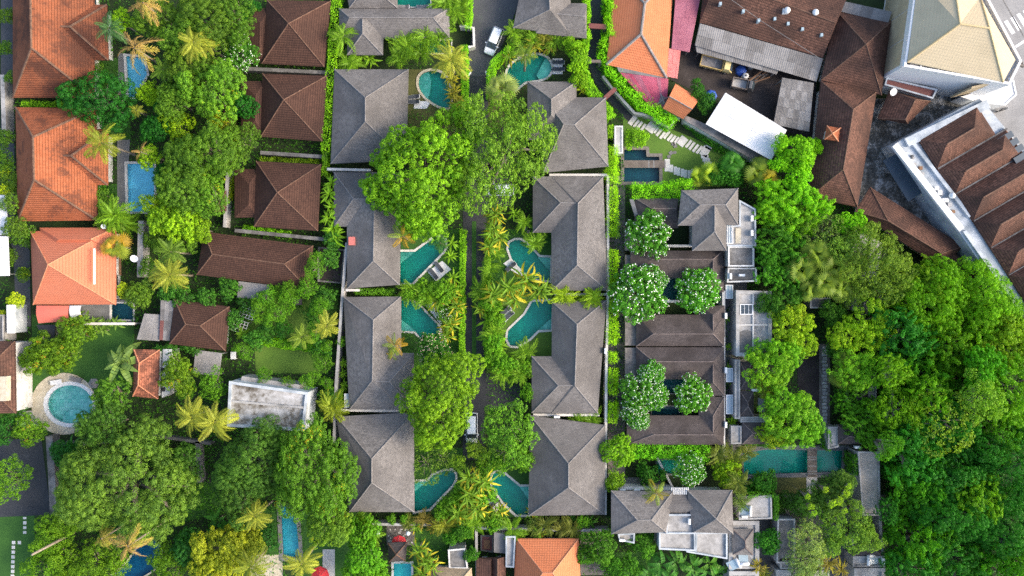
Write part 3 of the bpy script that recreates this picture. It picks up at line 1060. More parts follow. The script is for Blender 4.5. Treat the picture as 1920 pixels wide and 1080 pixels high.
def blade_mesh(name, wid=0.26, droop=0.4, rise=0.5, seg=7, seed=1, split=0.0):
    """unit-length broad leaf with a folded midrib (banana, traveller's palm, dracaena)"""
    rng = np.random.default_rng(seed)
    Q, tone = [], []
    def c(t):
        return np.array([t * (1 - 0.1 * t), 0, rise * t - (rise + droop) * t * t])
    def w(t):
        return wid * 0.5 * max(0.03, math.sin(math.pi * min(1, 0.06 + 0.94 * t)) ** 0.6)
    for i in range(seg):
        t0, t1 = i / seg, (i + 1) / seg
        if t0 < 0.14:
            w0 = w1 = 0.015
        else:
            w0, w1 = w(t0), w(t1) if i < seg - 1 else 0.01
        g = split * rng.random()
        for sd in (-1, 1):
            a, b = c(t0), c(t1 - g / seg)
            Q.append([a, a + [0, sd * w0, 0.25 * w0], b + [0, sd * w1, 0.25 * w1], b])
            tone.append(rng.uniform(0.25, 0.85))
    return quads_mesh(name, np.array(Q), np.array(tone), M['frond'])

FR = {
    'coco': [frond_mesh('frond', 22, 0.21, 0.45, 0.30, 0.030, seed=i) for i in range(3)],
    'dry': [frond_mesh('dry_frond', 18, 0.16, 0.75, 0.25, 0.028, jit=0.5, seed=i + 9, fold=0.5) for i in range(3)],
    'areca': [frond_mesh('frond', 14, 0.25, 0.55, 0.75, 0.055, seed=i + 20) for i in range(3)],
    'fan': [fan_mesh('fan_leaf', 18, i) for i in range(2)],
    'blade': [blade_mesh('leaf', 0.17, 0.35, 0.8, seed=i) for i in range(2)],
    'strap': [blade_mesh('leaf', 0.13, 0.45, 0.75, 6, seed=i + 5) for i in range(3)],
    'banana': [blade_mesh('leaf', 0.28, 0.40, 0.55, 8, seed=i, split=0.25) for i in range(2)],
}
TRK = MB().tube([(0, 0, -0.02), (0.0, 0, 0.35), (0, 0, 0.7), (0, 0, 1.0)], [1.25, 0.95, 0.85, 0.8], 8).mesh('trunk', M['palmbark'], True)
RP = random.Random(11)
def palm(kind, px, py, r, color, look, top=None, n=None, name='palm_tree', cat='palm', group=None, jitter=None, tilt=None, color2=None, f2=0.0, tr=0.16, part_name='frond', drop=0.0):
    """rosette of separate fronds on a trunk; r = reach in pixels, crown at pixel px,py"""
    R = r * S
    d = {'coco': (18, 0.0, (1.1, -0.3)), 'dry': (11, 0.0, (0.5, -0.9)), 'areca': (22, 0.22, (1.3, 0.2)), 'fan': (15, 0.05, (1.2, -0.2)), 'blade': (16, 0.12, (1.25, 0.1)), 'banana': (9, 0.04, (1.05, 0.1)), 'strap': (30, 0.20, (1.35, -0.05))}[kind]
    n = n or d[0]
    jitter = d[1] if jitter is None else jitter
    e0, e1 = tilt or d[2]
    if top is None:
        top = {'coco': 9.5, 'dry': 10.0, 'areca': 1.2 + R * 0.6, 'fan': 3.0, 'blade': 1.0 + R * 0.35, 'banana': 1.5, 'strap': 1.2 + R * 0.5}[kind]
    k = (H - top) / H
    p = P(px, py, top)
    root = thing(name, None, cat, (p.x, p.y, 0), 0, group)
    a0 = RP.uniform(0, 6.28)
    for i in range(n):
        f = i / max(1, n - 1)
        a = a0 + i * 2.39996 + RP.uniform(-0.2, 0.2)
        el = e0 + (e1 - e0) * f + RP.uniform(-0.12, 0.12)
        s = R * k * RP.uniform(0.72, 1.15) * (0.78 + 0.32 * f)
        c = color2 if (color2 and (RP.random() < f2 if kind != 'strap' else f + RP.uniform(-.2, .2) > f2)) else color
        v = RP.uniform(0.8, 1.2)
        M_ = Matrix.Rotation(a, 4, 'Z') @ Matrix.Rotation(-el + 0.2, 4, 'Y') @ Matrix.Rotation(RP.uniform(-0.5, 0.5), 4, 'X')
        o = link(part_name, RP.choice(FR[kind]), root, (RP.uniform(-jitter, jitter) * R, RP.uniform(-jitter, jitter) * R, top - drop * f * R), M_.to_euler(), s, tuple(x * v for x in c))
    link('trunk', TRK, root, (0, 0, 0), (0, 0, 0), (tr, tr, top + 0.05))
    TREES.append((root, look, px, py))
    return root

def hedge(pts, w, h, color, look, leaf=0.17, dens=120, rough=0.22, name='hedge', fuzzy=False, base=0.0, seed=None):
    """clipped or shaggy hedge along photo pixels, w = width in pixels"""
    rng = np.random.default_rng(hash_(str(pts)) if seed is None else seed)
    p = [P(x, y, base + h * 0.8) for x, y in pts]
    W = w * S
    pos, nrm, tone = [], [], []
    for a, b in zip(p[:-1], p[1:]):
        L = (b - a).length
        t = np.array((b - a) / L)
        t[2] = 0
        sd = np.array([t[1], -t[0], 0])
        m = int(L * (W + 2 * h) * dens)
        s = rng.uniform(0, L, m)
        # profile parameter round the two sides and the top
        q = rng.uniform(-1, 1, m) * (W / 2 + h)
        x = np.clip(q, -W / 2, W / 2)
        z = np.where(np.abs(q) > W / 2, h - (np.abs(q) - W / 2), h)
        wob = 0.5 + 0.5 * np.sin(s * 2.1 + 3 * np.sin(s * 0.7 + p[0].x)) * np.cos(q * 2.3 + s)
        out = np.where((np.abs(q) > W / 2)[:, None], np.sign(q)[:, None] * sd, np.array([[0, 0, 1.0]]))
        base_p = np.array(a)[None, :] * np.array([1, 1, 0]) + t[None] * s[:, None] + sd[None] * x[:, None] + np.array([[0, 0, 1]]) * (z + base)[:, None]
        base_p = base_p + out * ((wob - 0.5) * 2 * rough)[:, None] + rng.normal(size=(m, 3)) * rough * 0.3
        pos.append(base_p)
        nrm.append(unit(out + np.array([0, 0, 0.35]) + rng.normal(size=(m, 3)) * (0.9 if fuzzy else 0.5)))
        tone.append(np.clip(wob * 0.6 + rng.uniform(0, 0.4, m), 0, 1))
    pos, nrm, tone = np.concatenate(pos), np.concatenate(nrm), np.concatenate(tone)
    m = len(pos)
    LL = leaf * rng.uniform(0.7, 1.4, m)
    Q = leaf_quads(pos, nrm, rng.normal(size=(m, 3)) + np.array([0, 0, 0.3]), LL, LL * (0.25 if fuzzy else 0.55), 0.1)
    c = p[len(p) // 2]
    Q = Q - np.array([c.x, c.y, 0])
    root = thing(name, None, 'hedge', (c.x, c.y, 0), 0, 'hedges')
    link('foliage', quads_mesh('foliage', Q, tone, M['leaf']), root, color=color)
    m = MB()
    for i, q in enumerate(p):
        m.tube([(q.x - c.x, q.y - c.y, base), (q.x - c.x, q.y - c.y, base + h * 0.7)], 0.05, 5)
    m.local('stems', M['bark'], root)
    mid = pts[len(pts) // 2]
    TREES.append((root, look, (pts[0][0] + pts[-1][0]) / 2, (pts[0][1] + pts[-1][1]) / 2))
    return root

def undergrowth(name, polys, excl, color, dens=7, leaf=0.3, zmax=0.7, seed=3, label='low mixed greenery covering the garden beds'):
    """uncountable low greenery: one object"""
    rng = np.random.default_rng(seed)
    pos, tone = [], []
    ex = [[(P(x, y).x, P(x, y).y) for x, y in e] for e in excl] + POOL_POLYS
    for poly in polys:
        w = [(P(x, y).x, P(x, y).y) for x, y in poly]
        xs, ys = [a[0] for a in w], [a[1] for a in w]
        m = int((max(xs) - min(xs)) * (max(ys) - min(ys)) * dens)
        X, Y = rng.uniform(min(xs), max(xs), m), rng.uniform(min(ys), max(ys), m)
        k = inside(w, X, Y)
        for e in ex:
            k &= ~inside(e, X, Y)
        X, Y = X[k], Y[k]
        hum = 0.5 + 0.5 * np.sin(X * 1.1 + 2 * np.sin(Y * 0.6)) * np.cos(Y * 1.3 + np.sin(X * 0.8))
        Z = 0.05 + zmax * (0.25 + 0.75 * hum) * rng.uniform(0.4, 1, len(X))
        pos.append(np.stack([X, Y, Z], axis=1))
        tone.append(np.clip(hum * 0.5 + rng.uniform(0, 0.5, len(X)), 0, 1))
    pos, tone = np.concatenate(pos), np.concatenate(tone)
    m = len(pos)
    nn = unit(rng.normal(size=(m, 3)) * 0.55 + np.array([0, 0, 1.0]))
    LL = leaf * rng.uniform(0.5, 1.5, m)
    me = quads_mesh(name, leaf_quads(pos, nn, rng.normal(size=(m, 3)), LL, LL * 0.5, 0.15), tone, M['leaf'])
    o = link(name, me, None, color=color)
    return tag(o, label, 'plants', None, 'stuff')
# ------------------------------------------------------------------ pools (cut out of the ground before it is laid)
pool('sky blue pool with stone edge beside the red-tiled corner house', [(236, 105), (270, 108), (276, 140), (262, 165), (252, 182), (241, 182)], 0, 'tile_blue', 'water_blue', 4)
pool('sky blue pool with white steps beside the second red-tiled house', [(238, 307), (289, 307), (290, 360), (283, 397), (240, 397)], 0, 'tile_blue', 'water_blue', 4)
pool('small navy pool behind the orange house with white skylight', rect(209, 569, 250, 599), 0, 'tile_navy', 'water', 3, 'coping')
pool('round teal pool in a cream stone terrace', [(132 + 43 * math.cos(a * 6.2832 / 24), 758 + 36 * math.sin(a * 6.2832 / 24)) for a in range(24)], 0, 'tile_green', 'water_blue', 7, 'white', ledge=[([(137 + 22 * math.cos(a * 6.2832 / 16), 790 + 22 * math.sin(a * 6.2832 / 16)) for a in range(16)], -0.35)])
pool('narrow turquoise pool beside the big spreading tree', [(526, 949), (538, 950), (556, 975), (562, 1045), (531, 1045)], 0, 'tile_aqua', 'water_blue', 7, 'andesite')
pool('dark blue curved pool among dry palms', [(185, 1090), (215, 1076), (240, 1052), (262, 1022), (280, 1011), (298, 1020), (302, 1042), (290, 1066), (262, 1084), (240, 1096)], 3, 'tile_deep', 'water', 3, 'stone')
pool('teal pool at the top edge with two grey recliners', rect(745, -14, 807, 13), 0, 'tile_teal', 'water', 2)
pool('small plunge pool hidden by palms below the grey roof', rect(772, 76, 846, 100), 0, 'tile_teal', 'water', 2)
pool('kidney shaped pool with pale rounded edge', [(812, 133), (828, 138), (838, 150), (844, 172), (842, 200), (826, 200), (808, 190), (796, 180), (786, 164), (786, 146), (796, 136)], 3, 'tile_teal', 'water', 4.5, 'stone', ledge=[([(780, 130), (803, 132), (808, 150), (806, 172), (800, 190), (780, 180)], -0.4)])
pool('angled teal pool with striped loungers', [(750, 472), (778, 472), (814, 446), (826, 444), (834, 450), (836, 463), (831, 472), (773, 531), (750, 531)], 0, 'tile_teal', 'water', 4, ledge=[([(748, 470), (779, 470), (748, 496)], -0.45)])
pool('angled teal pool beside a white flower bed', [(752, 560), (780, 567), (824, 613), (829, 640), (791, 637), (779, 622), (752, 620)], 0, 'tile_teal', 'water', 3.5, ledge=[([(750, 598), (780, 622), (750, 624)], -0.45)])
pool('wedge shaped pool below the parked van on the lawn side', [(777, 903), (803, 902), (812, 891), (833, 883), (847, 882), (853, 888), (854, 897), (849, 908), (805, 954), (777, 959)], 0, 'tile_teal', 'water', 4, ledge=[([(775, 900), (805, 900), (775, 925)], -0.45)])
pool('round ended pool beside the entrance hedge', [(1010, 103), (1027, 111), (1034, 127), (1027, 143), (1010, 150), (985, 154), (966, 168), (955, 160), (950, 140), (960, 120), (985, 106)], 3, 'tile_teal', 'water', 4, ledge=[([(1022, 108), (1040, 115), (1040, 145), (1015, 152), (1006, 140)], -0.45)])
pool('hook shaped teal pool with a white curved rim', [(953, 466), (956, 455), (966, 450), (976, 450), (988, 458), (1011, 482), (1032, 483), (1031, 526), (995, 522), (962, 492)], 0, 'tile_teal', 'water', 4, ledge=[([(1008, 482), (1034, 482), (1034, 512)], -0.45)])
pool('teal pool curving round a small lawn', [(998, 566), (1035, 564), (1033, 618), (1009, 619), (993, 635), (970, 649), (957, 648), (951, 636), (953, 620), (984, 590)], 0, 'tile_teal', 'water', 4, ledge=[([(1036, 595), (1036, 622), (1008, 620)], -0.45)])
pool('wedge shaped pool mirrored across the palms', [(922, 890), (932, 885), (944, 887), (974, 912), (991, 912), (990, 965), (968, 965), (944, 942), (923, 912)], 0, 'tile_teal', 'water', 4, ledge=[([(972, 911), (992, 911), (992, 940)], -0.45)])
pool('dark stepped pond crossed by a plank deck', [(1170, 281), (1211, 281), (1212, 294), (1236, 294), (1236, 341), (1170, 341)], 0, 'tile_navy', 'water', 6, 'stone_dark', copz=0.12)
pool('long teal pool with a dark plank bridge', [(1393, 850), (1440, 842), (1580, 845), (1577, 884), (1395, 890)], 0, 'tile_teal', 'water', 3, 'andesite')
pool('small teal pool under the flowering frangipani hedge', rect(1232, 862, 1290, 888), 0, 'tile_teal', 'water', 3, 'andesite')
pool('dark courtyard pool between two flowering trees', rect(1238, 522, 1278, 562), 0, 'tile_navy', 'water', 2, 'andesite')
pool('dark green courtyard pool below the twin ridged roofs', rect(1240, 711, 1292, 737), 0, 'tile_navy', 'water', 2, 'andesite')
pool('narrow dark courtyard pool under the lower frangipanis', rect(1222, 762, 1278, 778), 0, 'tile_navy', 'water', 2, 'andesite')
pool('teal pool at the bottom edge beside the dark hipped hut', rect(738, 1056, 771, 1095), 0, 'tile_aqua', 'water', 4)

# ------------------------------------------------------------------ ground, lawns, roads
sheet('ground', [(-900, -900), (900, -900), (900, 900), (-900, 900)], 0.0, M['soil'])
def px_sheet(name, pts, z, mat):
    return sheet(name, [P(x, y) for x, y in pts], z, M[mat])
for pts, m in (
    ([(60, 590), (250, 590), (255, 700), (190, 810), (60, 810)], 'lawn_deep'),
    ([(-40, 965), (65, 965), (65, 1130), (-40, 1130)], 'lawn_deep'),
    ([(476, 635), (610, 635), (606, 700), (480, 700)], 'lawn'),
    ([(462, 556), (634, 556), (628, 634), (458, 634)], 'lawn'),
    ([(1168, 205), (1400, 300), (1350, 350), (1168, 350)], 'lawn'),
    ([(752, 430), (866, 430), (866, 545), (752, 545)], 'lawn_deep'),
    ([(752, 548), (862, 548), (862, 700), (752, 700)], 'lawn_deep'),
    ([(765, 130), (866, 130), (866, 320), (765, 320)], 'olive_lawn'),
    ([(776, 840), (868, 840), (868, 965), (776, 965)], 'lawn_deep'),
    ([(914, 430), (1036, 430), (1036, 545), (914, 545)], 'lawn_deep'),
    ([(912, 548), (1036, 548), (1036, 700), (912, 700)], 'lawn'),
    ([(915, 150), (990, 150), (990, 240), (915, 240)], 'olive_lawn'),
    ([(915, 830), (996, 830), (996, 970), (915, 970)], 'lawn_deep'),
    ([(560, 960), (690, 960), (690, 1130), (560, 1130)], 'lawn_deep'),
    ([(480, 950), (522, 950), (526, 1060), (490, 1060)], 'lawn_deep'),
    ([(775, 990), (895, 990), (895, 1075), (775, 1075)], 'lawn_deep'),
    ([(1145, 1035), (1240, 1035), (1240, 1110), (1145, 1110)], 'lawn_deep'),
    ([(1395, 893), (1520, 893), (1520, 925), (1395, 925)], 'olive_lawn'),
    ([(188, 110), (222, 110), (222, 180), (188, 180)], 'lawn_deep'),
    ([(202, 345), (222, 345), (222, 400), (202, 400)], 'lawn_deep'),
    ([(200, 222), (245, 222), (245, 262), (200, 262)], 'lawn_deep'),
    ([(320, 870), (400, 870), (420, 960), (320, 985)], 'lawn_deep'),
):
    px_sheet('lawn', pts, 0.02, m)
for nm, pts, m in (
    ('road', [(884, -60), (985, -60), (975, 0), (955, 52), (932, 108), (915, 142), (876, 142), (878, 110), (885, 60)], 'asphalt_mid'),
    ('road', [(876, 142), (915, 142), (916, 330), (960, 335), (965, 385), (912, 392), (909, 700), (975, 708), (975, 760), (908, 768), (908, 862), (868, 862), (868, 400), (874, 190)], 'asphalt'),
    ('road', [(1103, -60), (1136, -60), (1124, 110), (1140, 155), (1195, 215), (1186, 236), (1150, 200), (1114, 152), (1101, 112)], 'asphalt'),
    ('road', [(1820, -80), (2100, -80), (2100, 420), (1925, 330), (1895, 235), (1905, 120), (1850, 20)], 'asphalt_pale'),
    ('road', [(2, -60), (26, -60), (28, 415), (56, 470), (58, 612), (30, 612), (26, 470), (2, 415)], 'asphalt_mid'),
    ('road', [(-60, 826), (78, 822), (96, 965), (-60, 972)], 'asphalt'),
    ('yard', [(1258, 85), (1530, 60), (1530, 260), (1410, 235), (1350, 185), (1300, 170), (1258, 150)], 'yard'),
    ('pavement', [(1600, 185), (1700, 185), (1870, 165), (1900, 235), (1740, 440), (1600, 390)], 'mossy_paving'),
    ('pavement', [(1830, 165), (1925, 130), (1925, 300), (1850, 240)], 'asphalt_pale'),
    ('path', [(222, 100), (236, 100), (240, 182), (222, 182)], 'andesite'),
    ('path', [(220, 262), (244, 262), (236, 400), (220, 400)], 'andesite'),
    ('path', [(150, 562), (250, 562), (250, 606), (150, 606)], 'andesite'),
    ('path', [(262, 415), (282, 418), (275, 520), (258, 520)], 'concrete'),
    ('path', [(1535, 645), (1556, 645), (1556, 812), (1528, 812)], 'stone_dark'),
    ('path', [(1495, 650), (1536, 650), (1536, 800), (1495, 800)], 'yard'),
    ('path', [(1393, 835), (1600, 835), (1600, 895), (1393, 895)], 'andesite'),
    ('path', [(1512, 890), (1532, 890), (1532, 925), (1512, 925)], 'paver'),
    ('path', [(1165, 895), (1240, 895), (1240, 915), (1165, 915)], 'andesite'),
    ('path', [(1140, 330), (1172, 330), (1172, 900), (1140, 900)], 'stone_dark'),
    ('path', [(1355, 470), (1400, 470), (1400, 860), (1355, 860)], 'andesite'),
    ('path', [(1355, 927), (1660, 927), (1660, 1120), (1355, 1120)], 'concrete_dark'),
    ('pavement', [(1088, 995), (1140, 995), (1140, 1078), (1088, 1078)], 'stone_dark'),
    ('pavement', [(725, 985), (778, 985), (778, 1022), (725, 1022)], 'stone_dark'),
    ('path', [(470, 1040), (530, 1040), (530, 1100), (470, 1100)], 'stone'),
    ('path', [(605, 1030), (628, 1030), (628, 1100), (605, 1100)], 'paver'),
    ('path', [(30, 770), (75, 770), (75, 800), (30, 800)], 'paver'),
    ('path', [(320, 840), (392, 820), (396, 905), (362, 905)], 'yard'),
    ('path', [(250, 640), (440, 650), (430, 900), (250, 840)], 'soil'),
):
    o = px_sheet(nm, pts, {'road': 0.034, 'yard': 0.03, 'pavement': 0.026}.get(nm, 0.04), m)
    if nm == 'road' and m == 'asphalt_pale':
        street = o
# grass strip down the middle of the lane
px_sheet('lane_grass', [(885, 415), (893, 415), (893, 700), (885, 700)], 0.05, 'lawn_deep')
# cream terrace round the round pool
sheet('terrace', [P(120 + 61 * math.cos(a), 757 + 58 * math.sin(a)) for a in [k * math.pi / 16 for k in range(32)]], 0.055, M['stone'])
# crossing stripes and lane line on the street
for i in range(9):
    ux, uy = 0.53, 0.85
    cx, cy = 1893 + i * 13.5 * 0.86 - 12, 52 - i * 13.5 * 0.5 + 6
    sheet('crossing_stripe', [P(cx + ux * s + 3.2 * t, cy + uy * s - 1.8 * t) for s, t in ((-14, -1), (14, -1), (14, 1), (-14, 1))], 0.055, M['white'], parent=street)
sheet('stop_line', [P(1903, 86), P(1960, 48), P(1962, 52), P(1905, 90)], 0.055, M['white'], parent=street)
sheet('lane_line', [P(1868, -20), P(1870, -20), P(1990, 190), P(1987, 190)], 0.055, M['concrete_dark'], parent=street)
# cobbles of the patio (each its own stone) and slabs
def slab(px, py, w, l, ang, root, z=0.10, mat='paver', name='stone'):
    c = P(px, py)
    ca, sa = math.cos(ang), math.sin(ang)
    w, l = w * S / 2, l * S / 2
    MB().prism([(c.x + ca * a * l - sa * b * w, c.y + sa * a * l + ca * b * w) for a, b in ((-1, -1), (1, -1), (1, 1), (-1, 1))], 0.0, z).part(name, M[mat], root)
def steps(label, items, mat='paver', group=None):
    r = thing('stepping_stone_path', label, 'path', P(*items[0][:2]), 0, group)
    for it in items:
        slab(it[0], it[1], it[2], it[3], R_(it[4]), r, mat=mat)
    return r
a1 = 52
steps('pale slab path curving across the lawn beside the white sheet roof', [(1186, 226, 9, 19, a1), (1193, 232, 5, 16, a1), (1199, 235, 5, 16, a1), (1206, 239, 5, 15, a1), (1221, 239, 17, 18, a1), (1231, 243, 5, 16, a1), (1236, 248, 5, 17, a1), (1242, 254, 5, 15, a1), (1250, 253, 5, 17, a1), (1256, 258, 5, 15, a1), (1262, 261, 5, 15, a1), (1268, 264, 5, 16, a1), (1279, 265, 15, 18, a1), (1291, 270, 5, 17, a1), (1297, 274, 5, 17, a1), (1304, 278, 5, 17, a1), (1311, 281, 5, 17, a1), (1322, 284, 15, 19, 60), (1328, 277, 6, 12, -30), (1321, 294, 6, 14, 0), (1324, 300, 6, 14, 0), (1327, 306, 6, 14, -3), (1330, 312, 6, 14, -3)], 'coping')
steps('row of pale slabs leading from the plank deck to the fan palms', [(1251, 310, 10, 23, 90), (1259, 316, 6, 14, 90), (1266, 320, 6, 15, 90), (1272, 322, 6, 15, 90), (1279, 324, 6, 15, 90), (1285, 326, 6, 15, 90), (1292, 327, 6, 15, 90), (1298, 325, 6, 15, 80), (1305, 322, 6, 14, 70)], 'coping')
steps('grey round stones on the lawn above the plank deck', [(1266, 274, 6, 7, 10), (1258, 287, 7, 7, 40), (1265, 286, 5, 6, 10), (1254, 294, 6, 6, 20), (1262, 270, 6, 6, 0)], 'cement_sheet_b')
steps('white square slabs across the lawn beside the asphalt yard', [(47, 971, 4, 6, 0), (47, 980, 6, 6, 0), (47, 989, 5, 6, 0), (47, 998, 5, 6, 0), (37, 1017, 6, 6, 0)] + [(26 - k * .3, 1017 + k * 9, 6, 6, 0) for k in range(8)], 'coping')
steps('column of grey slabs beside the dark plank walkway', [(1545 + (k % 2) * 1.5, 652 + k * 6.6, 5.2, 8 + (k % 3), 0) for k in range(24)], 'paver')
steps('round stones on the lawn beside the hook shaped pool', [(973, 418, 6, 6, 30), (979, 423, 6, 7, 10), (985, 428, 6, 6, 50), (991, 434, 6, 6, 0)], 'cement_sheet_b')
r = thing('cobbled_patio', 'dark cobbled patio with white pebbles beside two globe lamps', 'patio', P(745, 1000))
rr = random.Random(5)
for i in range(15):
    for j in range(10):
        slab(729 + i * 3.1 + rr.uniform(-.4, .4), 990 + j * 3.0 + rr.uniform(-.4, .4), 2.5, 2.6, rr.uniform(-.2, .2), r, 0.07 + rr.uniform(0, .03), 'coping' if rr.random() < .22 else 'stone_dark', 'cobble')

build_pools()

# ------------------------------------------------------------------ houses with tiled roofs
RED = dict(mat='red', capm='cap_red', capr=0.16)
house('weathered red-tiled house in the upper corner beside the narrow lane', [(rect(24, -95, 176, 183), [(57, -20), (59, 90)], dict(hr=8.2)), ([(100, 8), (200, 9), (203, 113), (100, 112)], [(100, 49), (131, 50)], dict(hr=5.7, caps='r12'))], **RED)
house('red-tiled house with hipped side wing beside the lower blue pool', [([(29, 201), (180, 203), (182, 413), (33, 415)], [(62, 257), (64, 337)], dict(hr=8.0)), ([(100, 242), (202, 242), (202, 347), (100, 346)], [(100, 291), (133, 292)], dict(hr=5.6, caps='r12'))], mat='red_clean', capm='cap_red', capr=0.16)
r = house('bright salmon-roofed house with a white skylight strip', [([(57, 434), (217, 428), (217, 571), (62, 571)], [(90, 496)], dict(hr=8.4)), ([(74, 427), (217, 427), (217, 470), (84, 470)], [(110, 449), (170, 449)], dict(hr=5.4, caps='1'))], mat='salmon', capm='cap_orange')
q = [P(176, 466, 5.75), P(179, 466, 5.7), P(179, 533, 5.7), P(176, 533, 5.75)]
MB().add([v for v in q] + [v + Vector((0, 0, 0.12)) for v in q], [(4, 7, 6, 5), (0, 1, 5, 4), (1, 2, 6, 5), (2, 3, 7, 6), (3, 0, 4, 7)]).part('skylight', M['white'], r)
BR = dict(mat='brown', capm='cap_brown', group='brown-tiled bungalows behind the villa hedge')
for lab, q, ap, wing in (
    ('topmost brown pyramid-roofed bungalow beside the tall clipped hedge', [(500, 0), (620, 2), (608, 125), (491, 119)], (541, 44), [(461, 15), (505, 15), (498, 118), (461, 118)]),
    ('second brown pyramid-roofed bungalow below the topmost one', [(492, 138), (613, 142), (604, 265), (489, 256)], (532, 187), [(452, 152), (497, 152), (494, 252), (452, 250)]),
    ('third brown pyramid-roofed bungalow above the long brown house', [(480, 302), (602, 308), (596, 433), (476, 425)], (520, 361), [(440, 317), (486, 317), (482, 408), (440, 408)])):
    house(lab, [(q, [ap]), (wing, [(wing[0][0] + 27, wing[0][1] + 28), (wing[0][0] + 26, wing[3][1] - 24)], dict(caps='', lower=0.35))], **BR)
house('long brown hip-roofed house with a grey shed below it', [([(382, 434), (587, 461), (578, 543), (369, 515)], [(398, 477), (533, 495)])], mat='brown', capm='cap_brown')
house('small brown hip-roofed house with grey sheet sheds at its side', [([(327, 561), (430, 575), (423, 658), (318, 645)], [(348, 608), (375, 611)])], mat='brown', capm='cap_brown')
r = house('narrow mossy red-tiled house with a white balcony wall', [([(251, 655), (299, 656), (296, 748), (249, 743)], [(261, 681), (259, 722)], dict(he=4.2, inset=0.3))], mat='mixed_red', capm='cap_orange', he=4.2)
MB().prism([P(299, 656, 4), P(316, 656, 4), P(312, 740, 4), P(297, 748, 4)], 0, 2.9).part('balcony', M['plaster'], r)
for k in range(3):
    MB().prism([P(302, 690 + k * 18, 3), P(309, 690 + k * 18, 3), P(309, 698 + k * 18, 3), P(302, 698 + k * 18, 3)], 2.85, 2.95).part('opening', M['black'], r)
r = house('brown-roofed house at the frame edge with purple shuttered windows', [([(-75, 638), (28, 640), (30, 775), (-75, 775)], [(-24, 690), (-22, 725)], dict(he=4.5, inset=0.25))], mat='old_brown', capm='cap_brown', he=4.5, open_=False)
MB().prism([P(30, 678, 0), P(48, 680, 0), P(48, 762, 0), P(30, 762, 0)], 0, 2.6).part('balcony', M['plaster'], r)
for k in range(4):
    y = 684 + k * 18
    p = [P(31, y, 2.6), P(41, y, 2.6), P(41, y + 10, 2.6), P(31, y + 10, 2.6)]
    w = MB().prism(p, 2.61, 2.72).part('window', M['white'], r)
    for j in range(3):
        q = [P(32 + j * 3.1, y + 1.2, 2.7), P(34.2 + j * 3.1, y + 1.2, 2.7), P(34.2 + j * 3.1, y + 9, 2.7), P(32 + j * 3.1, y + 9, 2.7)]
        MB().prism(q, 2.722, 2.76).part('shutter', M['maroon'] if k > 1 else M['glass'], w)
MB().prism([P(-6, 706, 6), P(12, 706, 6), P(12, 752, 6), P(-6, 752, 6)], 5.0, 6.0).part('roof_dormer', M['stone'], r)

G = dict(group='grey-shingled villas of the walled compound')
house('grey hip roof at the top edge above the L-shaped villa', [([(640, -60), (745, -60), (745, 15), (655, 15)], [(690, -30), (700, -22)])], **G)
house('grey L-shaped villa roof beside the road entrance', [(rect(636, 16, 843, 71), [(655, 33), (812, 33)], dict(caps='r012')), ([(651, 28), (719, 28), (718, 103), (651, 103)], [(680, 36), (680, 63)], dict(caps='r23', pitch=0.6))], **G)
house('grey hip-roofed villa beside the kidney shaped pool', [([(627, 130), (766, 130), (762, 300), (620, 307)], [(685, 183), (685, 228)])], **G)
r = house('grey L-shaped villa with a small red roof hatch', [([(650, 323), (753, 323), (749, 534), (651, 541)], [(702, 373), (700, 489)], dict(caps='r123')), (rect(626, 323, 700, 425), [(663, 373), (702, 373)], dict(caps='r03'))], **G)
c = P(660, 452, 3.9)
MB().box((c.x - .45, c.y - .6, 3.3), (c.x + .45, c.y + .6, 4.15)).part('roof_hatch', m_plain('hatch_red', (0.55, 0.16, 0.13), 0.6), r)
house('grey villa beside the pool with the white flower bed', [([(644, 557), (752, 556), (752, 768), (655, 768)], [(700, 600), (698, 714)], dict(caps='r013')), (rect(690, 662, 776, 767), [(700, 715), (730, 716)], dict(caps='r12'))], **G)
house('grey hip-roofed villa beside the wedge pool below the van', [([(631, 781), (776, 773), (777, 960), (655, 960)], [(697, 860), (697, 905)])], **G)
house('grey villa roof by the entrance road at the top edge', [([(985, -60), (1070, -60), (1070, 66), (962, 52)], [(1029, -25), (1031, 18)], dict(caps='r3')), ([(1000, 6), (1100, 6), (1100, 72), (1005, 62)], [(1033, 25), (1096, 31)], dict(caps='r'))], **G)
house('grey double-hipped villa beside the curved lane', [([(1018, 182), (1136, 183), (1141, 312), (1018, 324)], [(1057, 233), (1077, 234)]), ([(989, 153), (1081, 153), (1081, 262), (989, 262)], [(1034, 186), (1034, 216)], dict(caps='r01'))], **G)
house('grey L-shaped villa beside the hook shaped pool', [([(1034, 331), (1131, 332), (1139, 545), (1034, 545)], [(1084, 381), (1082, 497)], dict(caps='r123')), (rect(999, 331, 1090, 436), [(1051, 380), (1084, 381)], dict(caps='r03'))], **G)
house('grey villa beside the pool curving round a lawn', [([(1035, 566), (1137, 563), (1121, 775), (1034, 775)], [(1082, 608), (1078, 723)], dict(caps='r012')), (rect(997, 668, 1082, 774), [(1047, 723), (1078, 723)], dict(caps='r03'))], **G)
house('grey hip-roofed villa at the compound end beside the mirrored wedge pool', [([(994, 779), (1135, 797), (1134, 965), (991, 967)], [(1066, 869), (1066, 914)])], **G)

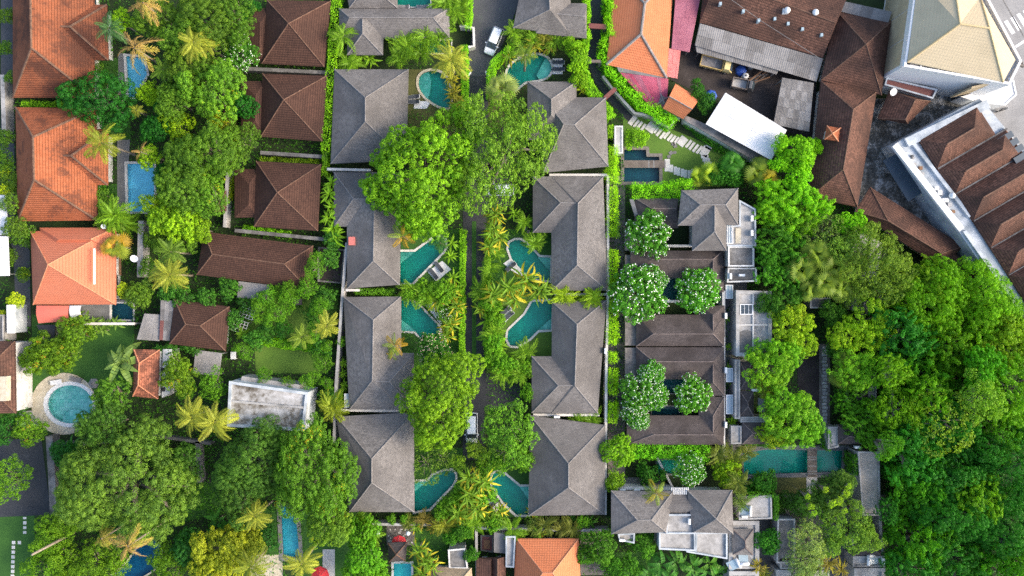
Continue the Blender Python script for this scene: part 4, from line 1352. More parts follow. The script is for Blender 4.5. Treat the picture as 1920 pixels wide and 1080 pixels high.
D = dict(mat='shingle_dark', capm='cap_dark')
house('dark grey tower house with T-shaped roof above the flat terraces', [([(1278, 357), (1384, 353), (1384, 422), (1271, 423)], [(1313, 384), (1361, 384)], dict(he=5.5)), (rect(1298, 372, 1362, 470), [(1340, 386), (1340, 434)], dict(he=5.5, caps='r23', pitch=.7))], he=5.5, mat='shingle', capm='cap_grey')
house('low dark roof hidden beside the topmost frangipani', [(rect(1190, 372, 1272, 428), [(1222, 391), (1268, 391)], dict(caps='r0'))], **D)
house('dark shingled pavilion between the two upper courtyards', [(rect(1182, 470, 1356, 520), [(1222, 486), (1337, 486)], dict(caps='r01')), (rect(1310, 486, 1357, 547), [(1337, 486), (1337, 523)], dict(caps='r2'))], **D)
house('dark ridged pavilion forming the upper of the twin roofs', [(rect(1193, 590, 1358, 649), [(1225, 626), (1337, 626)], dict(caps='r23')), (rect(1310, 573, 1359, 632), [(1337, 590), (1337, 626)], dict(caps='r'))], **D)
house('dark ridged pavilion forming the lower of the twin roofs', [(rect(1193, 651, 1358, 711), [(1225, 678), (1337, 678)], dict(caps='r0')), (rect(1310, 675, 1359, 742), [(1337, 678), (1337, 717)], dict(caps='r2'))], **D)
house('dark shingled pavilion below the lower courtyard pools', [(rect(1175, 779, 1357, 834), [(1225, 815), (1337, 815)], dict(caps='r3')), (rect(1310, 744, 1358, 818), [(1337, 780), (1337, 815)], dict(caps='r1'))], **D)
for k, (x0, y0, x1, y1) in enumerate(((1172, 432, 1200, 470), (1172, 592, 1200, 648), (1172, 652, 1200, 712), (1172, 720, 1200, 775), (1172, 478, 1196, 588))):
    flat(['low dark porch roof beside the topmost frangipani', 'low dark porch roof ending the upper twin pavilion', 'low dark porch roof ending the lower twin pavilion', 'low dark porch roof beside the lower frangipanis', 'low dark porch roof behind the wide frangipani'][k], rect(x0, y0, x1, y1), 2.5, 'stone_dark', 'concrete_dark', 0.0, name='porch', cat='porch', group='porches along the courtyard path')
r = house('grey double-hipped house with stained concrete terraces', [([(1146, 920), (1262, 921), (1249, 998), (1146, 1001)], [(1195, 975), (1221, 975)], dict(he=5)), ([(1288, 919), (1373, 919), (1375, 1001), (1300, 998)], [(1343, 973)], dict(he=5, hr=7.2)), ([(1235, 922), (1320, 926), (1322, 962), (1235, 962)], [(1245, 953), (1315, 953)], dict(he=4.6, hr=5.4, caps=''))], he=5)
flat(None, rect(1248, 963, 1304, 1000), 4.6, 'concrete', root=r)
flat(None, [(1235, 996), (1303, 996), (1303, 1032), (1235, 1029)], 4.2, 'concrete', root=r)
flat(None, [(1304, 997), (1363, 997), (1363, 1047), (1286, 1034), (1286, 1028), (1303, 1030)], 4.0, 'concrete', root=r)
flat(None, [(1158, 1000), (1190, 998), (1189, 1018), (1160, 1012)], 3.6, 'concrete', root=r)
for k in range(9):
    x = 1259 + k * 3.8
    MB().prism([P(x, 914, 4.9), P(x + 1.6, 914, 4.9), P(x + 1.6, 927, 4.9), P(x, 927, 4.9)], 4.75, 4.95).part('pergola_slat', M['white'], r)
house('small dark hip roof framed by concrete gutters', [([(1373, 992), (1413, 992), (1412, 1041), (1374, 1040)], [(1397, 1014), (1398, 1027)], dict(he=3.6))], he=3.6, mat='shingle', capm='cap_dark', open_=False)
for lab, q, rg in (('upper of two small dark hips beside the long gutter wall', rect(1387, 678, 1411, 731), [(1400, 702), (1401, 710)]), ('lower of two small dark hips beside the long gutter wall', rect(1387, 733, 1413, 780), [(1402, 755), (1403, 762)]), ('small dark hip roof above the long teal pool', rect(1392, 792, 1441, 833), [(1412, 812), (1425, 812)]), ('small dark hip roof above the end of the long pool', rect(1571, 798, 1616, 833), [(1592, 818), (1600, 819)]), ('small dark hip roof half hidden beside the plank walkway', rect(1594, 730, 1628, 762), [(1608, 745), (1614, 745)]), ('small dark hip roof at the ravine wall', rect(1602, 1005, 1652, 1042), [(1622, 1024), (1634, 1024)])):
    house(lab, [(q, rg, dict(he=3.2, inset=0.4))], mat='shingle_dark', capm='cap_dark', he=3.2, name='pavilion', cat='pavilion', open_=False)

house('large bright orange roof with grey cement ridges beside the lane', [([(1155, -48), (1264, -48), (1250, 146), (1137, 121)], [(1209, 6), (1202, 64)], dict(hr=5.3, capr=0.2))], mat='orange', capm='cap_cement')
house('small orange roof with dark holes beside the white sheet roof', [([(1267, 157), (1312, 185), (1281, 223), (1243, 203)], [(1255, 181), (1298, 205)], dict(hr=4.6, caps='r', inset=0.3))], mat='orange', capm='cap_cement')
house('tiny grey pyramid roof tucked beside the crimson sheets', [([(1237, 172), (1254, 182), (1250, 200), (1232, 196)], [(1243, 187)], dict(inset=.2))], mat='shingle', capm='cap_grey', he=2.6, name='hut', cat='hut', open_=False)
OB = dict(mat='old_brown', capm='cap_brown')
r = house('long old brown roof with white roof ventilators above the truck yard', [([(1330, -110), (1605, -45), (1543, 108), (1312, 42)], [(1345, -40), (1567, 43)], dict(hr=6.4, caps='r'))], he=3.4, **OB)
for k, (x, y) in enumerate([(1350, 8), (1393, 22), (1422, 39), (1452, 36), (1477, 45), (1504, 55), (1540, 66)]):
    c = P(x, y, 5.2)
    MB().box((c.x - .18, c.y - .22, 4.2), (c.x + .18, c.y + .22, 5.55 - 0.02 * k)).part('glass_tile', M['skylight'], r)
for x, y in [(1475, 20), (1528, 24)]:
    c = P(x, y, 6.3)
    MB().box((c.x - .5, c.y - .35, 5.0), (c.x + .3, c.y + .35, 6.2)).part('vent_base', M['white'], r)
    MB().lathe([(0.1, 0), (0.42, 0.15), (0.46, 0.4), (0.3, 0.65), (0.05, 0.75)], 14, (c.x, c.y, 6.2)).part('ventilator', M['white'], r, True)
r = house('dark brown long roof with a small turret', [([(1568, 20), (1672, 40), (1653, 178), (1540, 150)], [(1624, 83)], dict(hr=7.6)), ([(1539, 152), (1644, 172), (1608, 388), (1517, 370)], [(1600, 205), (1581, 318)], dict(hr=6.8))], he=3.4, **OB)
ro = hip(r, [(1551, 236), (1576, 240), (1572, 265), (1546, 261)], [(1561, 250)], he=6.0, hr=7.2, mat='red_clean', capm='cap_orange', capr=0.1, inset=0.4, base=3.5)
house('squat brown hip roof in the court below the cream roof', [([(1668, 170), (1745, 190), (1702, 232), (1646, 222)], [(1716, 187), (1698, 224)], dict(hr=5.2))], **OB)
house('long slanting brown roof above the wooded ravine', [([(1632, 351), (1808, 462), (1763, 500), (1604, 396)], [(1665, 414), (1765, 475)]), ([(1782, 468), (1836, 515), (1801, 531), (1768, 488)], [(1795, 497), (1810, 508)], dict(caps=''))], **OB)
# cream roofed building
c = P(1790, 80)
r = thing('cream_roofed_building', 'tall white building with a big cream tiled roof beside the street', 'building', c)
h0, h1 = 9.6, 13.6
V = [P(1702, 116, h0), P(1881, 154, h0), P(1904, 112, h0), P(1838, -6, h0), P(1780, -95, h0), P(1722, -40, h0), P(1800, 45, h1), P(1855, 53, h1)]
ro = roof_mesh(r, [0, 1, 2, 3, 4, 5], [[0, 1, 7, 6], [1, 2, 7], [2, 3, 7], [3, 4, 6, 7], [4, 5, 6], [5, 0, 6]], V, M['cream'], 0.25)
for a, b in ((0, 6), (1, 7), (3, 7), (4, 6), (6, 7)):
    cap(r, ro, V[a], V[b], M['cap_cream'], 0.14)
W = [P(1692, 126, 9), P(1890, 160, 9), P(1912, 116, 9), P(1845, -10, 9), P(1785, -110, 9), P(1718, -60, 9)]
MB().prism([(p.x, p.y) for p in W], 0.0, 8.7).part('wall', M['white'], r)
V_, F_ = ring(offset([(p.x, p.y) for p in W], -0.3), 0.32, 8.7, 9.5)
part('parapet', V_, F_, M['white'], r)
for t0, t1 in ((.04, .30), (.31, .60), (.61, .95)):
    a, b = W[0].lerp(W[5], t0), W[0].lerp(W[5], t1)
    n = Vector((-0.07, -0.01, 0))
    MB().prism([a + n, b + n, b + Vector((.2, 0, 0)), a + Vector((.2, 0, 0))], 0.6, 8.2).part('beige_panel', M['beige'], r)
MB().prism([P(1799, 176, 5), P(1872, 160, 5), P(1878, 154, 5), P(1800, 172, 5)], 2.5, 8.0).part('beige_panel', M['beige'], r)
for k in range(7):
    t = k / 6
    a = W[0].lerp(W[1], t)
    MB().box((a.x - .1, a.y - .05, 8.71), (a.x + .1, a.y + 1.0, 9.3)).part('parapet_fin', M['white'], r)
for k in range(5):
    t = (k + 0.6) / 5.5
    a = W[0].lerp(W[1], t)
    MB().box((a.x - .6, a.y + .35, 8.71), (a.x + .6, a.y + .8, 9.1)).part('air_conditioner', M['concrete'], r)
for k in range(22):
    t = k / 21
    a = P(1847, -4, 8.6).lerp(P(1912, 116, 8.6), t)
    MB().prism([(a.x, a.y), (a.x + .75, a.y - .42), (a.x + .62, a.y - .75), (a.x - .13, a.y - .33)], 8.2, 8.6).part('awning_tile', M['stone_dark'], r)
flat('brown roofed annex with a satellite dish below the cream roof', [(1661, 146), (1757, 168), (1748, 186), (1657, 160)], 3.4, 'maroon', 'blue_plaster', 0.25, pm='blue_plaster')
flat('white sloping porch roof beside the cream-roofed building corner', [(1800, 182), (1900, 150), (1906, 178), (1884, 198), (1836, 193)], 3.0, 'white_sheet', 'white', 0.15, pm='white')
# saw-tooth brown roofs on the white-banded building
c = P(1850, 380)
r = thing('terraced_building', 'white-banded building with a row of parallel brown tiled roofs', 'building', c)
HB = 5.0
Lk = [(1722, 262), (1757, 317), (1791, 364), (1824, 415), (1857, 465), (1890, 516), (1922, 567), (1955, 618)]
dx, dy = 0.86, -0.50
lens = [128, 150, 165, 170, 170, 170, 170]
for k in range(7):
    a, b = Lk[k], Lk[k + 1]
    L = lens[k]
    q = [a, (a[0] + dx * L, a[1] + dy * L), (b[0] + dx * L, b[1] + dy * L), b]
    m_ = ((a[0] + b[0]) / 2, (a[1] + b[1]) / 2)
    hip(r, q, [(m_[0] + dx * 38 + 3, m_[1] + dy * 38), (m_[0] + dx * (L - 30) + 3, m_[1] + dy * (L - 30))], he=HB + 0.9, hr=HB + 3.0, mat='old_brown', capm='cap_brown', caps='r', walls=False, capr=0.12)
    if k:
        p0, p1 = P(a[0], a[1], HB + 0.66), P(a[0] + dx * L, a[1] + dy * L, HB + 0.66)
        n = (p1 - p0).normalized().cross(Vector((0, 0, 1))) * 0.13
        MB().add([p0 + n, p1 + n, p1 - n, p0 - n] + [v + Vector((0, 0, 0.35)) for v in (p0 + n, p1 + n, p1 - n, p0 - n)], [(4, 7, 6, 5)[::-1], (0, 1, 5, 4)[::-1], (1, 2, 6, 5)[::-1], (2, 3, 7, 6)[::-1], (3, 0, 4, 7)[::-1]]).part('gutter', M['concrete_dark'], r)
E = [P(1680, 268, HB), P(1832, 186, HB), P(1850, 205, HB), P(2080, 480, HB), P(1990, 640, HB), P(1900, 590, HB)]
MB().prism([(p.x, p.y) for p in E], 0, HB + 0.55).part('wall', M['blue_plaster'], r)
def band(pts, w, z0, z1, mat, nm):
    q = [P(x, y, HB) for x, y in pts]
    n = (q[1] - q[0]).normalized().cross(Vector((0, 0, 1)))
    MB().prism([q[0], q[1], q[1] + n * w, q[0] + n * w], z0, z1).part(nm, M[mat], r)
band([(1676, 270), (1800, 428)], 0.9, HB + 0.56, HB + 1.1, 'white', 'balcony_parapet')
band([(1704, 262), (1815, 405)], 0.5, HB + 0.56, HB + 1.0, 'blue_plaster', 'parapet')
band([(1804, 432), (1912, 585)], 0.5, HB + 0.56, HB + 1.0, 'blue_plaster', 'parapet')
band([(1842, 190), (1690, 262)], -1.3, HB + 0.56, HB + 1.05, 'blue_plaster', 'parapet')
for k in range(5):
    c = P(1868 + k * 10, 256 + k * 9, 6)
    MB().prism([P(1866 + k * 10, 262 + k * 12, 6), P(1892 + k * 10, 246 + k * 12, 6), P(1898 + k * 10, 256 + k * 12, 6), P(1872 + k * 10, 272 + k * 12, 6)], 6.3, 6.5 - 0.01 * k).part('glass_canopy', M['navy'], r)
c = P(1788, 366, 6.6)
MB().lathe([(0.4, 0), (0.45, 0.3), (0.3, 0.6), (0.05, 0.72)], 14, (c.x, c.y, HB + 1.0)).part('water_tank', M['white'], r, True)
rr = random.Random(3)
for k in range(16):
    t = rr.uniform(0.1, 0.95)
    x, y = 1692 + (1806 - 1692) * t + rr.uniform(-2, 3), 270 + (420 - 270) * t + rr.uniform(-3, 3)
    c = P(x, y, 6)
    s = rr.uniform(.12, .3)
    MB().box((c.x - s, c.y - s * rr.uniform(.6, 1.4), HB + .56), (c.x + s, c.y + s, HB + .75 + s)).part('stored_box', M[rr.choice(['wood_brown', 'white', 'graypaint', 'concrete'])], r)
flat('dark navy sheet awning beside the white-banded building', [(1655, 301), (1683, 287), (1728, 362), (1703, 378)], 3.2, 'navy', 'graypaint', 0.0, name='awning', cat='awning', base=2.9)
flat('grey-blue flat roof along the sawtooth building edge', [(1806, 470), (1834, 442), (1905, 566), (1880, 572)], 3.0, 'blue_plaster', 'blue_plaster', 0.2)

# lower middle
house('bright orange hip roof at the bottom edge below the compound', [([(968, 1010), (1085, 1010), (1091, 1150), (961, 1150)], [(1018, 1074), (1036, 1074)], dict(hr=6.6))], mat='orange', capm='cap_orange')
house('mottled brown double roof at the bottom edge beside the orange roof', [([(893, 1046), (922, 1046), (922, 1120), (893, 1120)], [(920, 1050), (920, 1110)], dict(caps='', hr=3.9)), ([(921, 1046), (948, 1044), (948, 1120), (921, 1120)], [(933, 1048), (933, 1110)], dict(caps='r', hr=4.2))], mat='old_brown', capm='cap_brown', open_=False)
flat('concrete slab roof between the brown and orange bottom roofs', [(948, 1004), (967, 1004), (964, 1063), (948, 1062)], 3.0, 'concrete')
flat('grey terrace boards above the mottled brown roof', [(926, 997), (948, 1003), (948, 1038), (926, 1036)], 2.6, 'cement_sheet_b', parapet=0)
flat('small brick terrace with a wooden chair at the bottom wall', [(901, 1003), (925, 1003), (925, 1036), (901, 1032)], 0.6, 'maroon', 'concrete_dark', 0.1)
house('cream thatched hut at the bottom edge', [([(800, 1062), (884, 1065), (890, 1130), (800, 1130)], [(840, 1092), (860, 1092)], dict(hr=5.2))], mat='thatch', capm='thatch', name='thatched_hut', cat='hut', open_=False)
flat('dark slab roof with white rim behind the thatched hut', [(840, 1030), (872, 1027), (878, 1066), (842, 1066)], 2.9, 'concrete_dark', 'plaster', 0.2)
house('dark hipped hut beside the bottom edge pool', [([(727, 1018), (764, 1016), (760, 1052), (729, 1054)], [(743, 1040)], dict(hr=4.2, inset=.3))], mat='shingle_dark', capm='cap_brown', he=2.6, name='hut', cat='hut', open_=False)
house('small brown gazebo roof beside the wall of the third bungalow', [([(404, 358), (424, 358), (424, 396), (402, 398)], [(413, 377)], dict(inset=.3))], mat='brown', capm='cap_brown', he=2.5, name='gazebo', cat='gazebo', open_=False)
flat('brick gate post block beside the second bungalow', rect(419, 195, 436, 232), 2.2, 'maroon', 'maroon', 0, name='gate_block', cat='block')
# mouldy flat roof
r = flat('white concrete building with a mouldy flat roof in two bays', [(431, 714), (579, 735), (571, 808), (427, 799)], 5.6, 'mouldy', 'blue_plaster', 0.35, 0.4)
p0, p1 = P(430, 752, 5.6), P(576, 765, 5.6)
MB().prism([(p0.x, p0.y + .2), (p1.x, p1.y + .2), (p1.x, p1.y - .1), (p0.x, p0.y - .1)], 5.6, 5.9).part('roof_beam', M['concrete'], r)
MB().prism([P(452, 706, 4), P(560, 722, 4), P(562, 730, 4), P(450, 714, 4)], 0, 3.6).part('lean_to', M['concrete'], r)
# left strip of white roofs
sheets('white sheet roof at the frame edge beside the lane', [(-40, 366), (12, 366), (17, 440), (-40, 440)], [4.0] * 4, 4, 5, [M['white_sheet']], seed=31, gap=0.03)
sheets('long white sheet roof at the frame edge below the upper one', [(-40, 443), (17, 443), (19, 516), (-40, 518)], [4.2] * 4, 4, 5, [M['white_sheet']], seed=32, gap=0.03)
flat('narrow white slab roof beside the lower lane', [(12, 572), (27, 571), (27, 625), (13, 625)], 3.2, 'white', 'blue_plaster', 0)
flat('dark shed roof under the salmon awning', [(68, 609), (104, 609), (102, 632), (82, 636)], 2.4, 'black', 'concrete_dark', 0)
flat('grey concrete yard building at the left frame edge', [(-40, 590), (8, 590), (8, 640), (-40, 640)], 3.0, 'concrete_dark', 'concrete', 0.2)
# salmon awning and white awning
for lab, q, mt in (('salmon fabric porch awning below the salmon-roofed house', [(70, 573), (131, 573), (130, 602), (72, 606)], 'salmon_cloth'), ('white fabric porch awning beside the salmon awning', [(132, 573), (154, 573), (152, 590), (133, 597)], 'white')):
    c = P(q[0][0], q[0][1])
    r = thing('awning', lab, 'awning', c, 0, 'porch awnings')
    qq = [P(x, y, 3.0) for x, y in q]
    V, F = [], []
    for i in range(9):
        for j in range(5):
            p = lerp2(qq, i / 8, j / 4)
            V.append(p + Vector((0, 0, 0.55 * math.sin(math.pi * min(1, .15 + j / 4 * .85)) * (0.75 + .25 * math.sin(math.pi * i / 8)))))
    for i in range(8):
        for j in range(4):
            F.append((i * 5 + j, i * 5 + j + 1, (i + 1) * 5 + j + 1, (i + 1) * 5 + j))
    part('canvas', V, F, M[mt], r, None, True)
    for p in qq:
        MB().tube([(p.x, p.y, 0), (p.x, p.y, 3.0)], 0.05).part('pole', M['steel'], r)

# ------------------------------------------------------------------ flat terraces of the right-hand complex
flat('pale concrete roof terrace with skylight beside the tower house', [(1385, 375), (1416, 392), (1417, 462), (1362, 462), (1362, 425), (1385, 422)], 4.6, 'concrete', 'blue_plaster', 0.3)
flat('square grey roof slab below the pale roof terrace', [(1364, 462), (1413, 462), (1413, 500), (1364, 500)], 4.3, 'concrete_dark', 'plaster', 0.35, pm='plaster')
flat('equipment roof with air conditioners below the square slab', [(1364, 502), (1418, 502), (1418, 528), (1362, 530)], 3.8, 'concrete_dark', 'plaster', 0.3, pm='plaster')
r = flat('long flat roof with black skylight beside the gutter wall', [(1379, 544), (1446, 546), (1446, 664), (1379, 668)], 3.6, 'concrete', 'concrete', 0.3, 0.5, pm='concrete')
for q in (rect(1411, 549, 1413.5, 663), rect(1386, 608, 1411, 610.5), rect(1414, 608, 1443, 610.5)):
    MB().prism([P(x, y, 3.75) for x, y in q], 3.6, 3.8).part('roof_beam', M['coping'], r)
MB().prism([P(x, y, 3.62) for x, y in [(1387, 622), (1398, 618), (1410, 622), (1410, 662), (1387, 662)]], 3.6, 3.625).part('roof_patch', M['concrete_dark'], r)
flat('narrow concrete gutter roof beside the two small hips', [(1377, 674), (1387, 674), (1387, 785), (1377, 785)], 3.4, 'concrete', 'concrete', 0.2)
flat('grey slab porch between the small hips and the long pool', [(1388, 781), (1440, 781), (1440, 792), (1388, 792)], 3.0, 'concrete', 'concrete', 0.15)
flat('small concrete block beside the gutter roof end', [(1370, 798), (1390, 798), (1390, 832), (1370, 832)], 3.0, 'concrete', 'concrete', 0.2)
flat('bare concrete deck at the ravine edge beside the long pool', [(1607, 846), (1648, 846), (1648, 966), (1616, 966)], 3.6, 'stone_deck', 'concrete', 0.25, pm='concrete')
flat('slab roof with rusty gutter above the bare concrete deck', [(1552, 800), (1572, 800), (1572, 838), (1552, 842)], 3.0, 'concrete', 'concrete', 0.15)
flat('thin roof strip along the ravine wall beside the walkway', [(1628, 705), (1643, 705), (1642, 760), (1626, 760)], 3.0, 'concrete', 'concrete', 0.2)
flat('hidden terrace roof above the walkway beside the ravine', [(1596, 545), (1660, 545), (1660, 582), (1596, 582)], 3.2, 'concrete', 'concrete', 0.2)
flat('dark slab roof behind the palms above the walkway', [(1518, 558), (1556, 558), (1556, 578), (1518, 578)], 3.0, 'concrete_dark', 'concrete', 0.2)
flat('concrete roof slab with grass edge and water heater', [(1383, 930), (1446, 928), (1447, 972), (1385, 974)], 3.4, 'concrete', 'concrete', 0.25)
flat('long grey roof slab beside the round-crowned tree', [(1457, 972), (1490, 972), (1490, 1055), (1455, 1055)], 3.2, 'concrete_dark', 'concrete', 0.25)
flat('concrete gutter roof framing the small dark hip', [(1366, 976), (1423, 976), (1423, 1066), (1366, 1066)], 2.9, 'concrete', 'concrete', 0.2, 0.6)
flat('flat slab at the bottom edge below the small dark hip', [(1366, 1070), (1422, 1070), (1422, 1130), (1366, 1130)], 3.0, 'concrete_dark', 'concrete', 0.3, 0.6, pm='concrete')
flat('flat slab with square skylight at the bottom', [(1462, 1046), (1555, 1046), (1555, 1066), (1462, 1066)], 3.0, 'concrete', 'concrete', 0.2)
flat('pale slab roof at the bottom edge below the skylight', [(1455, 1068), (1554, 1068), (1554, 1130), (1455, 1130)], 3.0, 'concrete', 'concrete', 0.2)
flat('slab roof with water heaters at the ravine corner', [(1598, 1042), (1658, 1042), (1658, 1062), (1598, 1062)], 3.0, 'concrete', 'concrete', 0.25, pm='concrete')
flat('double-gutter slab at the bottom ravine corner', [(1600, 1064), (1658, 1064), (1658, 1130), (1600, 1130)], 3.2, 'concrete', 'concrete', 0.3, 0.5)
flat('concrete block beside the lane behind the steps lawn', [(1152, 236), (1168, 236), (1168, 288), (1152, 288)], 2.4, 'concrete', 'plaster', 0.1)
flat('pale concrete slab with rubble behind the olive tree', [(1600, 430), (1655, 455), (1640, 540), (1590, 520)], 2.4, 'concrete', 'concrete', 0.0)
flat('dark walled courtyard beside the long villa wall', [(598, 463), (648, 468), (642, 532), (597, 528)], 0.4, 'yard', 'concrete_dark', 0.5)

# ------------------------------------------------------------------ sheet roofs, each sheet its own piece
CS, CB = M['cement_sheet'], M['cement_sheet_b']
sheets('upper run of grey corrugated sheets below the long brown roof', [(1312, 44), (1543, 110), (1531, 152), (1303, 84)], [3.3, 3.3, 2.9, 2.9], 15, 2, [CS, CB, CS], seed=2)
sheets('patched lower sheets over the parked dump truck', [(1304, 84), (1462, 128), (1456, 139), (1306, 97)], [2.7, 2.7, 2.5, 2.5], 11, 1, [CB, CS, M['maroon'], CB], seed=3)
sheets('grey sheet shed roof beside the truck yard', [(1466, 146), (1525, 156), (1517, 246), (1450, 232)], [3.2, 3.2, 2.8, 2.8], 6, 5, [CB, CS, CB], seed=4)
sheets('grey sheet strip above the dark brown long roof', [(1571, 0), (1672, 22), (1666, 42), (1565, 18)], [3.9, 3.9, 3.6, 3.6], 9, 1, [CS, CB], seed=5)
sheets('plum red long metal roof beside the big orange roof', [(1268, -30), (1318, -30), (1293, 96), (1259, 90)], [3.4, 3.4, 2.9, 2.9], 6, 4, [M['plum']], seed=6, gap=0.02)
sheets('pink lower metal roof ending beside the dark yard', [(1254, 91), (1276, 95), (1270, 146), (1250, 142)], [2.8, 2.8, 2.5, 2.5], 5, 2, [M['pink']], seed=7, gap=0.02)
sheets('crimson striped metal roof behind the bamboo hedge', [(1162, 136), (1253, 148), (1250, 200), (1215, 196)], [2.9, 2.9, 2.6, 2.6], 12, 1, [M['crimson'], M['crimson'], M['plum']], seed=8, gap=0.03)
sheets('grey cement strip under the big orange roof eave', [(1156, 124), (1250, 136), (1251, 148), (1160, 134)], [2.95, 2.95, 2.9, 2.9], 6, 1, [CB], seed=9, corr=False, posts=False)
r = sheets('white sheet roof beside the slab path lawn', [(1360, 174), (1475, 244), (1447, 299), (1324, 231)], [4.0, 4.0, 3.7, 3.7], 14, 2, [M['white_sheet']], seed=10, gap=0.02)
MB().prism([P(1362, 182, 3.6), P(1468, 246, 3.6), P(1445, 290, 3.6), P(1332, 230, 3.6)], 0, 3.4).part('wall', M['concrete'], r)
flat('dark flat gutter roof wrapped round the white sheet roof', [(1283, 215), (1322, 232), (1447, 300), (1440, 316), (1284, 226)], 2.6, 'concrete_dark', 'plaster', 0.0)
sheets('grey sheet lean-to below the long brown house', [(447, 527), (505, 534), (503, 561), (445, 556)], [2.6, 2.6, 2.4, 2.4], 7, 1, [CS], seed=11)
sheets('dark sheet lean-to beside the small brown house', [(302, 563), (328, 564), (318, 638), (299, 636)], [2.8, 2.8, 2.7, 2.7], 3, 4, [CB, CS, CB, M['maroon']], seed=12)
sheets('pale sheet roof of the shed beside the narrow red house', [(271, 588), (305, 590), (299, 638), (257, 635)], [2.5, 2.5, 2.4, 2.4], 6, 2, [CS], seed=13)
sheets('pale sheet carport roof below the small brown house', [(367, 656), (417, 662), (411, 704), (362, 699)], [2.5, 2.5, 2.4, 2.4], 7, 2, [CS], seed=14)

# ------------------------------------------------------------------ walls
for lab, pts, h, t, m in (
    ('pale long wall between the villas and the leafy gardens', [(650, 455), (643, 540), (637, 620), (630, 720), (626, 832)], 2.6, .28, 'concrete'),
    ('pale wall between the kidney pool villa and the L-shaped villa', [(613, 317), (695, 319)], 2.4, .25, 'plaster'),
    ('short pale wall beside the hedge behind the striped-lounger pool', [(648, 544), (674, 544)], 2.4, .25, 'plaster'),
    ('pale wall above the lower grey villa', [(638, 769), (752, 771)], 2.4, .25, 'plaster'),
    ('white long wall along the shaggy hedge beside the right villas', [(1140, 328), (1140, 560), (1137, 690), (1135, 965)], 2.4, .25, 'plaster'),
    ('white wall between the double-hipped villa and the L-shaped villa', [(1030, 328), (1138, 328)], 2.4, .25, 'plaster'),
    ('white wall above the compound end villa', [(1000, 778), (1124, 778)], 2.4, .25, 'plaster'),
    ('white wall with plants between the two right pools', [(1040, 552), (1140, 552)], 2.0, .25, 'plaster'),
    ('dark mossy wall below the topmost bungalow', [(452, 128), (614, 136)], 1.9, .4, 'concrete_dark'),
    ('dark mossy wall below the second bungalow', [(488, 286), (610, 294)], 1.9, .4, 'concrete_dark'),
    ('dark mossy wall below the third bungalow', [(440, 432), (612, 449)], 1.9, .4, 'concrete_dark'),
    ('pale wall beside the gazebo and the third bungalow', [(427, 318), (421, 426)], 1.9, .35, 'concrete'),
    ('bottom compound wall above the cobbled patio', [(698, 983), (800, 984), (920, 991), (985, 993), (1142, 995)], 2.2, .25, 'concrete'),
    ('wall bordering the wooded ravine beside the concrete deck', [(1646, 842), (1650, 966), (1656, 1090)], 2.6, .3, 'concrete'),
    ('curved lane wall below the bamboo hedge', [(1130, 142), (1150, 168), (1190, 212), (1205, 214), (1225, 222), (1256, 240), (1264, 226)], 1.6, .25, 'concrete'),
    ('thin white wall beside the garden with bent trees', [(155, 607), (252, 607)], 2.0, .25, 'plaster'),
    ('dark wall strip beside the asphalt yard', [(92, 818), (96, 880), (100, 968)], 2.0, .9, 'concrete_dark'),
    ('dark brown wall behind the big mango tree', [(115, 832), (175, 832), (290, 818), (395, 832)], 1.8, .3, 'concrete_dark'),
    ('mossy pillar wall beside the palm pair', [(370, 828), (374, 905)], 1.8, .6, 'concrete_dark'),
    ('grey wall strip along the left lane', [(4, 140), (8, 262)], 2.2, .5, 'concrete'),
    ('pale wall beside the two bottom courts', [(893, 990), (894, 1085)], 2.2, .25, 'concrete'),
    ('white low wall in the topmost frangipani court', [(1252, 461), (1298, 461)], 2.2, .25, 'plaster'),
    ('white wall between courtyard pool and pavilions', [(1236, 565), (1290, 565)], 2.0, .25, 'plaster'),
    ('white wall in front of the double-hipped house', [(1150, 915), (1260, 917)], 2.6, .3, 'plaster'),
    ('pale wall beside the small hidden pool', [(1232, 858), (1262, 915)], 1.2, .2, 'plaster'),
    ('pale lane wall beside the parking gate', [(862, 48), (888, 52), (889, 86), (878, 88)], 1.8, .25, 'plaster'),
    ('gutter wall beside the long flat roof', [(1357, 545), (1357, 860)], 2.8, .3, 'plaster'),
    ('concrete ledge wall beside the salmon-roofed house', [(264, 414), (262, 520)], 2.2, .7, 'concrete'),
):
    wall(lab, pts, h, t, m)
# ------------------------------------------------------------------ vehicles
def loft(st):
    """st: list of (x, [(y, z), ...]) half-sections mirrored in y; closed ends"""
    V, F = [], []
    n = len(st[0][1]) * 2
    for x, h in st:
        V += [(x, y, z) for y, z in h] + [(x, -y, z) for y, z in h[::-1]]
    for i in range(len(st) - 1):
        for k in range(n):
            F.append((i * n + k, i * n + (k + 1) % n, (i + 1) * n + (k + 1) % n, (i + 1) * n + k))
    F += [tuple(range(n - 1, -1, -1)), tuple(range((len(st) - 1) * n, len(st) * n))]
    return MB().add(V, F)

def bevel(o, w=0.04):
    b = o.modifiers.new('bevel', 'BEVEL')
    b.width = w
    b.segments = 2
    b.limit_method = 'ANGLE'
    return o

WHEEL = MB().lathe([(0.16, -0.1), (0.30, -0.1), (0.32, -0.06), (0.32, 0.06), (0.30, 0.1), (0.16, 0.1)], 16).mesh('wheel', M['tyre'])
RIM = MB().lathe([(0.05, -0.105), (0.18, -0.11), (0.18, 0.11), (0.05, 0.105)], 10).mesh('rim', M['steel'])
def wheels(root, xs, y, r=1.0):
    for x in xs:
        for sd in (-1, 1):
            w = link('wheel', WHEEL, root, (x, sd * y, 0.32 * r), (math.pi / 2, 0, 0), r)
            link('rim', RIM, w)

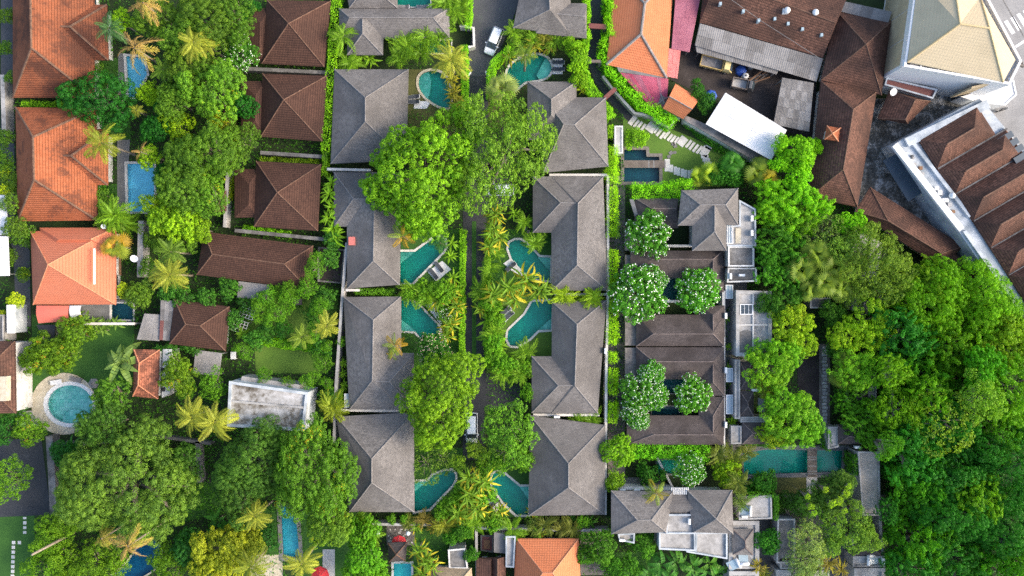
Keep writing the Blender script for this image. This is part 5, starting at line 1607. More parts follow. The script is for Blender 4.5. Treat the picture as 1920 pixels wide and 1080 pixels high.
def car(label, px, py, heading, paint, L=4.3, W=1.72, Ht=1.65, name='car', cat='car'):
    """heading: degrees, world direction of the bonnet"""
    r = thing(name, label, cat, P(px, py), R_(heading))
    r.location.z = 0.04
    a = L / 2
    w = W / 2
    b = loft([(-a, [(w * .80, .35), (w * .86, .70), (w * .80, .92)]), (-a + .12, [(w * .96, .28), (w, .70), (w * .93, .98)]), (-a + .9, [(w, .25), (w * 1.0, .72), (w * .95, 1.0)]), (a - 1.0, [(w, .25), (w * 1.0, .72), (w * .94, .97)]), (a - .45, [(w * .97, .27), (w * .97, .68), (w * .84, .84)]), (a - .1, [(w * .86, .32), (w * .86, .62), (w * .70, .74)]), (a, [(w * .70, .38), (w * .70, .56), (w * .6, .64)])])
    bevel(b.local('body', paint, r, True), .03)
    g = loft([(-a + .10, [(w * .88, .95), (w * .84, 1.05)]), (-a + .42, [(w * .92, .97), (w * .72, Ht - .10)]), (a - 1.65, [(w * .92, .97), (w * .72, Ht - .10)]), (a - .85, [(w * .90, .95), (w * .84, 1.0)])])
    g.local('window_band', M['glass'], r)
    t = loft([(-a + .36, [(w * .70, Ht - .14), (w * .66, Ht - .08)]), (-a + .6, [(w * .75, Ht - .12), (w * .68, Ht)]), (a - 1.85, [(w * .75, Ht - .12), (w * .68, Ht)]), (a - 1.58, [(w * .72, Ht - .16), (w * .68, Ht - .08)])])
    bevel(t.local('roof', paint, r, True), .03)
    for sd in (-1, 1):
        MB().box((a - 1.45, sd * w * 1.0 - .02 if sd > 0 else -w - .18, .95), (a - 1.28, w + .18 if sd > 0 else -w + .02, 1.1)).local('mirror', paint, r)
        MB().box((a - .34, sd * w * .66 - .14, .60), (a - .06, sd * w * .66 + .14, .74)).local('headlight', M['head'], r)
        MB().box((-a - .01, sd * w * .72 - .1, .62), (-a + .12, sd * w * .72 + .1, .9)).local('taillight', M['lamp'], r)
        for x in (-.85, .0, .75):
            MB().box((x - .03, sd * w * .86 - .03, .95), (x + .03, sd * w * .86 + .03, 1.3)).local('pillar', paint, r)
    wheels(r, (-a + .85, a - .8), w - .1)
    return r
car('white hatchback driving down the dark entrance road', 926, 80, 247, M['carpaint'], 4.2, 1.72)
car('pale silver car half hidden under the big olive-green tree', 936, 357, 180, M['silver'], 4.4, 1.75, 1.6)
car('white van parked under the tree at the lane end', 885, 801, 270, M['carpaint'], 4.6, 1.75, 1.85, 'van', 'van')

def truck(label, px, py, heading, L, W, bedm, cabm, inner, name='truck'):
    r = thing(name, label, 'truck', P(px, py), R_(heading))
    r.location.z = 0.035
    a, w = L / 2, W / 2
    cab = L * .27
    x1 = a - cab - .15
    MB().box((-a, -w * .6, .55), (a - .2, w * .6, .8)).local('chassis', M['black'], r)
    MB().box((-a, -w, .82), (x1, w, .94)).local('cargo_floor', inner, r)
    for nm, lo, hi in (('cargo_side', (-a, w - .08, .942), (x1, w, 1.5)), ('cargo_side', (-a, -w, .942), (x1, -w + .08, 1.5)), ('cargo_side', (x1 - .1, -w + .082, .942), (x1, w - .082, 1.75)), ('tailgate', (-a, -w + .082, .942), (-a + .08, w - .082, 1.5))):
        MB().box(lo, hi).local(nm, bedm, r)
    for k in range(5):
        x = -a + .2 + k * (x1 + a - .4) / 4
        for sd in (-1, 1):
            MB().box((x - .04, sd * (w + .03) - .03, .85), (x + .04, sd * (w + .03) + .03, 1.52)).local('side_rib', bedm, r)
    c = loft([(x1 + .1, [(w * .9, .5), (w * .92, 1.3), (w * .8, 1.95)]), (a - .55, [(w * .92, .5), (w * .92, 1.3), (w * .8, 1.95)]), (a - .1, [(w * .92, .5), (w * .9, 1.15), (w * .78, 1.3)]), (a, [(w * .88, .5), (w * .86, 1.0), (w * .76, 1.12)])])
    bevel(c.local('cab', cabm, r, False), .05)
    V = [(a - .50, w * .74, 1.93), (a - .50, -w * .74, 1.93), (a - .08, -w * .74, 1.34), (a - .08, w * .74, 1.34)]
    MB().add([(x + .03, y, z + .03) for x, y, z in V] + [(x - .03, y, z - .03) for x, y, z in V], [(0, 1, 2, 3), (4, 7, 6, 5), (0, 4, 5, 1), (1, 5, 6, 2), (2, 6, 7, 3), (3, 7, 4, 0)]).local('windshield', M['glass'], r)
    for sd in (-1, 1):
        MB().box((a - .3, sd * (w + .1) - .1, 1.3), (a - .2, sd * (w + .1) + .1, 1.6)).local('mirror', M['black'], r)
        MB().box((a - .02, sd * w * .6 - .1, .75), (a + .03, sd * w * .6 + .1, .9)).local('headlight', M['head'], r)
    wheels(r, (-a + L * .22, a - cab * .55), w - .12, 1.15)
    return r
truck('tan dump truck with an empty open bed in the dark yard', 1340, 124, -14, 4.9, 1.75, M['tan'], M['cabyellow'], M['cargo'], 'dump_truck')
truck('old grey pickup truck with a worn bed in the dark yard', 1389, 162, -12, 3.4, 1.45, M['wood'], M['graypaint'], M['concrete'], 'pickup_truck')
# motorcycle in the street court
r = thing('motorcycle', 'dark motorcycle parked at the court gate near the cream roof', 'motorcycle', P(1876, 207), R_(20))
for x in (-.65, .65):
    w = link('wheel', WHEEL, r, (x, 0, .3), (math.pi / 2, 0, 0), (.95, .95, .6))
MB().tube([(-.6, 0, .5), (-.2, 0, .75), (.35, 0, .7), (.6, 0, .95)], [.1, .16, .15, .06], 8).local('body', M['graypaint'], r, True)
MB().tube([(-.7, 0, .8), (-.3, 0, .84), (.1, 0, .8)], [.1, .13, .1], 8).local('seat', M['black'], r, True)
MB().tube([(.55, -.35, 1.0), (.6, 0, .98), (.55, .35, 1.0)], .025, 6).local('handlebar', M['steel'], r)

# ------------------------------------------------------------------ loungers and decks
def lounger(label, px, py, ang, cushion='char', L=1.9, W=.62):
    r = thing('sun_lounger', label, 'lounger', P(px, py), R_(ang), 'poolside sun loungers')
    r.location.z = .1
    MB().box((-L / 2, -W / 2, .24), (L / 2, W / 2, .3)).local('frame', M['white'], r)
    for x in (-.8, .8):
        for y in (-.24, .24):
            MB().box((x - .03, y - .03, 0), (x + .03, y + .03, .238)).local('leg', M['white'], r)
    bevel(MB().box((-L / 2 + .03, -W / 2 + .03, .303), (L * .18, W / 2 - .03, .38)).local('mattress', M[cushion], r), .02)
    b = MB().box((0, -W / 2 + .03, 0), (L * .32, W / 2 - .03, .08))
    bevel(b.local('backrest', M[cushion], r, loc=(L * .185, 0, .31), rot=(0, -.45, 0)), .02)
    return r
def deck(label, poly, z=.1, mat='white', name='deck'):
    E = [P(x, y) for x, y in poly]
    o = link(name, MB().prism(E, -0.05, z).mesh(name, M[mat]))
    return tag(o, label, 'deck', 'poolside decks')
deck('white paved deck beside the angled pool with loungers', [(802, 510), (829, 489), (846, 505), (818, 528)])
lounger('dark lounger on the white deck, nearer the pool shallow end', 814, 514, -52)
lounger('dark lounger on the white deck, nearer the hedge', 824, 501, -52)
deck('white paved strip along the hook shaped pool', [(944, 494), (958, 484), (984, 513), (974, 520)])
lounger('single dark lounger beside the hook shaped pool', 958, 500, 40)
deck('white paved deck beside the pool curving round a lawn', [(938, 593), (952, 574), (964, 586), (948, 604)])
lounger('dark lounger on the deck beside the lawn pool, upper one', 948, 583, 40)
lounger('dark lounger on the deck beside the lawn pool, lower one', 954, 592, 40)
deck('white paved strip beside the mirrored wedge pool', [(918, 920), (940, 948), (930, 960), (910, 936)])
lounger('dark lounger behind the mirrored wedge pool, upper one', 921, 930, 45)
lounger('dark lounger behind the mirrored wedge pool, lower one', 928, 941, 45)
deck('white paved deck beside the round ended entrance pool', [(1036, 110), (1055, 110), (1055, 139), (1036, 139)])
lounger('navy lounger beside the entrance pool, upper one', 1047, 118, 0)
lounger('navy lounger beside the entrance pool, lower one', 1047, 131, 0)
deck('white paved deck beside the kidney pool steps', [(778, 190), (808, 190), (800, 204), (776, 204)])
lounger('dark lounger beside the kidney pool, upper one', 776, 183, 8)
lounger('dark lounger beside the kidney pool, lower one', 776, 192, 0)
deck('pale paved terrace at the top edge pool', [(726, -20), (744, -20), (742, 15), (726, 15)])
lounger('grey recliner at the top edge pool, left one', 757, 15, 0, 'cargo')
lounger('grey recliner at the top edge pool, right one', 793, 15, 0, 'cargo')
lounger('black lounger beside the lawn of the long pool, left one', 1401, 905, 70, 'black')
lounger('black lounger beside the lawn of the long pool, right one', 1411, 907, 70, 'black')
deck('white flower bed curb beside the angled pool', [(798, 572), (812, 566), (838, 598), (826, 608)], .25)

def planks(label, x0, y0, x1, y1, z, n, vertical=False):
    r = thing('plank_bridge', label, 'bridge', P((x0 + x1) / 2, (y0 + y1) / 2))
    rr = random.Random(n)
    for k in range(n):
        if vertical:
            a, b = y0 + (y1 - y0) * k / n, y0 + (y1 - y0) * (k + .9) / n
            q = [P(x0, a), P(x1, a), P(x1, b), P(x0, b)]
        else:
            a, b = x0 + (x1 - x0) * k / n, x0 + (x1 - x0) * (k + .9) / n
            q = [P(a, y0), P(b, y0), P(b, y1), P(a, y1)]
        MB().prism(q, z, z + .06 + rr.uniform(0, .015)).part('plank', M['wood'] if rr.random() < .9 else M['cement_sheet'], r)
    e = 1.2
    for q in ([P(x0, y0 + e), P(x1, y0 + e), P(x1, y0 + 2 * e), P(x0, y0 + 2 * e)], [P(x0, y1 - 2 * e), P(x1, y1 - 2 * e), P(x1, y1 - e), P(x0, y1 - e)]) if not vertical else ([P(x0 + e, y0), P(x0 + 2 * e, y0), P(x0 + 2 * e, y1), P(x0 + e, y1)], [P(x1 - 2 * e, y0), P(x1 - e, y0), P(x1 - e, y1), P(x1 - 2 * e, y1)]):
        MB().prism(q, z - .12, z - .002).part('beam', M['wood'], r)
    return r
planks('grey plank deck crossing the dark stepped pond', 1168, 301, 1248, 315, .14, 34)
planks('dark plank bridge crossing the long teal pool', 1513, 836, 1531, 894, .14, 24, True)
planks('short dark wooden deck at the end of the long pool', 1580, 846, 1596, 886, .12, 12, True)

# ------------------------------------------------------------------ lamps, parasols, roof equipment
def near(x):
    return x
EQ = []
def globe(label, px, py, h=3.2, r0=.32):
    p = P(px, py, h)
    r = thing('globe_lamp', label, 'lamp', (p.x, p.y, 0), 0, 'globe lamps')
    MB().tube([(p.x, p.y, 0), (p.x, p.y, h - r0)], .05, 6).part('post', M['black'], r)
    MB().lathe([(r0 * math.sin(a), -r0 * math.cos(a)) for a in [.15 + k * .35 for k in range(9)]], 14, (p.x, p.y, h)).part('globe', M['white'], r, True)
globe('white globe lamp at the patio end beside the leafy tree', 708, 1000)
globe('white globe lamp at the patio end beside the lawn', 765, 1000)
def parasol(label, px, py, rad, h, mat, n=8):
    p = P(px, py, h)
    r = thing('parasol', label, 'parasol', (p.x, p.y, 0))
    MB().tube([(p.x, p.y, 0), (p.x, p.y, h)], .04, 6).part('pole', M['wood_brown'], r)
    V = [(p.x, p.y, h)] + [(p.x + rad * math.cos(2 * math.pi * k / n), p.y + rad * math.sin(2 * math.pi * k / n), h - .65) for k in range(n)]
    V += [(v[0], v[1], v[2] - .15) for v in V[1:]]
    F = [(0, 1 + k, 1 + (k + 1) % n) for k in range(n)] + [(1 + k, n + 1 + k, n + 1 + (k + 1) % n, 1 + (k + 1) % n) for k in range(n)]
    part('canopy', V, F, M[mat], r)
    for k in range(n):
        MB().tube([V[0], V[1 + k]], .02, 4).part('rib', M['wood'], r)
parasol('bright red parasol beside the narrow turquoise pool', 598, 1082, 1.35, 2.5, 'redcloth')
parasol('red parasol half hidden behind the dark hipped hut', 747, 1021, 1.15, 2.3, 'redcloth')
parasol('small pale umbrella beside the round teal pool', 171, 720, .8, 2.2, 'cement_sheet', 6)
def ac_unit(label, px, py, h, ang=0):
    p = P(px, py, h + .3)
    r = thing('air_conditioner', label, 'air conditioner', (p.x, p.y, h), R_(ang), 'air conditioners')
    bevel(MB().box((-.42, -.17, .1), (.42, .17, .72)).local('casing', M['white'], r), .02)
    for x in (-.32, .32):
        MB().box((x - .04, -.18, 0), (x + .04, .18, .098)).local('foot', M['steel'], r)
    MB().lathe([(.02, 0), (.24, 0), (.24, .02), (.02, .02)], 14).local('fan_grille', M['cement_sheet_b'], r, loc=(-.1, -.17, .4), rot=(math.pi / 2, 0, 0))
    return r
for lab, x, y, h, a in (
    ('white air conditioner beside the tower house terrace, upper one', 1409, 410, 4.6, 90),
    ('white air conditioner beside the tower house terrace, lower one', 1409, 437, 4.6, 90),
    ('white air conditioner standing alone on the equipment roof side', 1369, 518, 3.8, 90),
    ('white air conditioner in the middle of the equipment roof', 1390, 516, 3.8, 0),
    ('white air conditioner beside the wall right of the grey villas', 1135, 658, 3.0, 90),
    ('white air conditioner below the lower end of the curving pool villa', 1044, 781, 2.6, 0),
    ('white air conditioner between the two small dark hips', 1415, 731, 3.2, 0),
    ('white air conditioner on the front wall of the double-hipped house, left', 1167, 918, 2.7, 0),
    ('white air conditioner on the front wall of the double-hipped house, right', 1194, 918, 2.7, 0),
    ('white air conditioner on the stained terrace beside the apex roof', 1292, 977, 4.6, 90),
    ('white air conditioner on the slab beside the grass edge', 1395, 968, 3.4, 0),
    ('white air conditioner at the double-hipped house corner', 1166, 1012, 3.6, 0),
    ('white air conditioner above the rusty gutter slab', 1607, 838, 3.2, 0),
    ('white air conditioner at the edge of the ravine corner slab', 1655, 1051, 3.0, 90)):
    ac_unit(lab, x, y, h, a)
def heater(label, px, py, h, ang=0, panel=True):
    p = P(px, py, h + .3)
    r = thing('solar_water_heater', label, 'water heater', (p.x, p.y, h), R_(ang), 'rooftop water heaters')
    MB().tube([(-.75, .55, .55), (.75, .55, .55)], .24, 12).local('tank', M['white'], r, True)
    V = [(-.7, .35, .42), (.7, .35, .42), (.7, -1.0, .1), (-.7, -1.0, .1)]
    MB().add(V + [(x, y, z - .06) for x, y, z in V], [(0, 3, 2, 1)[::-1], (4, 5, 6, 7)[::-1], (0, 1, 5, 4)[::-1], (1, 2, 6, 5)[::-1], (2, 3, 7, 6)[::-1], (3, 0, 4, 7)[::-1]][::1]).local('panel', M['skylight'], r)
    for x in (-.6, .6):
        MB().box((x - .03, .5, 0), (x + .03, .56, .4)).local('stand', M['steel'], r)
for lab, x, y, h, a in (('blue-grey solar water heater on the grass-edged slab', 1399, 957, 3.4, -90), ('solar water heater at the ravine corner slab', 1634, 1049, 3.0, 90), ('dark solar panel heater below the small dark hip', 1394, 1049, 2.9, 180), ('white water heater on the bottom slab beside the dark hip', 1377, 1058, 2.9, -60)):
    heater(lab, x, y, h, a)
def panel(label, poly, z, mat, name, cat, t=.12):
    E = [P(x, y, z) for x, y in poly]
    o = link(name, MB().prism(E, z, z + t).mesh(name, M[mat]))
    return tag(o, label, cat)
def skylight(label, poly, z, glass='glass', bars=2):
    E = ccw([(P(x, y, z).x, P(x, y, z).y) for x, y in poly])
    c = (sum(p[0] for p in E) / 4, sum(p[1] for p in E) / 4, z)
    r = thing('skylight', label, 'skylight', c)
    V, F = ring(offset(E, -.12), .12, z + .005, z + .2)
    part('frame', V, F, M['white'], r)
    MB().prism(offset(E, -.1), z + .01, z + .12).part('pane', M[glass], r)
    a = [Vector((*p, z)) for p in E]
    for k in range(1, bars + 1):
        t = k / (bars + 1)
        MB().tube([a[0].lerp(a[1], t) + Vector((0, 0, .16)), a[3].lerp(a[2], t) + Vector((0, 0, .16))], .04, 4).part('glazing_bar', M['white'], r)
skylight('black skylight on the long flat roof beside the gutter wall', rect(1387, 570, 1411, 590), 3.65)
skylight('square pale skylight on the bottom slab roof', rect(1534, 1047, 1549, 1061), 3.05, 'skylight', 1)
skylight('pale glass skylight on the roof terrace beside the tower house', [(1359, 421), (1374, 421), (1374, 457), (1359, 457)], 4.75, 'skylight', 3)
skylight('pale glass canopy strip beside the lower grey villa wall', [(646, 738), (655, 738), (655, 764), (646, 764)], 2.5, 'skylight', 2)
skylight('blue-grey glass strip beside the lower twin pavilion wall', rect(1361, 690, 1374, 716), 2.6, 'skylight', 2)
skylight('blue-grey glass strip beside the long flat roof top', rect(1360, 534, 1374, 560), 2.6, 'skylight', 1)
skylight('blue-grey glass strip beside the courtyard end pavilion', rect(1361, 740, 1374, 776), 2.6, 'skylight', 2)
ac_unit('white air conditioner on the wall beside the upper twin pavilion', 1360, 592, 2.9, 90)
ac_unit('white air conditioner on the wall beside the lower twin pavilion', 1360, 694, 2.9, 90)
ac_unit('white air conditioner on the wall beside the lowest courtyard pavilion', 1360, 796, 2.9, 90)
panel('dark slate panel between the lower small hip and the trees', rect(1421, 746, 1433, 772), 3.0, 'andesite', 'roof_panel', 'panel')
panel('long slate panel on the dark porch roof beside the topmost frangipani', [(1180, 374), (1188, 374), (1196, 402), (1190, 406)], 3.2, 'andesite', 'roof_panel', 'panel')
panel('pink rust patch board on the roof terrace beside the skylight', rect(1379, 428, 1389, 456), 4.65, 'stone', 'roof_board', 'board', .05)
def dish(label, px, py, h, r0=.55, tilt=(.4, .2)):
    p = P(px, py, h + .5)
    r = thing('satellite_dish', label, 'satellite dish', (p.x, p.y, h), 0, 'satellite dishes')
    MB().tube([(0, 0, 0), (0, 0, .5)], .04, 6).local('mast', M['steel'], r)
    MB().lathe([(.02, 0), (r0 * .5, .04), (r0 * .85, .13), (r0, .2), (r0 * .97, .2), (r0 * .5, .07), (.03, .03)], 18).local('reflector', M['white'], r, True, loc=(0, 0, .5), rot=(tilt[0], tilt[1], 0))
    MB().tube([(0, 0, .52), (tilt[1] * .8, -tilt[0] * .8, .95)], .02, 5).local('feed_arm', M['steel'], r)
dish('white satellite dish on the annex below the cream roof', 1674, 172, 3.6)
dish('white satellite dish on the post beside the salmon-roofed house', 252, 484, 3.4)
dish('small white dish beside the salmon-roofed house top corner', 195, 424, 3.4, .38)
dish('white dish at the wall corner beside the forest and sawtooth roofs', 1876, 564, 3.2, .5)
dish('white dish on the flat roof edge beside the small hips', 1396, 664, 3.7, .4)
# trellis of white tubes in the middle garden
for lab, x, y in (('white metal trellis frame in the leafy garden, upper one', 464, 585), ('white metal trellis frame in the leafy garden, lower one', 450, 612)):
    p = P(x, y, 1.6)
    r = thing('trellis', lab, 'trellis', (p.x, p.y, 0), R_(-20), 'white trellis frames')
    for k in range(5):
        MB().tube([(-1 + k * .5, -.9, 1.6), (-1 + k * .5, .9, 1.6)], .035, 5).local('bar', M['white'], r)
        MB().tube([(-1, -.9 + k * .45, 1.64), (1, -.9 + k * .45, 1.64)], .035, 5).local('bar', M['white'], r)
    for sx in (-1, 1):
        for sy in (-.9, .9):
            MB().tube([(sx, sy, 0), (sx, sy, 1.6)], .04, 5).local('post', M['white'], r)
# gate bars and arches over the lanes
def gate(label, a, b, h, t, mat, z0=0.0):
    p, q = P(*a, h), P(*b, h)
    n = (q - p).normalized().cross(Vector((0, 0, 1))) * t / 2
    c = (p + q) / 2
    r = thing('gate', label, 'gate', (c.x, c.y, 0), 0, 'lane gates')
    MB().prism([p + n, q + n, q - n, p - n], h - .3, h).part('lintel', M[mat], r)
    for e in (p, q):
        MB().box((e.x - .2, e.y - .2, 0), (e.x + .2, e.y + .2, h - .302)).part('pillar', M['concrete_dark'], r)
gate('brown-topped gate arch across the narrow lane, upper one', (1104, 48), (1136, 50), 3.0, .7, 'maroon')
gate('brown-topped gate arch across the narrow lane, middle one', (1098, 114), (1126, 115), 3.0, .4, 'wood')
gate('brown-topped gate arch across the narrow lane, lower one', (1134, 184), (1154, 166), 3.0, .6, 'maroon')
for lab, a, b in (('white open gate bar at the lane entrance, left', (876, 145), (883, 135)), ('white open gate bar at the lane entrance, right', (911, 135), (916, 143))):
    p, q = P(*a, 1.2), P(*b, 1.2)
    c = (p + q) / 2
    r = thing('gate_bar', lab, 'gate', (c.x, c.y, 0), 0, 'lane gate bars')
    MB().tube([p, q], .12, 6).part('bar', M['white'], r)
    MB().box((p.x - .1, p.y - .1, 0), (p.x + .1, p.y + .1, 1.3)).part('post', M['white'], r)
# table and odds in the gardens
def table(label, px, py, w, d, h, mat, ang=0):
    r = thing('table', label, 'table', P(px, py), R_(ang))
    MB().box((-w / 2, -d / 2, h - .06), (w / 2, d / 2, h)).local('table_top', M[mat], r)
    for x in (-w / 2 + .08, w / 2 - .08):
        for y in (-d / 2 + .08, d / 2 - .08):
            MB().box((x - .04, y - .04, 0), (x + .04, y + .04, h - .062)).local('leg', M[mat], r)
table('small brown garden table among the shrubs', 561, 566, 1.2, .9, .7, 'wood')
table('white plastic table on the brick court', 913, 1018, .9, 1.3, .7, 'wood_brown')
table('white and blue massage table on the round pool terrace', 109, 716, 1.7, .7, .6, 'white', 10)
table('green-grey slab bench on the round pool terrace', 146, 711, 1.6, .7, .5, 'cement_sheet_b', -15)
table('long brown garden bench beside the salmon-roofed house', 225, 500, .9, 2.6, .6, 'wood_brown')
table('white plastic bench beside the carport shed', 440, 666, .8, 1.1, .6, 'white')
# tarps and drums in the yard
r = thing('tarp_heap', 'blue tarpaulin heap beside the parked dump truck', 'tarpaulin', P(1389, 133))
MB().lathe([(.9, 0), (.8, .3), (.5, .5), (.2, .62), (.02, .64)], 7, (P(1389, 133).x, P(1389, 133).y, .03)).part('tarpaulin', M['blue'], r)
r = thing('tarp_heap', 'blue tarpaulin behind the small orange roof', 'tarpaulin', P(1333, 180))
MB().lathe([(.95, 0), (.85, .3), (.6, .45), (.3, .52), (.1, .54)], 7, (P(1333, 180).x, P(1333, 180).y, .03)).part('tarpaulin', M['blue'], r)
for lab, x, y, m_ in (('dark water drum at the yard edge beside the tarpaulin', 1405, 128, 'graypaint'), ('white water drum at the yard corner under the sheets', 1395, 145, 'plaster')):
    p = P(x, y)
    r = thing('water_drum', lab, 'drum', p, 0, 'drums in the yard')
    MB().lathe([(.42, 0), (.45, .1), (.45, .9), (.4, 1.0), (.1, 1.04)], 14, (p.x, p.y, .03)).part('barrel', M[m_], r, True)
    MB().lathe([(.15, 0), (.15, .06), (.02, .07)], 10, (p.x, p.y, 1.075)).part('lid', M['black'], r)
rr = random.Random(9)
for k in range(9):
    x, y = 1416 + rr.uniform(-6, 14), 147 + rr.uniform(-5, 6)
    p = P(x, y)
    o = link('timber_board', MB().box((-1.3, -.1, 0), (1.3, .1, .06)).mesh('timber_board', M[rr.choice(['wood', 'wood_brown', 'cement_sheet'])]), None, (p.x, p.y, .06 + k * .075), (0, 0, R_(25 + rr.uniform(-15, 15))))
    tag(o, 'weathered loose board in the timber heap at the yard edge', 'board', 'loose boards in the yard heap')
# leaning bare palm trunks seen along their length
for lab, b, t, h in (('pale leaning bare trunk beside the dark shrubs at the corner', (143, 996), (60, 1040), 10.5),):
    p, q = P(*b), P(*t, h)
    r = thing('bare_trunk', lab, 'trunk', p)
    MB().tube([p, p.lerp(q, .5) + Vector((0, 0, .3)), q], [.24, .2, .16], 8).part('stem', M['palmbark'], r, True)
# overhead cable across the brown roof
p, q = P(1330, -30, 8), P(1535, 108, 6)
o = link('overhead_cable', MB().tube([p, p.lerp(q, .5) - Vector((0, 0, .5)), q], .03, 4).mesh('overhead_cable', M['cement_sheet']))
tag(o, 'thin pale overhead cable crossing the long old brown roof', 'cable')
# ------------------------------------------------------------------ planting
BRIGHT = (0.150, 0.290, 0.022)
MID = (0.085, 0.170, 0.026)
DARK = (0.035, 0.125, 0.030)
OLIVE = (0.145, 0.245, 0.040)
LIME = (0.200, 0.335, 0.015)
FOREST = (0.070, 0.255, 0.012)
DEEP = (0.020, 0.115, 0.020)
PALMG = (0.130, 0.230, 0.030)
YELP = (0.380, 0.360, 0.040)
GOLD = (0.420, 0.270, 0.030)
DRY = (0.420, 0.280, 0.110)
PALE = (0.200, 0.270, 0.110)
def T(kind, col, look, lst, group, cat='tree', **kw):
    for it in lst:
        x, y, r = it[:3]
        o = dict(kw)
        r *= o.pop('rs', 1.0)
        if len(it) > 3 and isinstance(it[3], dict):
            o.update(it[3])
        elif len(it) > 3:
            o['top'] = it[3]
        tree(kind, x, y, r, o.pop('color', col), o.pop('look', look), cat=cat, group=group, **o)
# the big trees of the lane
tree('broad', 796, 322, 117, BRIGHT, 'huge bright green spreading tree', 13, group='big trees of the lane', sq=(.95, 1.05), rot=0.0)
tree('airy', 946, 288, 100, (.13, .25, .035), 'huge olive green open-crowned tree', 12.5, group='big trees of the lane', sq=(.95, 1.1), rot=0.0)
tree('broad', 824, 752, 82, BRIGHT, 'large bright green round tree', 11, group='big trees of the lane', sq=(.96, 1.1), rot=0.0)
tree('airy', 957, 808, 57, (.11, .24, .03), 'mid-sized open green tree', 8.5, group='big trees of the lane', var=1)
tree('thin', 945, 848, 34, OLIVE, 'small thin olive tree', 5.5, group='garden trees')
# left gardens
T('mango', DEEP, 'dense glossy dark green tree', [(192, 187, 64, 8.5)], 'garden trees')
T('mango', (.100, .170, .035), 'big domed mango-green tree', [(240, 900, 120, 13)], 'big mango trees', sq=(1.04, .95), rot=0.0)
T('mango', (.060, .140, .030), 'dark green domed tree', [(200, 800, 48, 9), (350, 868, 36, 7), (335, 935, 28, 6), (470, 860, 72, 11), (455, 930, 50, 9)], 'big mango trees')
tree('gold', 592, 880, 88, (.090, .200, .025), 'large green tree with yellowing patches', 13, group='big mango trees', sq=(.87, 1.08), rot=0.0)
tree('gold', 612, 985, 46, (.12, .22, .03), 'rounded green tree with yellow tips', 10, group='big mango trees', var=1)
T('mango', MID, 'dense green canopy tree', [(300, 28, 46, 8), (345, 70, 44, 9), (395, 40, 56, 10), (440, 35, 46, 9), (360, 135, 50, 9), (330, 190, 38, 8), (400, 285, 58, 10), (350, 300, 46, 9), (455, 265, 34, 7.5), (345, 350, 48, 9)], 'canopy trees of the left gardens')
tree('gold', 405, 175, 60, (.10, .21, .025), 'green canopy tree with yellow tips', 10, group='canopy trees of the left gardens', var=1)
tree('gold', 395, 365, 40, (.11, .22, .03), 'olive canopy tree with yellow tips', 8, group='canopy trees of the left gardens', var=0)
T('broad', DEEP, 'shaded dark green tree', [(312, 185, 28, 6), (296, 235, 32, 6), (312, 332, 26, 6), (450, 200, 30, 6), (470, 20, 20, 4)], 'canopy trees of the left gardens')
T('bush', LIME, 'lime green rounded bush', [(229, 42, 22, 6), (280, 172, 22, 5), (294, 184, 16, 5), (335, 242, 32, 6), (281, 297, 22, 5.5), (284, 388, 22, 5)], 'lime green bushes', cat='bush')
T('broad', (.18, .31, .02), 'lime green loose tree', [(308, 405, 32, 6.5), (345, 420, 38, 7), (375, 430, 24, 6)], 'lime green trees')
T('bush', (.33, .36, .02), 'yellow clipped shrub', [(405, 228, 14, 5), (420, 236, 15, 5)], 'garden shrubs', cat='bush')
tree('frangi', 452, 102, 34, (.06, .19, .03), 'frangipani tree covered in white flowers', 6, group='white frangipani trees')
tree('frangi', 443, 197, 10, (.06, .19, .03), 'small white flowering frangipani', 4, group='white frangipani trees')
T('bush', MID, 'green garden bush', [(45, 440, 24), (20, 480, 16), (10, 90, 14), (18, 145, 12), (15, 30, 16), (8, 300, 22), (22, 340, 20), (15, 382, 20, 6), (30, 425, 22, 6), (12, 262, 18), (44, 515, 14), (5, 655, 20), (190, 330, 12), (190, 365, 14), (192, 392, 14), (185, 130, 12), (198, 150, 12), (270, 545, 22), (258, 555, 24), (282, 500, 20), (300, 455, 20), (345, 455, 26), (285, 450, 18)], 'garden bushes', cat='bush')
T('bush', (.34, .42, .03), 'yellow-leaved garden bush', [(12, 320, 16), (32, 562, 16), (14, 355, 14), (3, 590, 10), (46, 512, 10), (232, 545, 14)], 'yellow garden bushes', cat='bush')
T('orange', (.11, .21, .02), 'tree with orange-tipped leaves', [(85, 662, 42, 6), (140, 625, 36, 5.5), (122, 665, 32, 5.5), (62, 670, 24, 4.5), (338, 705, 34, 7), (332, 690, 26, 6.5), (55, 808, 32, 4)], 'orange-tipped trees')
T('feather', (.085, .20, .03), 'feathery green tree', [(217, 742, 42, 7), (175, 790, 26, 4)], 'garden trees')
T('airy', (.09, .22, .02), 'open green fruit tree', [(400, 722, 40, 6), (350, 730, 26, 5), (580, 712, 26, 4.5), (495, 706, 24, 4), (540, 722, 22, 4), (590, 500, 32, 6), (575, 540, 30, 5), (520, 590, 34, 5), (490, 580, 36, 5), (540, 560, 28, 5), (455, 660, 24, 4), (590, 620, 24, 5), (605, 680, 26, 5), (612, 720, 18, 4), (612, 650, 16, 4), (540, 545, 30, 5), (500, 555, 28, 5), (600, 575, 24, 5)], 'trees of the leafy middle garden', rs=.74)
T('bush', (.05, .16, .03), 'dark rounded shrub', [(590, 590, 22), (610, 560, 22), (600, 650, 22), (615, 745, 18), (620, 480, 20), (625, 450, 18), (350, 560, 22), (390, 560, 20), (430, 545, 22), (320, 545, 22), (460, 570, 18), (440, 600, 18), (300, 660, 14), (320, 655, 14), (365, 655, 16), (345, 645, 12), (480, 640, 20), (500, 625, 20), (530, 618, 18), (560, 640, 14)], 'dark garden shrubs', cat='bush')
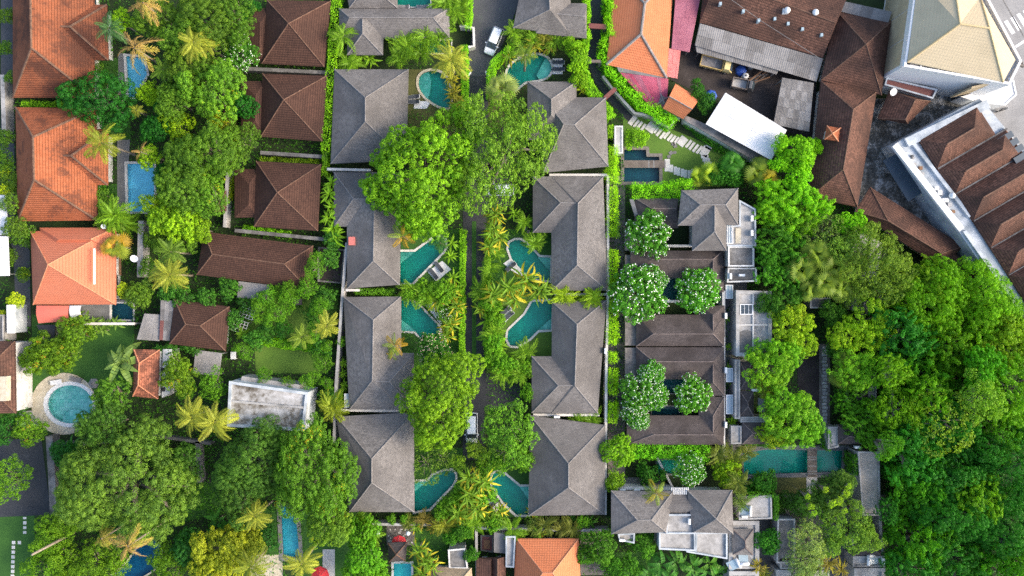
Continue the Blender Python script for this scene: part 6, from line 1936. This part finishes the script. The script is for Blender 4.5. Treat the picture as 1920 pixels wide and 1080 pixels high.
T('airy', (.11, .22, .02), 'mixed yellow-green shrubby tree', [(98, 1003, 44, 5.5), (88, 1062, 44, 5), (128, 1050, 46, 5.5), (180, 1055, 48, 6), (210, 1062, 34, 5), (122, 982, 32, 5), (22, 898, 42, 6.5), (330, 1060, 40, 5), (310, 1040, 28, 4)], 'shrubby trees of the lower corner')
T('gold', (.24, .28, .03), 'golden yellow tree', [(425, 1040, 56, 8), (400, 1075, 44, 7), (460, 1020, 36, 6.5)], 'golden trees')
T('broad', (.03, .12, .03), 'deep green shady tree', [(360, 1030, 38, 5.5), (120, 850, 26, 4), (260, 830, 28, 5), (500, 1010, 26, 4.5), (10, 805, 26, 4), (210, 1000, 24, 4)], 'shady trees')
# centre shrubs and bottom gardens
T('thin', (.12, .20, .04), 'sprawling olive shrub', [(800, 868, 42, 4), (830, 862, 30, 4), (850, 350, 20, 5)], 'olive shrubs', cat='bush')
T('bush', (.14, .24, .03), 'round clipped green shrub', [(888, 838, 18), (905, 860, 15), (860, 870, 16)], 'clipped shrubs', cat='bush')
pf = tree('frangi', 812, 655, 33, (.05, .16, .03), 'small frangipani tree with pink flowers', 5, group='pink frangipani trees')
for ch in pf.children:
    if ch.name.startswith('blossoms'):
        ch.material_slots[0].link = 'OBJECT'
        ch.material_slots[0].material = M['blossom_pink']
tree('frangi', 838, 585, 22, (.08, .19, .03), 'rose bush with white flowers', 2.5, cat='bush', name='rose_bush', group='flowering bushes')
T('broad', (.10, .26, .02), 'leafy bright bottom garden tree', [(678, 1000, 34, 6), (688, 1045, 34, 7), (684, 1085, 38, 6.5), (713, 1072, 20, 5)], 'bottom garden trees')
T('broad', (.06, .18, .02), 'dark bottom garden tree', [(845, 1006, 16, 4), (884, 1038, 15, 4), (864, 1003, 20, 4.5), (1120, 1020, 34, 5.5), (1095, 1040, 20, 4), (1170, 1065, 32, 4), (1200, 1020, 28, 4), (1145, 1060, 20, 4)], 'bottom garden trees')
T('bush', (.10, .24, .02), 'leafy garden shrub', [(945, 685, 22), (930, 665, 20), (925, 640, 20), (985, 690, 18), (990, 735, 16), (920, 560, 22), (930, 600, 18), (912, 880, 18), (935, 872, 18), (985, 865, 22), (925, 980, 18), (735, 972, 10), (760, 974, 10), (1095, 978, 14), (855, 945, 24), (838, 955, 22), (870, 925, 22), (905, 925, 26), (640, 640, 10), (800, 545, 24), (770, 548, 18), (830, 545, 24)], 'villa garden shrubs', cat='bush')
# compound hedges
hedge([(632, -20), (626, 60), (620, 150), (614, 235), (610, 285)], 15, 3.0, (.20, .42, .02), 'tall clipped lime hedge', dens=60)
hedge([(612, 285), (608, 330)], 9, 2.4, (.16, .32, .02), 'narrow clipped green hedge')
hedge([(870, 85), (872, 205)], 10, 2.2, (.18, .40, .02), 'narrow lime hedge')
hedge([(868, 430), (866, 560)], 8, 2.0, (.17, .36, .02), 'narrow clipped lane hedge')
hedge([(866, 560), (866, 668)], 8, 2.0, (.15, .33, .02), 'narrow clipped lane hedge')
hedge([(914, 430), (914, 690)], 7, 1.8, (.14, .30, .02), 'narrow shaggy lane hedge')
hedge([(978, 80), (945, 100), (922, 125), (918, 185)], 10, 2.2, (.18, .40, .02), 'curved lime entrance hedge')
hedge([(878, 55), (880, -20)], 9, 2.2, (.18, .40, .02), 'narrow lime hedge beside the road')
hedge([(1101, -20), (1100, 75), (1093, 108), (1094, 135)], 9, 2.8, (.20, .42, .02), 'shaggy lime hedge')
hedge([(1092, 135), (1106, 165), (1124, 190), (1148, 222)], 16, 2.6, (.18, .40, .02), 'thick leafy lane hedge')
hedge([(1145, 235), (1144, 260)], 8, 2.4, (.20, .38, .02), 'short narrow hedge')
for k, (y0, y1) in enumerate(((275, 345), (350, 445), (468, 545), (560, 645), (660, 680), (690, 740), (752, 792))):
    hedge([(1149, y0), (1148, y1)], 15 if y1 - y0 > 30 else 12, 3.0, (.24, .46, .015), 'shaggy lime bamboo hedge clump', leaf=.26, dens=85, fuzzy=True, rough=.45)
hedge([(1142, -20), (1148, 20), (1144, 70), (1134, 95)], 15, 3.0, (.20, .46, .02), 'fuzzy bright bamboo hedge', leaf=.3, dens=90, fuzzy=True, rough=.5)
hedge([(1135, 95), (1143, 122), (1168, 155), (1198, 186), (1232, 210), (1264, 232)], 22, 2.8, (.18, .46, .02), 'fuzzy bright bamboo hedge', leaf=.3, dens=90, fuzzy=True, rough=.5)
hedge([(1184, 362), (1240, 362), (1300, 350)], 26, 3.0, (.19, .46, .02), 'fuzzy bright bamboo hedge', leaf=.3, dens=80, fuzzy=True, rough=.5)
hedge([(1183, 842), (1330, 848)], 26, 3.0, (.13, .38, .02), 'fuzzy bright bamboo hedge', leaf=.3, dens=80, fuzzy=True, rough=.5)
hedge([(42, 196), (128, 196)], 9, 1.6, (.16, .34, .02), 'low clipped hedge between two red roofs')
hedge([(488, 300), (600, 303)], 9, 1.0, (.16, .26, .02), 'low yellowish border hedge')
hedge([(455, 428), (545, 440)], 10, 1.4, (.16, .38, .02), 'low bright border hedge')
hedge([(490, 640), (610, 655)], 12, 1.2, (.16, .38, .02), 'low bright garden hedge')
hedge([(667, 546), (740, 549)], 10, 2.2, (.09, .22, .02), 'dark hedge behind the pool wall')
hedge([(1285, 225), (1350, 275), (1440, 312)], 14, 1.0, (.05, .18, .02), 'dark ground hedge along the white sheet roof')
hedge([(1398, 928), (1452, 926), (1452, 972)], 7, 3.7, (.07, .20, .02), 'grass strip hedge around the roof slab')
hedge([(1395, 832), (1470, 836)], 6, 1.0, (.07, .22, .02), 'thin green edge above the long pool')
hedge([(1552, 806), (1552, 845)], 5, 3.0, (.06, .20, .02), 'climbing green wall beside the long pool')
hedge([(1600, 850), (1602, 890)], 7, 3.6, (.06, .18, .02), 'climbing green wall beside the concrete deck')
hedge([(655, 985), (700, 978)], 10, 1.4, (.09, .24, .02), 'low green border hedge')
hedge([(184, 340), (186, 400)], 10, 1.6, (.04, .15, .02), 'dark green shrub border')
hedge([(435, 260), (440, 275)], 8, 1.4, (.3, .36, .02), 'yellow border planting')
hedge([(432, 330), (430, 375)], 8, 1.4, (.3, .38, .02), 'yellow border planting')
# frangipanis of the right courts
for x, y, r, t in ((1216, 437, 46, 6.5), (1196, 548, 58, 7.5), (1233, 525, 22, 6), (1308, 545, 44, 6.5), (1197, 735, 40, 6), (1222, 700, 26, 5.5), (1190, 775, 28, 5.5), (1228, 742, 28, 5.5), (1297, 741, 38, 6), (1293, 880, 33, 5.5), (1200, 790, 20, 5)):
    tree('frangi', x, y, r * .93, (.075, .23, .03), 'frangipani tree covered in white flowers', t, group='white frangipani trees')
T('bush', LIME, 'lime green rounded bush', [(1365, 884, 29, 4)], 'lime green bushes', cat='bush')
T('broad', (.17, .33, .02), 'leafy yellow-green tree', [(1160, 845, 32, 5.5), (1152, 900, 20, 4), (1080, 108, 26, 5), (1190, 262, 22, 3), (1085, 150, 18, 4), (1072, 85, 18, 4)], 'leafy yellow-green trees')
T('broad', (.045, .165, .025), 'dark green leafy tree', [(1305, 168, 18, 4), (1322, 195, 20, 4), (1365, 322, 30, 4.5), (1345, 330, 20, 4), (1220, 885, 26, 3), (1435, 900, 24, 4), (1440, 1015, 26, 4.5), (1405, 925, 18, 3)], 'dark leafy trees')
T('broad', (.17, .40, .015), 'bright green leafy tree', [(1490, 288, 38, 7.5), (1492, 330, 28, 6.5), (1530, 275, 16, 5), (1597, 420, 30, 6), (1462, 300, 22, 6)], 'bright trees by the turret roof')
T('bamboo', (.17, .38, .02), 'fluffy bamboo clump', [(1450, 370, 36, 6.5), (1490, 375, 36, 7), (1525, 390, 32, 6.5), (1470, 410, 36, 6.5), (1440, 400, 30, 6), (1500, 415, 30, 6)], 'bamboo clumps')
tree('thin', 1545, 445, 44, (.12, .20, .05), 'half-bare tree with pale branches', 8, group='garden trees')
T('feather', (.06, .20, .02), 'feathery dark green tree', [(1455, 450, 40, 7), (1440, 500, 36, 7), (1480, 480, 40, 7), (1475, 520, 36, 6.5)], 'ravine-side trees')
T('airy', (.14, .23, .04), 'broad olive green tree', [(1630, 500, 72, 9.5), (1580, 470, 44, 8), (1665, 530, 46, 8.5), (1600, 545, 40, 7)], 'ravine-side trees')
T('cauli', (.19, .33, .015), 'round-clumped yellow-green tree', [(1478, 610, 42, 7), (1500, 640, 30, 6.5), (1625, 600, 48, 8), (1585, 625, 34, 7), (1640, 630, 30, 7)], 'round-clumped trees')
T('cauli', (.13, .31, .02), 'round-clumped green tree', [(1440, 690, 48, 8), (1470, 670, 36, 7.5), (1425, 660, 26, 6), (1600, 690, 46, 7.5), (1630, 690, 34, 7), (1480, 785, 52, 8.5), (1510, 800, 38, 8), (1465, 760, 36, 8)], 'round-clumped trees')
T('orange', (.20, .28, .02), 'yellow-green tree with orange tips', [(1455, 805, 36, 6), (1445, 725, 26, 6), (1490, 590, 24, 6.5)], 'orange-tipped trees')
T('mango', (.05, .15, .02), 'dark green domed tree', [(1470, 565, 40, 6), (1430, 570, 18, 5), (1560, 590, 26, 5.5), (1575, 660, 28, 5), (1590, 720, 26, 5)], 'ravine-side trees')
T('feather', (.09, .23, .02), 'spreading feathery tree', [(1620, 785, 44, 6.5), (1590, 765, 34, 5.5), (1635, 815, 32, 6)], 'ravine-side trees')
T('mango', (.07, .15, .03), 'dark dense tree with lime tips', [(1556, 926, 42, 8), (1530, 946, 31, 7), (1576, 908, 28, 7.5), (1500, 945, 24, 4), (1478, 938, 20, 3), (1462, 945, 16, 2.5)], 'dense trees of the lower complex')
T('cauli', (.24, .38, .02), 'lime green leaf clump', [(1548, 918, 6, 8.8), (1560, 945, 8, 9), (1573, 940, 9, 8.8), (1586, 925, 7, 8.6), (1520, 950, 7, 8), (1514, 930, 6, 8), (1583, 958, 6, 8.6), (1526, 962, 6, 8), (1592, 912, 6, 8.4)], 'lime shoots', cat='bush')
T('airy', (.14, .25, .04), 'mottled olive tree', [(1602, 1000, 40, 8), (1630, 1008, 27, 8), (1562, 985, 32, 7.5), (1560, 1020, 24, 7), (1602, 955, 18, 7.5)], 'dense trees of the lower complex')
T('airy', PALE, 'pale greyish green tree', [(1515, 1012, 40, 7.5), (1500, 1060, 34, 6.5), (1522, 1082, 30, 6)], 'dense trees of the lower complex')
# wooded ravine at the right: one tree after another
RF = random.Random(21)
FT = [(1745, 560, 80), (1830, 570, 78), (1700, 620, 66), (1780, 640, 84), (1870, 640, 80), (1925, 600, 60), (1715, 700, 70), (1800, 720, 80), (1885, 730, 76), (1690, 770, 56), (1760, 800, 76), (1850, 810, 80), (1925, 790, 60), (1700, 850, 62), (1790, 880, 84), (1880, 890, 80), (1710, 930, 66), (1800, 960, 80), (1885, 975, 76), (1720, 1010, 66), (1700, 1070, 58), (1780, 1050, 78), (1860, 1060, 76), (1930, 1050, 62), (1940, 900, 56), (1950, 680, 60), (1960, 980, 60), (1740, 530, 50), (1790, 545, 40), (1670, 690, 34), (1668, 830, 30), (1672, 960, 28), (1900, 625, 40), (1840, 690, 46), (1745, 740, 44), (1830, 930, 50), (1750, 900, 46)]
FC = [((.115, .27, .010), 'bright green feathery ravine tree'), ((.060, .215, .010), 'vivid green feathery ravine tree'), ((.026, .145, .018), 'deep green ravine tree'), ((.14, .26, .015), 'yellow-green ravine tree')]
for i, (x, y, r) in enumerate(FT):
    near_right_top = x > 1730 and y < 760
    c, lk = FC[RF.choice([0, 0, 1, 3]) if near_right_top else RF.choice([1, 2, 1, 2, 0])]
    tree(RF.choice(['feather', 'feather', 'feather', 'mango', 'broad', 'airy']), x + RF.uniform(-6, 6), y + RF.uniform(-6, 6), r * .92, c, lk, RF.uniform(7.5, 12), group='trees of the wooded ravine')
tree('thin', 1770, 790, 62, (.16, .27, .03), 'half-bare ravine tree with pale branches', 13, group='trees of the wooded ravine')
tree('airy', 1840, 745, 46, (.14, .27, .03), 'open-crowned yellowish ravine tree', 13, group='trees of the wooded ravine')
T('bush', (.05, .22, .02), 'ravine edge shrub', [(1665, 640, 20), (1668, 740, 22), (1670, 780, 20), (1666, 880, 20), (1672, 1000, 20), (1668, 1050, 22), (1690, 560, 26), (1872, 590, 22), (1895, 595, 18)], 'ravine edge shrubs', cat='bush')

# ------------------------------------------------------------------ palms and big-leaved plants
def PL(kind, col, look, lst, group, **kw):
    for it in lst:
        o = dict(kw)
        if len(it) > 3:
            o.update(it[3])
        palm(kind, it[0], it[1], it[2] * o.pop('shrink', 1.0), o.pop('color', col), o.pop('look', look), group=group, **o)
PL('coco', PALMG, 'coconut palm with green fronds', [(205, 52, 34, dict(top=9, color=(.07, .17, .06))), (320, 472, 36, dict(top=7)), (190, 268, 42, dict(color=(.24, .29, .03), top=10)), (470, 1062, 40, dict(color=(.22, .27, .03), top=9)), (825, 455, 22, dict(color=(.06, .17, .03), top=6)), (985, 103, 26, dict(top=8, color=(.13, .22, .03)))], 'coconut palms')
PL('coco', (.34, .38, .05), 'coconut palm with yellow-green fronds', [(362, 78, 38, dict(top=9)), (318, 515, 44, dict(top=8)), (360, 782, 40, dict(top=9)), (402, 792, 46, dict(top=9.5)), (845, 112, 42, dict(top=8)), (565, 1058, 38, dict(top=11)), (612, 612, 30, dict(top=6)), (565, 632, 28, dict(top=5, color=(.17, .26, .03))), (478, 968, 38, dict(top=8)), (305, 130, 26, dict(top=6, color=(.16, .30, .03))), (255, 207, 17, dict(top=5)), (385, 80, 24, dict(top=8))], 'coconut palms')
PL('dry', DRY, 'palm with dry golden-brown fronds', [(252, 90, 48, dict(top=11)), (268, 5, 42, dict(top=11)), (240, 1024, 44, dict(top=14)), (190, 1010, 34, dict(top=9, color=(.30, .27, .06)))], 'dry palms', color2=(.40, .33, .08), f2=.4, tilt=(.7, -.5), n=12)
PL('coco', GOLD, 'slender palm with orange-yellow fronds', [(755, 443, 32, dict(top=7, n=9)), (740, 648, 28, dict(top=6, n=11)), (735, 665, 16, dict(top=5, n=7)), (1230, 925, 30, dict(top=6.5, n=12, color=(.30, .26, .03))), (265, 285, 22, dict(top=7, n=8, color=DRY))], 'slender orange palms', color2=(.18, .27, .03), f2=.45)
PL('fan', (.22, .30, .08), 'pale fan palm', [(940, 165, 33, dict(top=4)), (1330, 328, 26, dict(top=2.6, color=(.28, .42, .03))), (1310, 330, 22, dict(top=2.2, color=(.28, .42, .03))), (1420, 322, 32, dict(top=4, color=(.16, .24, .03))), (1440, 335, 26, dict(top=4, color=(.34, .30, .03))), (215, 462, 28, dict(top=5, color=(.22, .28, .03), color2=GOLD, f2=.4)), (1375, 305, 26, dict(top=4, color=(.05, .20, .02)))], 'fan palms')
PL('fan', (.16, .25, .03), 'palmy crown above the walkway', [(1530, 480, 34, dict(top=6)), (1565, 500, 34, dict(top=6)), (1500, 505, 34, dict(top=6)), (1545, 530, 34, dict(top=6)), (1600, 500, 30, dict(top=6)), (1520, 545, 28, dict(top=5.5)), (1580, 540, 28, dict(top=5.5)), (1590, 680, 30, dict(top=5)), (1575, 710, 24, dict(top=4.5))], 'palms above the walkway', cat='palm')
ARE = (.17, .34, .02)
PL('areca', ARE, 'bushy green palm clump', [(765, 88, 34), (748, 108, 28), (800, 72, 30), (822, 66, 30), (790, 100, 24), (640, 68, 26, dict(top=4)), (655, 118, 24), (852, 25, 28), (835, 5, 28), (865, 10, 22), (215, 405, 38, dict(top=4)), (200, 412, 28), (240, 420, 28), (770, 545, 26), (800, 555, 28), (930, 470, 20), (918, 505, 22), (905, 545, 24), (1012, 430, 20), (1000, 455, 22), (985, 415, 20), (625, 765, 30, dict(top=4, color=(.26, .34, .03))), (632, 745, 20), (1055, 555, 28, dict(color=(.30, .46, .02), top=3)), (1110, 558, 28, dict(color=(.26, .44, .02), top=3)), (676, 982, 28), (694, 1002, 26), (1400, 845, 20, dict(color=(.16, .2, .03))), (1022, 985, 22, dict(color=(.13, .17, .03))), (1052, 988, 22, dict(color=(.17, .19, .04))), (1002, 988, 18, dict(color=(.12, .18, .03))), (1072, 990, 24, dict(color=(.15, .18, .03))), (795, 975, 20, dict(color=(.2, .17, .04))), (765, 978, 18, dict(color=(.14, .18, .03))), (960, 990, 26), (885, 985, 28), (835, 985, 28, dict(color=(.24, .28, .03))), (1375, 860, 26, dict(color=(.15, .2, .03))), (1345, 850, 28, dict(color=(.15, .2, .03))), (985, 660, 24), (940, 700, 24), (970, 700, 26), (1000, 690, 22), (925, 625, 26), (1110, 785, 22, dict(top=2)), (1085, 788, 22, dict(top=2)), (965, 60, 24), (975, 45, 20), (1000, 75, 22), (1040, 80, 22), (1020, 70, 22, dict(color=(.2, .22, .03))), (455, 625, 14), (30, 770, 20, dict(color=(.06, .18, .03))), (15, 775, 22, dict(color=(.06, .18, .03))), (1393, 965, 16), (1388, 940, 22, dict(color=(.12, .2, .03), top=4)), (1385, 905, 24, dict(color=(.14, .19, .03), top=4)), (1375, 885, 20, dict(color=(.15, .2, .03)))], 'bushy palm clumps', name='palm_clump', tr=.08)
PL('strap', (.14, .27, .02), 'golden yellow palm clump', [(930, 402, 30, dict(top=4)), (925, 432, 30, dict(top=4)), (918, 462, 26, dict(top=3.5)), (938, 445, 24, dict(top=3.5)), (845, 548, 32), (822, 562, 28), (855, 575, 28), (845, 610, 28), (838, 628, 24), (955, 540, 40, dict(top=4)), (925, 550, 36, dict(top=4)), (985, 525, 38, dict(top=4.5)), (1010, 545, 34, dict(top=4)), (965, 560, 30, dict(top=3.5)), (900, 580, 22), (880, 895, 32, dict(top=4)), (905, 905, 34, dict(top=4)), (880, 930, 34, dict(top=4)), (860, 960, 34, dict(top=3.5)), (895, 955, 32, dict(top=4)), (920, 975, 28), (845, 985, 28), (650, 100, 20), (655, 130, 18), (850, 175, 26, dict(color=(.22, .22, .03))), (858, 195, 26, dict(color=(.2, .22, .03))), (845, 150, 22, dict(color=(.24, .25, .03))), (955, 105, 24), (1000, 85, 26, dict(color=(.26, .27, .03))), (975, 90, 24), (1030, 90, 20, dict(color=(.2, .18, .03))), (1012, 1000, 24), (786, 1030, 26, dict(top=3.5)), (798, 1050, 30, dict(top=4)), (794, 1075, 30, dict(top=4)), (810, 1060, 26, dict(top=4)), (780, 985, 22), (815, 985, 22, dict(color=(.32, .24, .04))), (1000, 960, 20), (935, 960, 26), (1420, 1060, 22, dict(color=(.24, .2, .04), top=3)), (1550, 1055, 28, dict(color=(.22, .2, .04), top=4)), (1575, 1065, 26, dict(color=(.26, .22, .04), top=4)), (1430, 1075, 24, dict(color=(.22, .26, .03)))], 'golden palm clumps', name='palm_clump', shrink=.88, color2=(.46, .42, .035), f2=.66, tr=.08)
PL('blade', (.20, .40, .02), 'broad-leaved tropical clump', [(665, 110, 20), (680, 105, 22), (695, 110, 22), (622, 345, 22, dict(top=2.5)), (618, 365, 22, dict(top=2.5)), (622, 388, 22, dict(top=2.5)), (618, 408, 22, dict(top=2.5)), (625, 430, 26, dict(top=2.5)), (632, 445, 24, dict(top=2.5)), (645, 680, 13), (643, 700, 13), (646, 722, 13), (1133, 395, 12), (1131, 415, 12), (1132, 440, 12), (965, 400, 18), (1088, 134, 26, dict(top=2)), (1090, 165, 18, dict(color=(.34, .44, .02))), (1135, 275, 10), (850, 520, 20), (845, 480, 20), (848, 455, 18), (915, 600, 22), (928, 590, 22), (940, 650, 22), (925, 575, 22), (932, 635, 22), (1075, 785, 16), (1100, 790, 16), (1365, 690, 10, dict(top=2)), (1372, 715, 12), (1372, 790, 18), (1380, 780, 14), (1365, 650, 10), (1362, 600, 10), (1070, 975, 16, dict(color=(.06, .2, .02))), (1105, 975, 20, dict(color=(.06, .2, .02))), (1000, 975, 14), (505, 5, 12)], 'broad-leaved clumps', name='tropical_plant', cat='plant', tr=.05, part_name='leaf')
PL('banana', (.06, .22, .03), 'banana plant with long paddle leaves', [(140, 838, 26), (132, 862, 26), (125, 885, 24), (128, 935, 20), (355, 1010, 28, dict(color=(.10, .32, .03))), (408, 975, 28), (430, 985, 22), (395, 1000, 20), (1270, 1055, 34, dict(color=(.07, .22, .03))), (1300, 1060, 34, dict(color=(.07, .22, .03))), (1240, 1060, 34, dict(color=(.05, .2, .03))), (1330, 1055, 30, dict(color=(.10, .26, .03))), (1345, 1075, 30, dict(color=(.08, .26, .03))), (1215, 1075, 30, dict(color=(.06, .22, .03))), (1255, 1080, 30), (1305, 1085, 30), (475, 1030, 20)], 'banana plants', name='banana_plant', cat='plant', top=2.0, tr=.1, part_name='leaf')
PL('banana', (.16, .26, .07), "traveller's palm with a flat fan of paddle leaves", [(228, 682, 46, dict(top=4.5, n=14))], 'garden palms', tr=.16, part_name='leaf')
PL('banana', (.16, .29, .05), 'broad paddle-leaved border plant', [(140, 598, 20), (160, 602, 22), (180, 606, 20), (200, 608, 20), (220, 606, 18), (175, 622, 16), (195, 620, 16), (205, 795, 22), (190, 800, 22), (232, 660, 14)], 'border plants', name='tropical_plant', cat='plant', top=1.4, tr=.06, part_name='leaf')

# ------------------------------------------------------------------ uncountable low greenery
ROADS = [[(872, -60), (985, -60), (960, 50), (918, 140), (918, 400), (975, 400), (975, 395), (912, 395), (912, 865), (866, 865), (870, 190)], [(1100, -60), (1138, -60), (1128, 110), (1195, 215), (1186, 238), (1110, 150)], rect(1258, 60, 1530, 260), rect(0, -60, 30, 415), rect(24, 415, 58, 612), rect(-60, 820, 102, 970), rect(1600, 180, 1960, 420), [(60, 590), (250, 590), (255, 700), (190, 810), (60, 810)], rect(480, 640, 606, 698), rect(1170, 220, 1345, 345), rect(1355, 470, 1400, 560), rect(118, 700, 182, 815), rect(1393, 835, 1600, 925), rect(1495, 640, 1558, 812), rect(725, 985, 778, 1022), rect(-60, 960, 65, 1090), rect(222, 100, 246, 182), rect(220, 262, 246, 400), rect(575, 985, 665, 1080), [(520, 585), (605, 585), (605, 632), (500, 632)]]
undergrowth('undergrowth', [rect(180, -20, 640, 560), rect(250, 540, 650, 1090), rect(60, 960, 260, 1090), rect(0, 0, 60, 660), rect(60, 590, 260, 625), rect(250, 800, 660, 960)], ROADS, (.05, .15, .022), 9, .32, .9, 3, 'low mixed greenery under the trees of the left gardens')
undergrowth('undergrowth', [rect(752, 100, 1040, 545), rect(752, 545, 1040, 1000), rect(650, 960, 1240, 1090)], ROADS + [rect(752, 440, 850, 535), rect(765, 130, 850, 200), rect(945, 440, 1036, 530), rect(940, 560, 1036, 665), rect(776, 880, 860, 965), rect(918, 880, 996, 970)], (.06, .17, .022), 8, .28, .7, 4, 'low mixed greenery of the villa gardens')
undergrowth('undergrowth', [[(1650, 480), (1990, 590), (1990, 1090), (1655, 1090)]], [], (.03, .13, .018), 14, .4, 2.2, 5, 'dense dark undergrowth of the wooded ravine')
undergrowth('undergrowth', [rect(1355, 290, 1660, 840), rect(1440, 915, 1660, 1000), rect(1140, 200, 1180, 900), rect(1270, 210, 1450, 350)], ROADS, (.04, .14, .02), 9, .32, .9, 6, 'low mixed greenery beside the ravine-side trees')
# ------------------------------------------------------------------ labels that single out each plant by what it stands next to
LM = [("the red-tiled corner house", 100, 90), ("the second red-tiled house", 105, 310), ("the salmon-roofed house", 137, 500), ("the round teal pool", 130, 757), ("the upper blue pool", 255, 145), ("the lower blue pool", 262, 350), ("the small navy pool", 229, 584), ("the mouldy flat roof", 505, 762), ("the topmost brown bungalow", 545, 62), ("the second brown bungalow", 535, 200), ("the third brown bungalow", 525, 368), ("the long brown house", 480, 488), ("the small brown house with sheds", 372, 610), ("the narrow mossy red house", 274, 700), ("the black asphalt yard", 40, 890), ("the dark blue curved pool", 262, 1046), ("the narrow turquoise pool", 543, 1000), ("the red parasol", 598, 1076), ("the kidney pool", 815, 168), ("the white hatchback", 926, 80), ("the white van", 885, 803), ("the half-hidden silver car", 936, 357), ("the pool with striped loungers", 795, 488), ("the pool with the flower bed", 790, 600), ("the wedge pool under the van", 812, 922), ("the entrance pool", 1000, 128), ("the hook shaped pool", 992, 488), ("the pool round the lawn", 995, 608), ("the mirrored wedge pool", 957, 925), ("the road-side L-shaped villa", 740, 50), ("the kidney-pool villa", 692, 215), ("the villa with red hatch", 695, 440), ("the flower-bed villa", 700, 660), ("the lower grey villa", 705, 870), ("the top-edge villa roof", 1040, 30), ("the double-hipped villa", 1075, 235), ("the hook-pool villa", 1080, 440), ("the lawn-pool villa", 1075, 670), ("the compound end villa", 1065, 875), ("the plum metal roof", 1285, 40), ("the big orange roof", 1200, 60), ("the small orange roof", 1278, 190), ("the tan dump truck", 1340, 124), ("the white sheet roof", 1400, 236), ("the turret roof", 1575, 260), ("the plank-crossed pond", 1205, 312), ("the long teal pool", 1480, 866), ("the slab-path lawn", 1280, 268), ("the long slanting brown roof", 1710, 430), ("the sawtooth brown roofs", 1850, 400), ("the pale roof terrace", 1395, 430), ("the equipment roof", 1390, 516), ("the black skylight roof", 1412, 605), ("the twin ridged pavilions", 1275, 650), ("the upper courtyard pool", 1258, 542), ("the tower house", 1330, 405), ("the stained terrace house", 1260, 960), ("the bottom orange roof", 1025, 1050), ("the thatched hut", 850, 1080), ("the cobbled patio", 745, 1000), ("the grey slab walkway", 1546, 720), ("the bare concrete deck", 1628, 905), ("the grass-edged slab", 1415, 950), ("the small gutter-framed hip", 1393, 1016), ("the square bottom skylight", 1541, 1054), ("the lower courtyard pools", 1255, 745), ("the two small dark hips", 1400, 730), ("the pool bridge lawn", 1460, 912), ("the brown gazebo", 413, 378), ("the upper white trellis", 464, 585), ("the middle lawn", 545, 668), ("the bottom teal pool", 755, 1075), ("the carport sheet roof", 390, 680), ("the left frame white roofs", 8, 440), ("the shuttered-window house", 20, 710)]
ORD = ['first', 'second', 'third', 'fourth', 'fifth', 'sixth', 'seventh', 'eighth', 'ninth', 'tenth', 'eleventh', 'twelfth', 'thirteenth', 'fourteenth']
ravine = {}
byl = {}
for o, look, px, py in TREES:
    if 'ravine' in look:
        lm, rel = ('the frame', '') if False else (None, None)
        base = look
    else:
        d = [((px - x) ** 2 + (py - y) ** 2, n, x, y) for n, x, y in LM]
        _, n, x, y = min(d)
        dx, dy = px - x, py - y
        rel = ('left of' if dx < 0 else 'right of') if abs(dx) > abs(dy) * 1.2 else ('above' if dy < 0 else 'below')
        base = f'{look} {rel} {n}'
    byl.setdefault(base, []).append((o, px, py))
for base, lst in byl.items():
    if len(lst) == 1:
        lst[0][0]['label'] = base
        continue
    xs, ys = [t[1] for t in lst], [t[2] for t in lst]
    vert = max(ys) - min(ys) >= max(xs) - min(xs)
    lst.sort(key=lambda t: t[2] if vert else t[1])
    n = len(lst)
    for i, (o, px, py) in enumerate(lst):
        if n == 2:
            s = ('upper one', 'lower one')[i] if vert else ('left one', 'right one')[i]
        elif i == 0:
            s = 'topmost one' if vert else 'leftmost one'
        elif i == n - 1:
            s = 'lowest one' if vert else 'rightmost one'
        else:
            s = (ORD[i] if i < len(ORD) else str(i + 1) + 'th') + (' from the top' if vert else ' from the left')
        o['label'] = f'{base}, {s}'
for o_ in [t[0] for t in TREES]:
    if len(o_['label'].split()) > 16:
        o_['label'] = o_['label'].replace('the small brown house with sheds', 'the shed-side brown house').replace('the pool with striped loungers', 'the striped-lounger pool').replace('the pool with the flower bed', 'the flower-bed pool')
        print('LONG', len(o_['label'].split()), o_['label'])
print('script time', round(time.time() - T0, 1), 'objects', len(bpy.data.objects), 'tris', sum(len(m.polygons) for m in bpy.data.meshes) * 2)
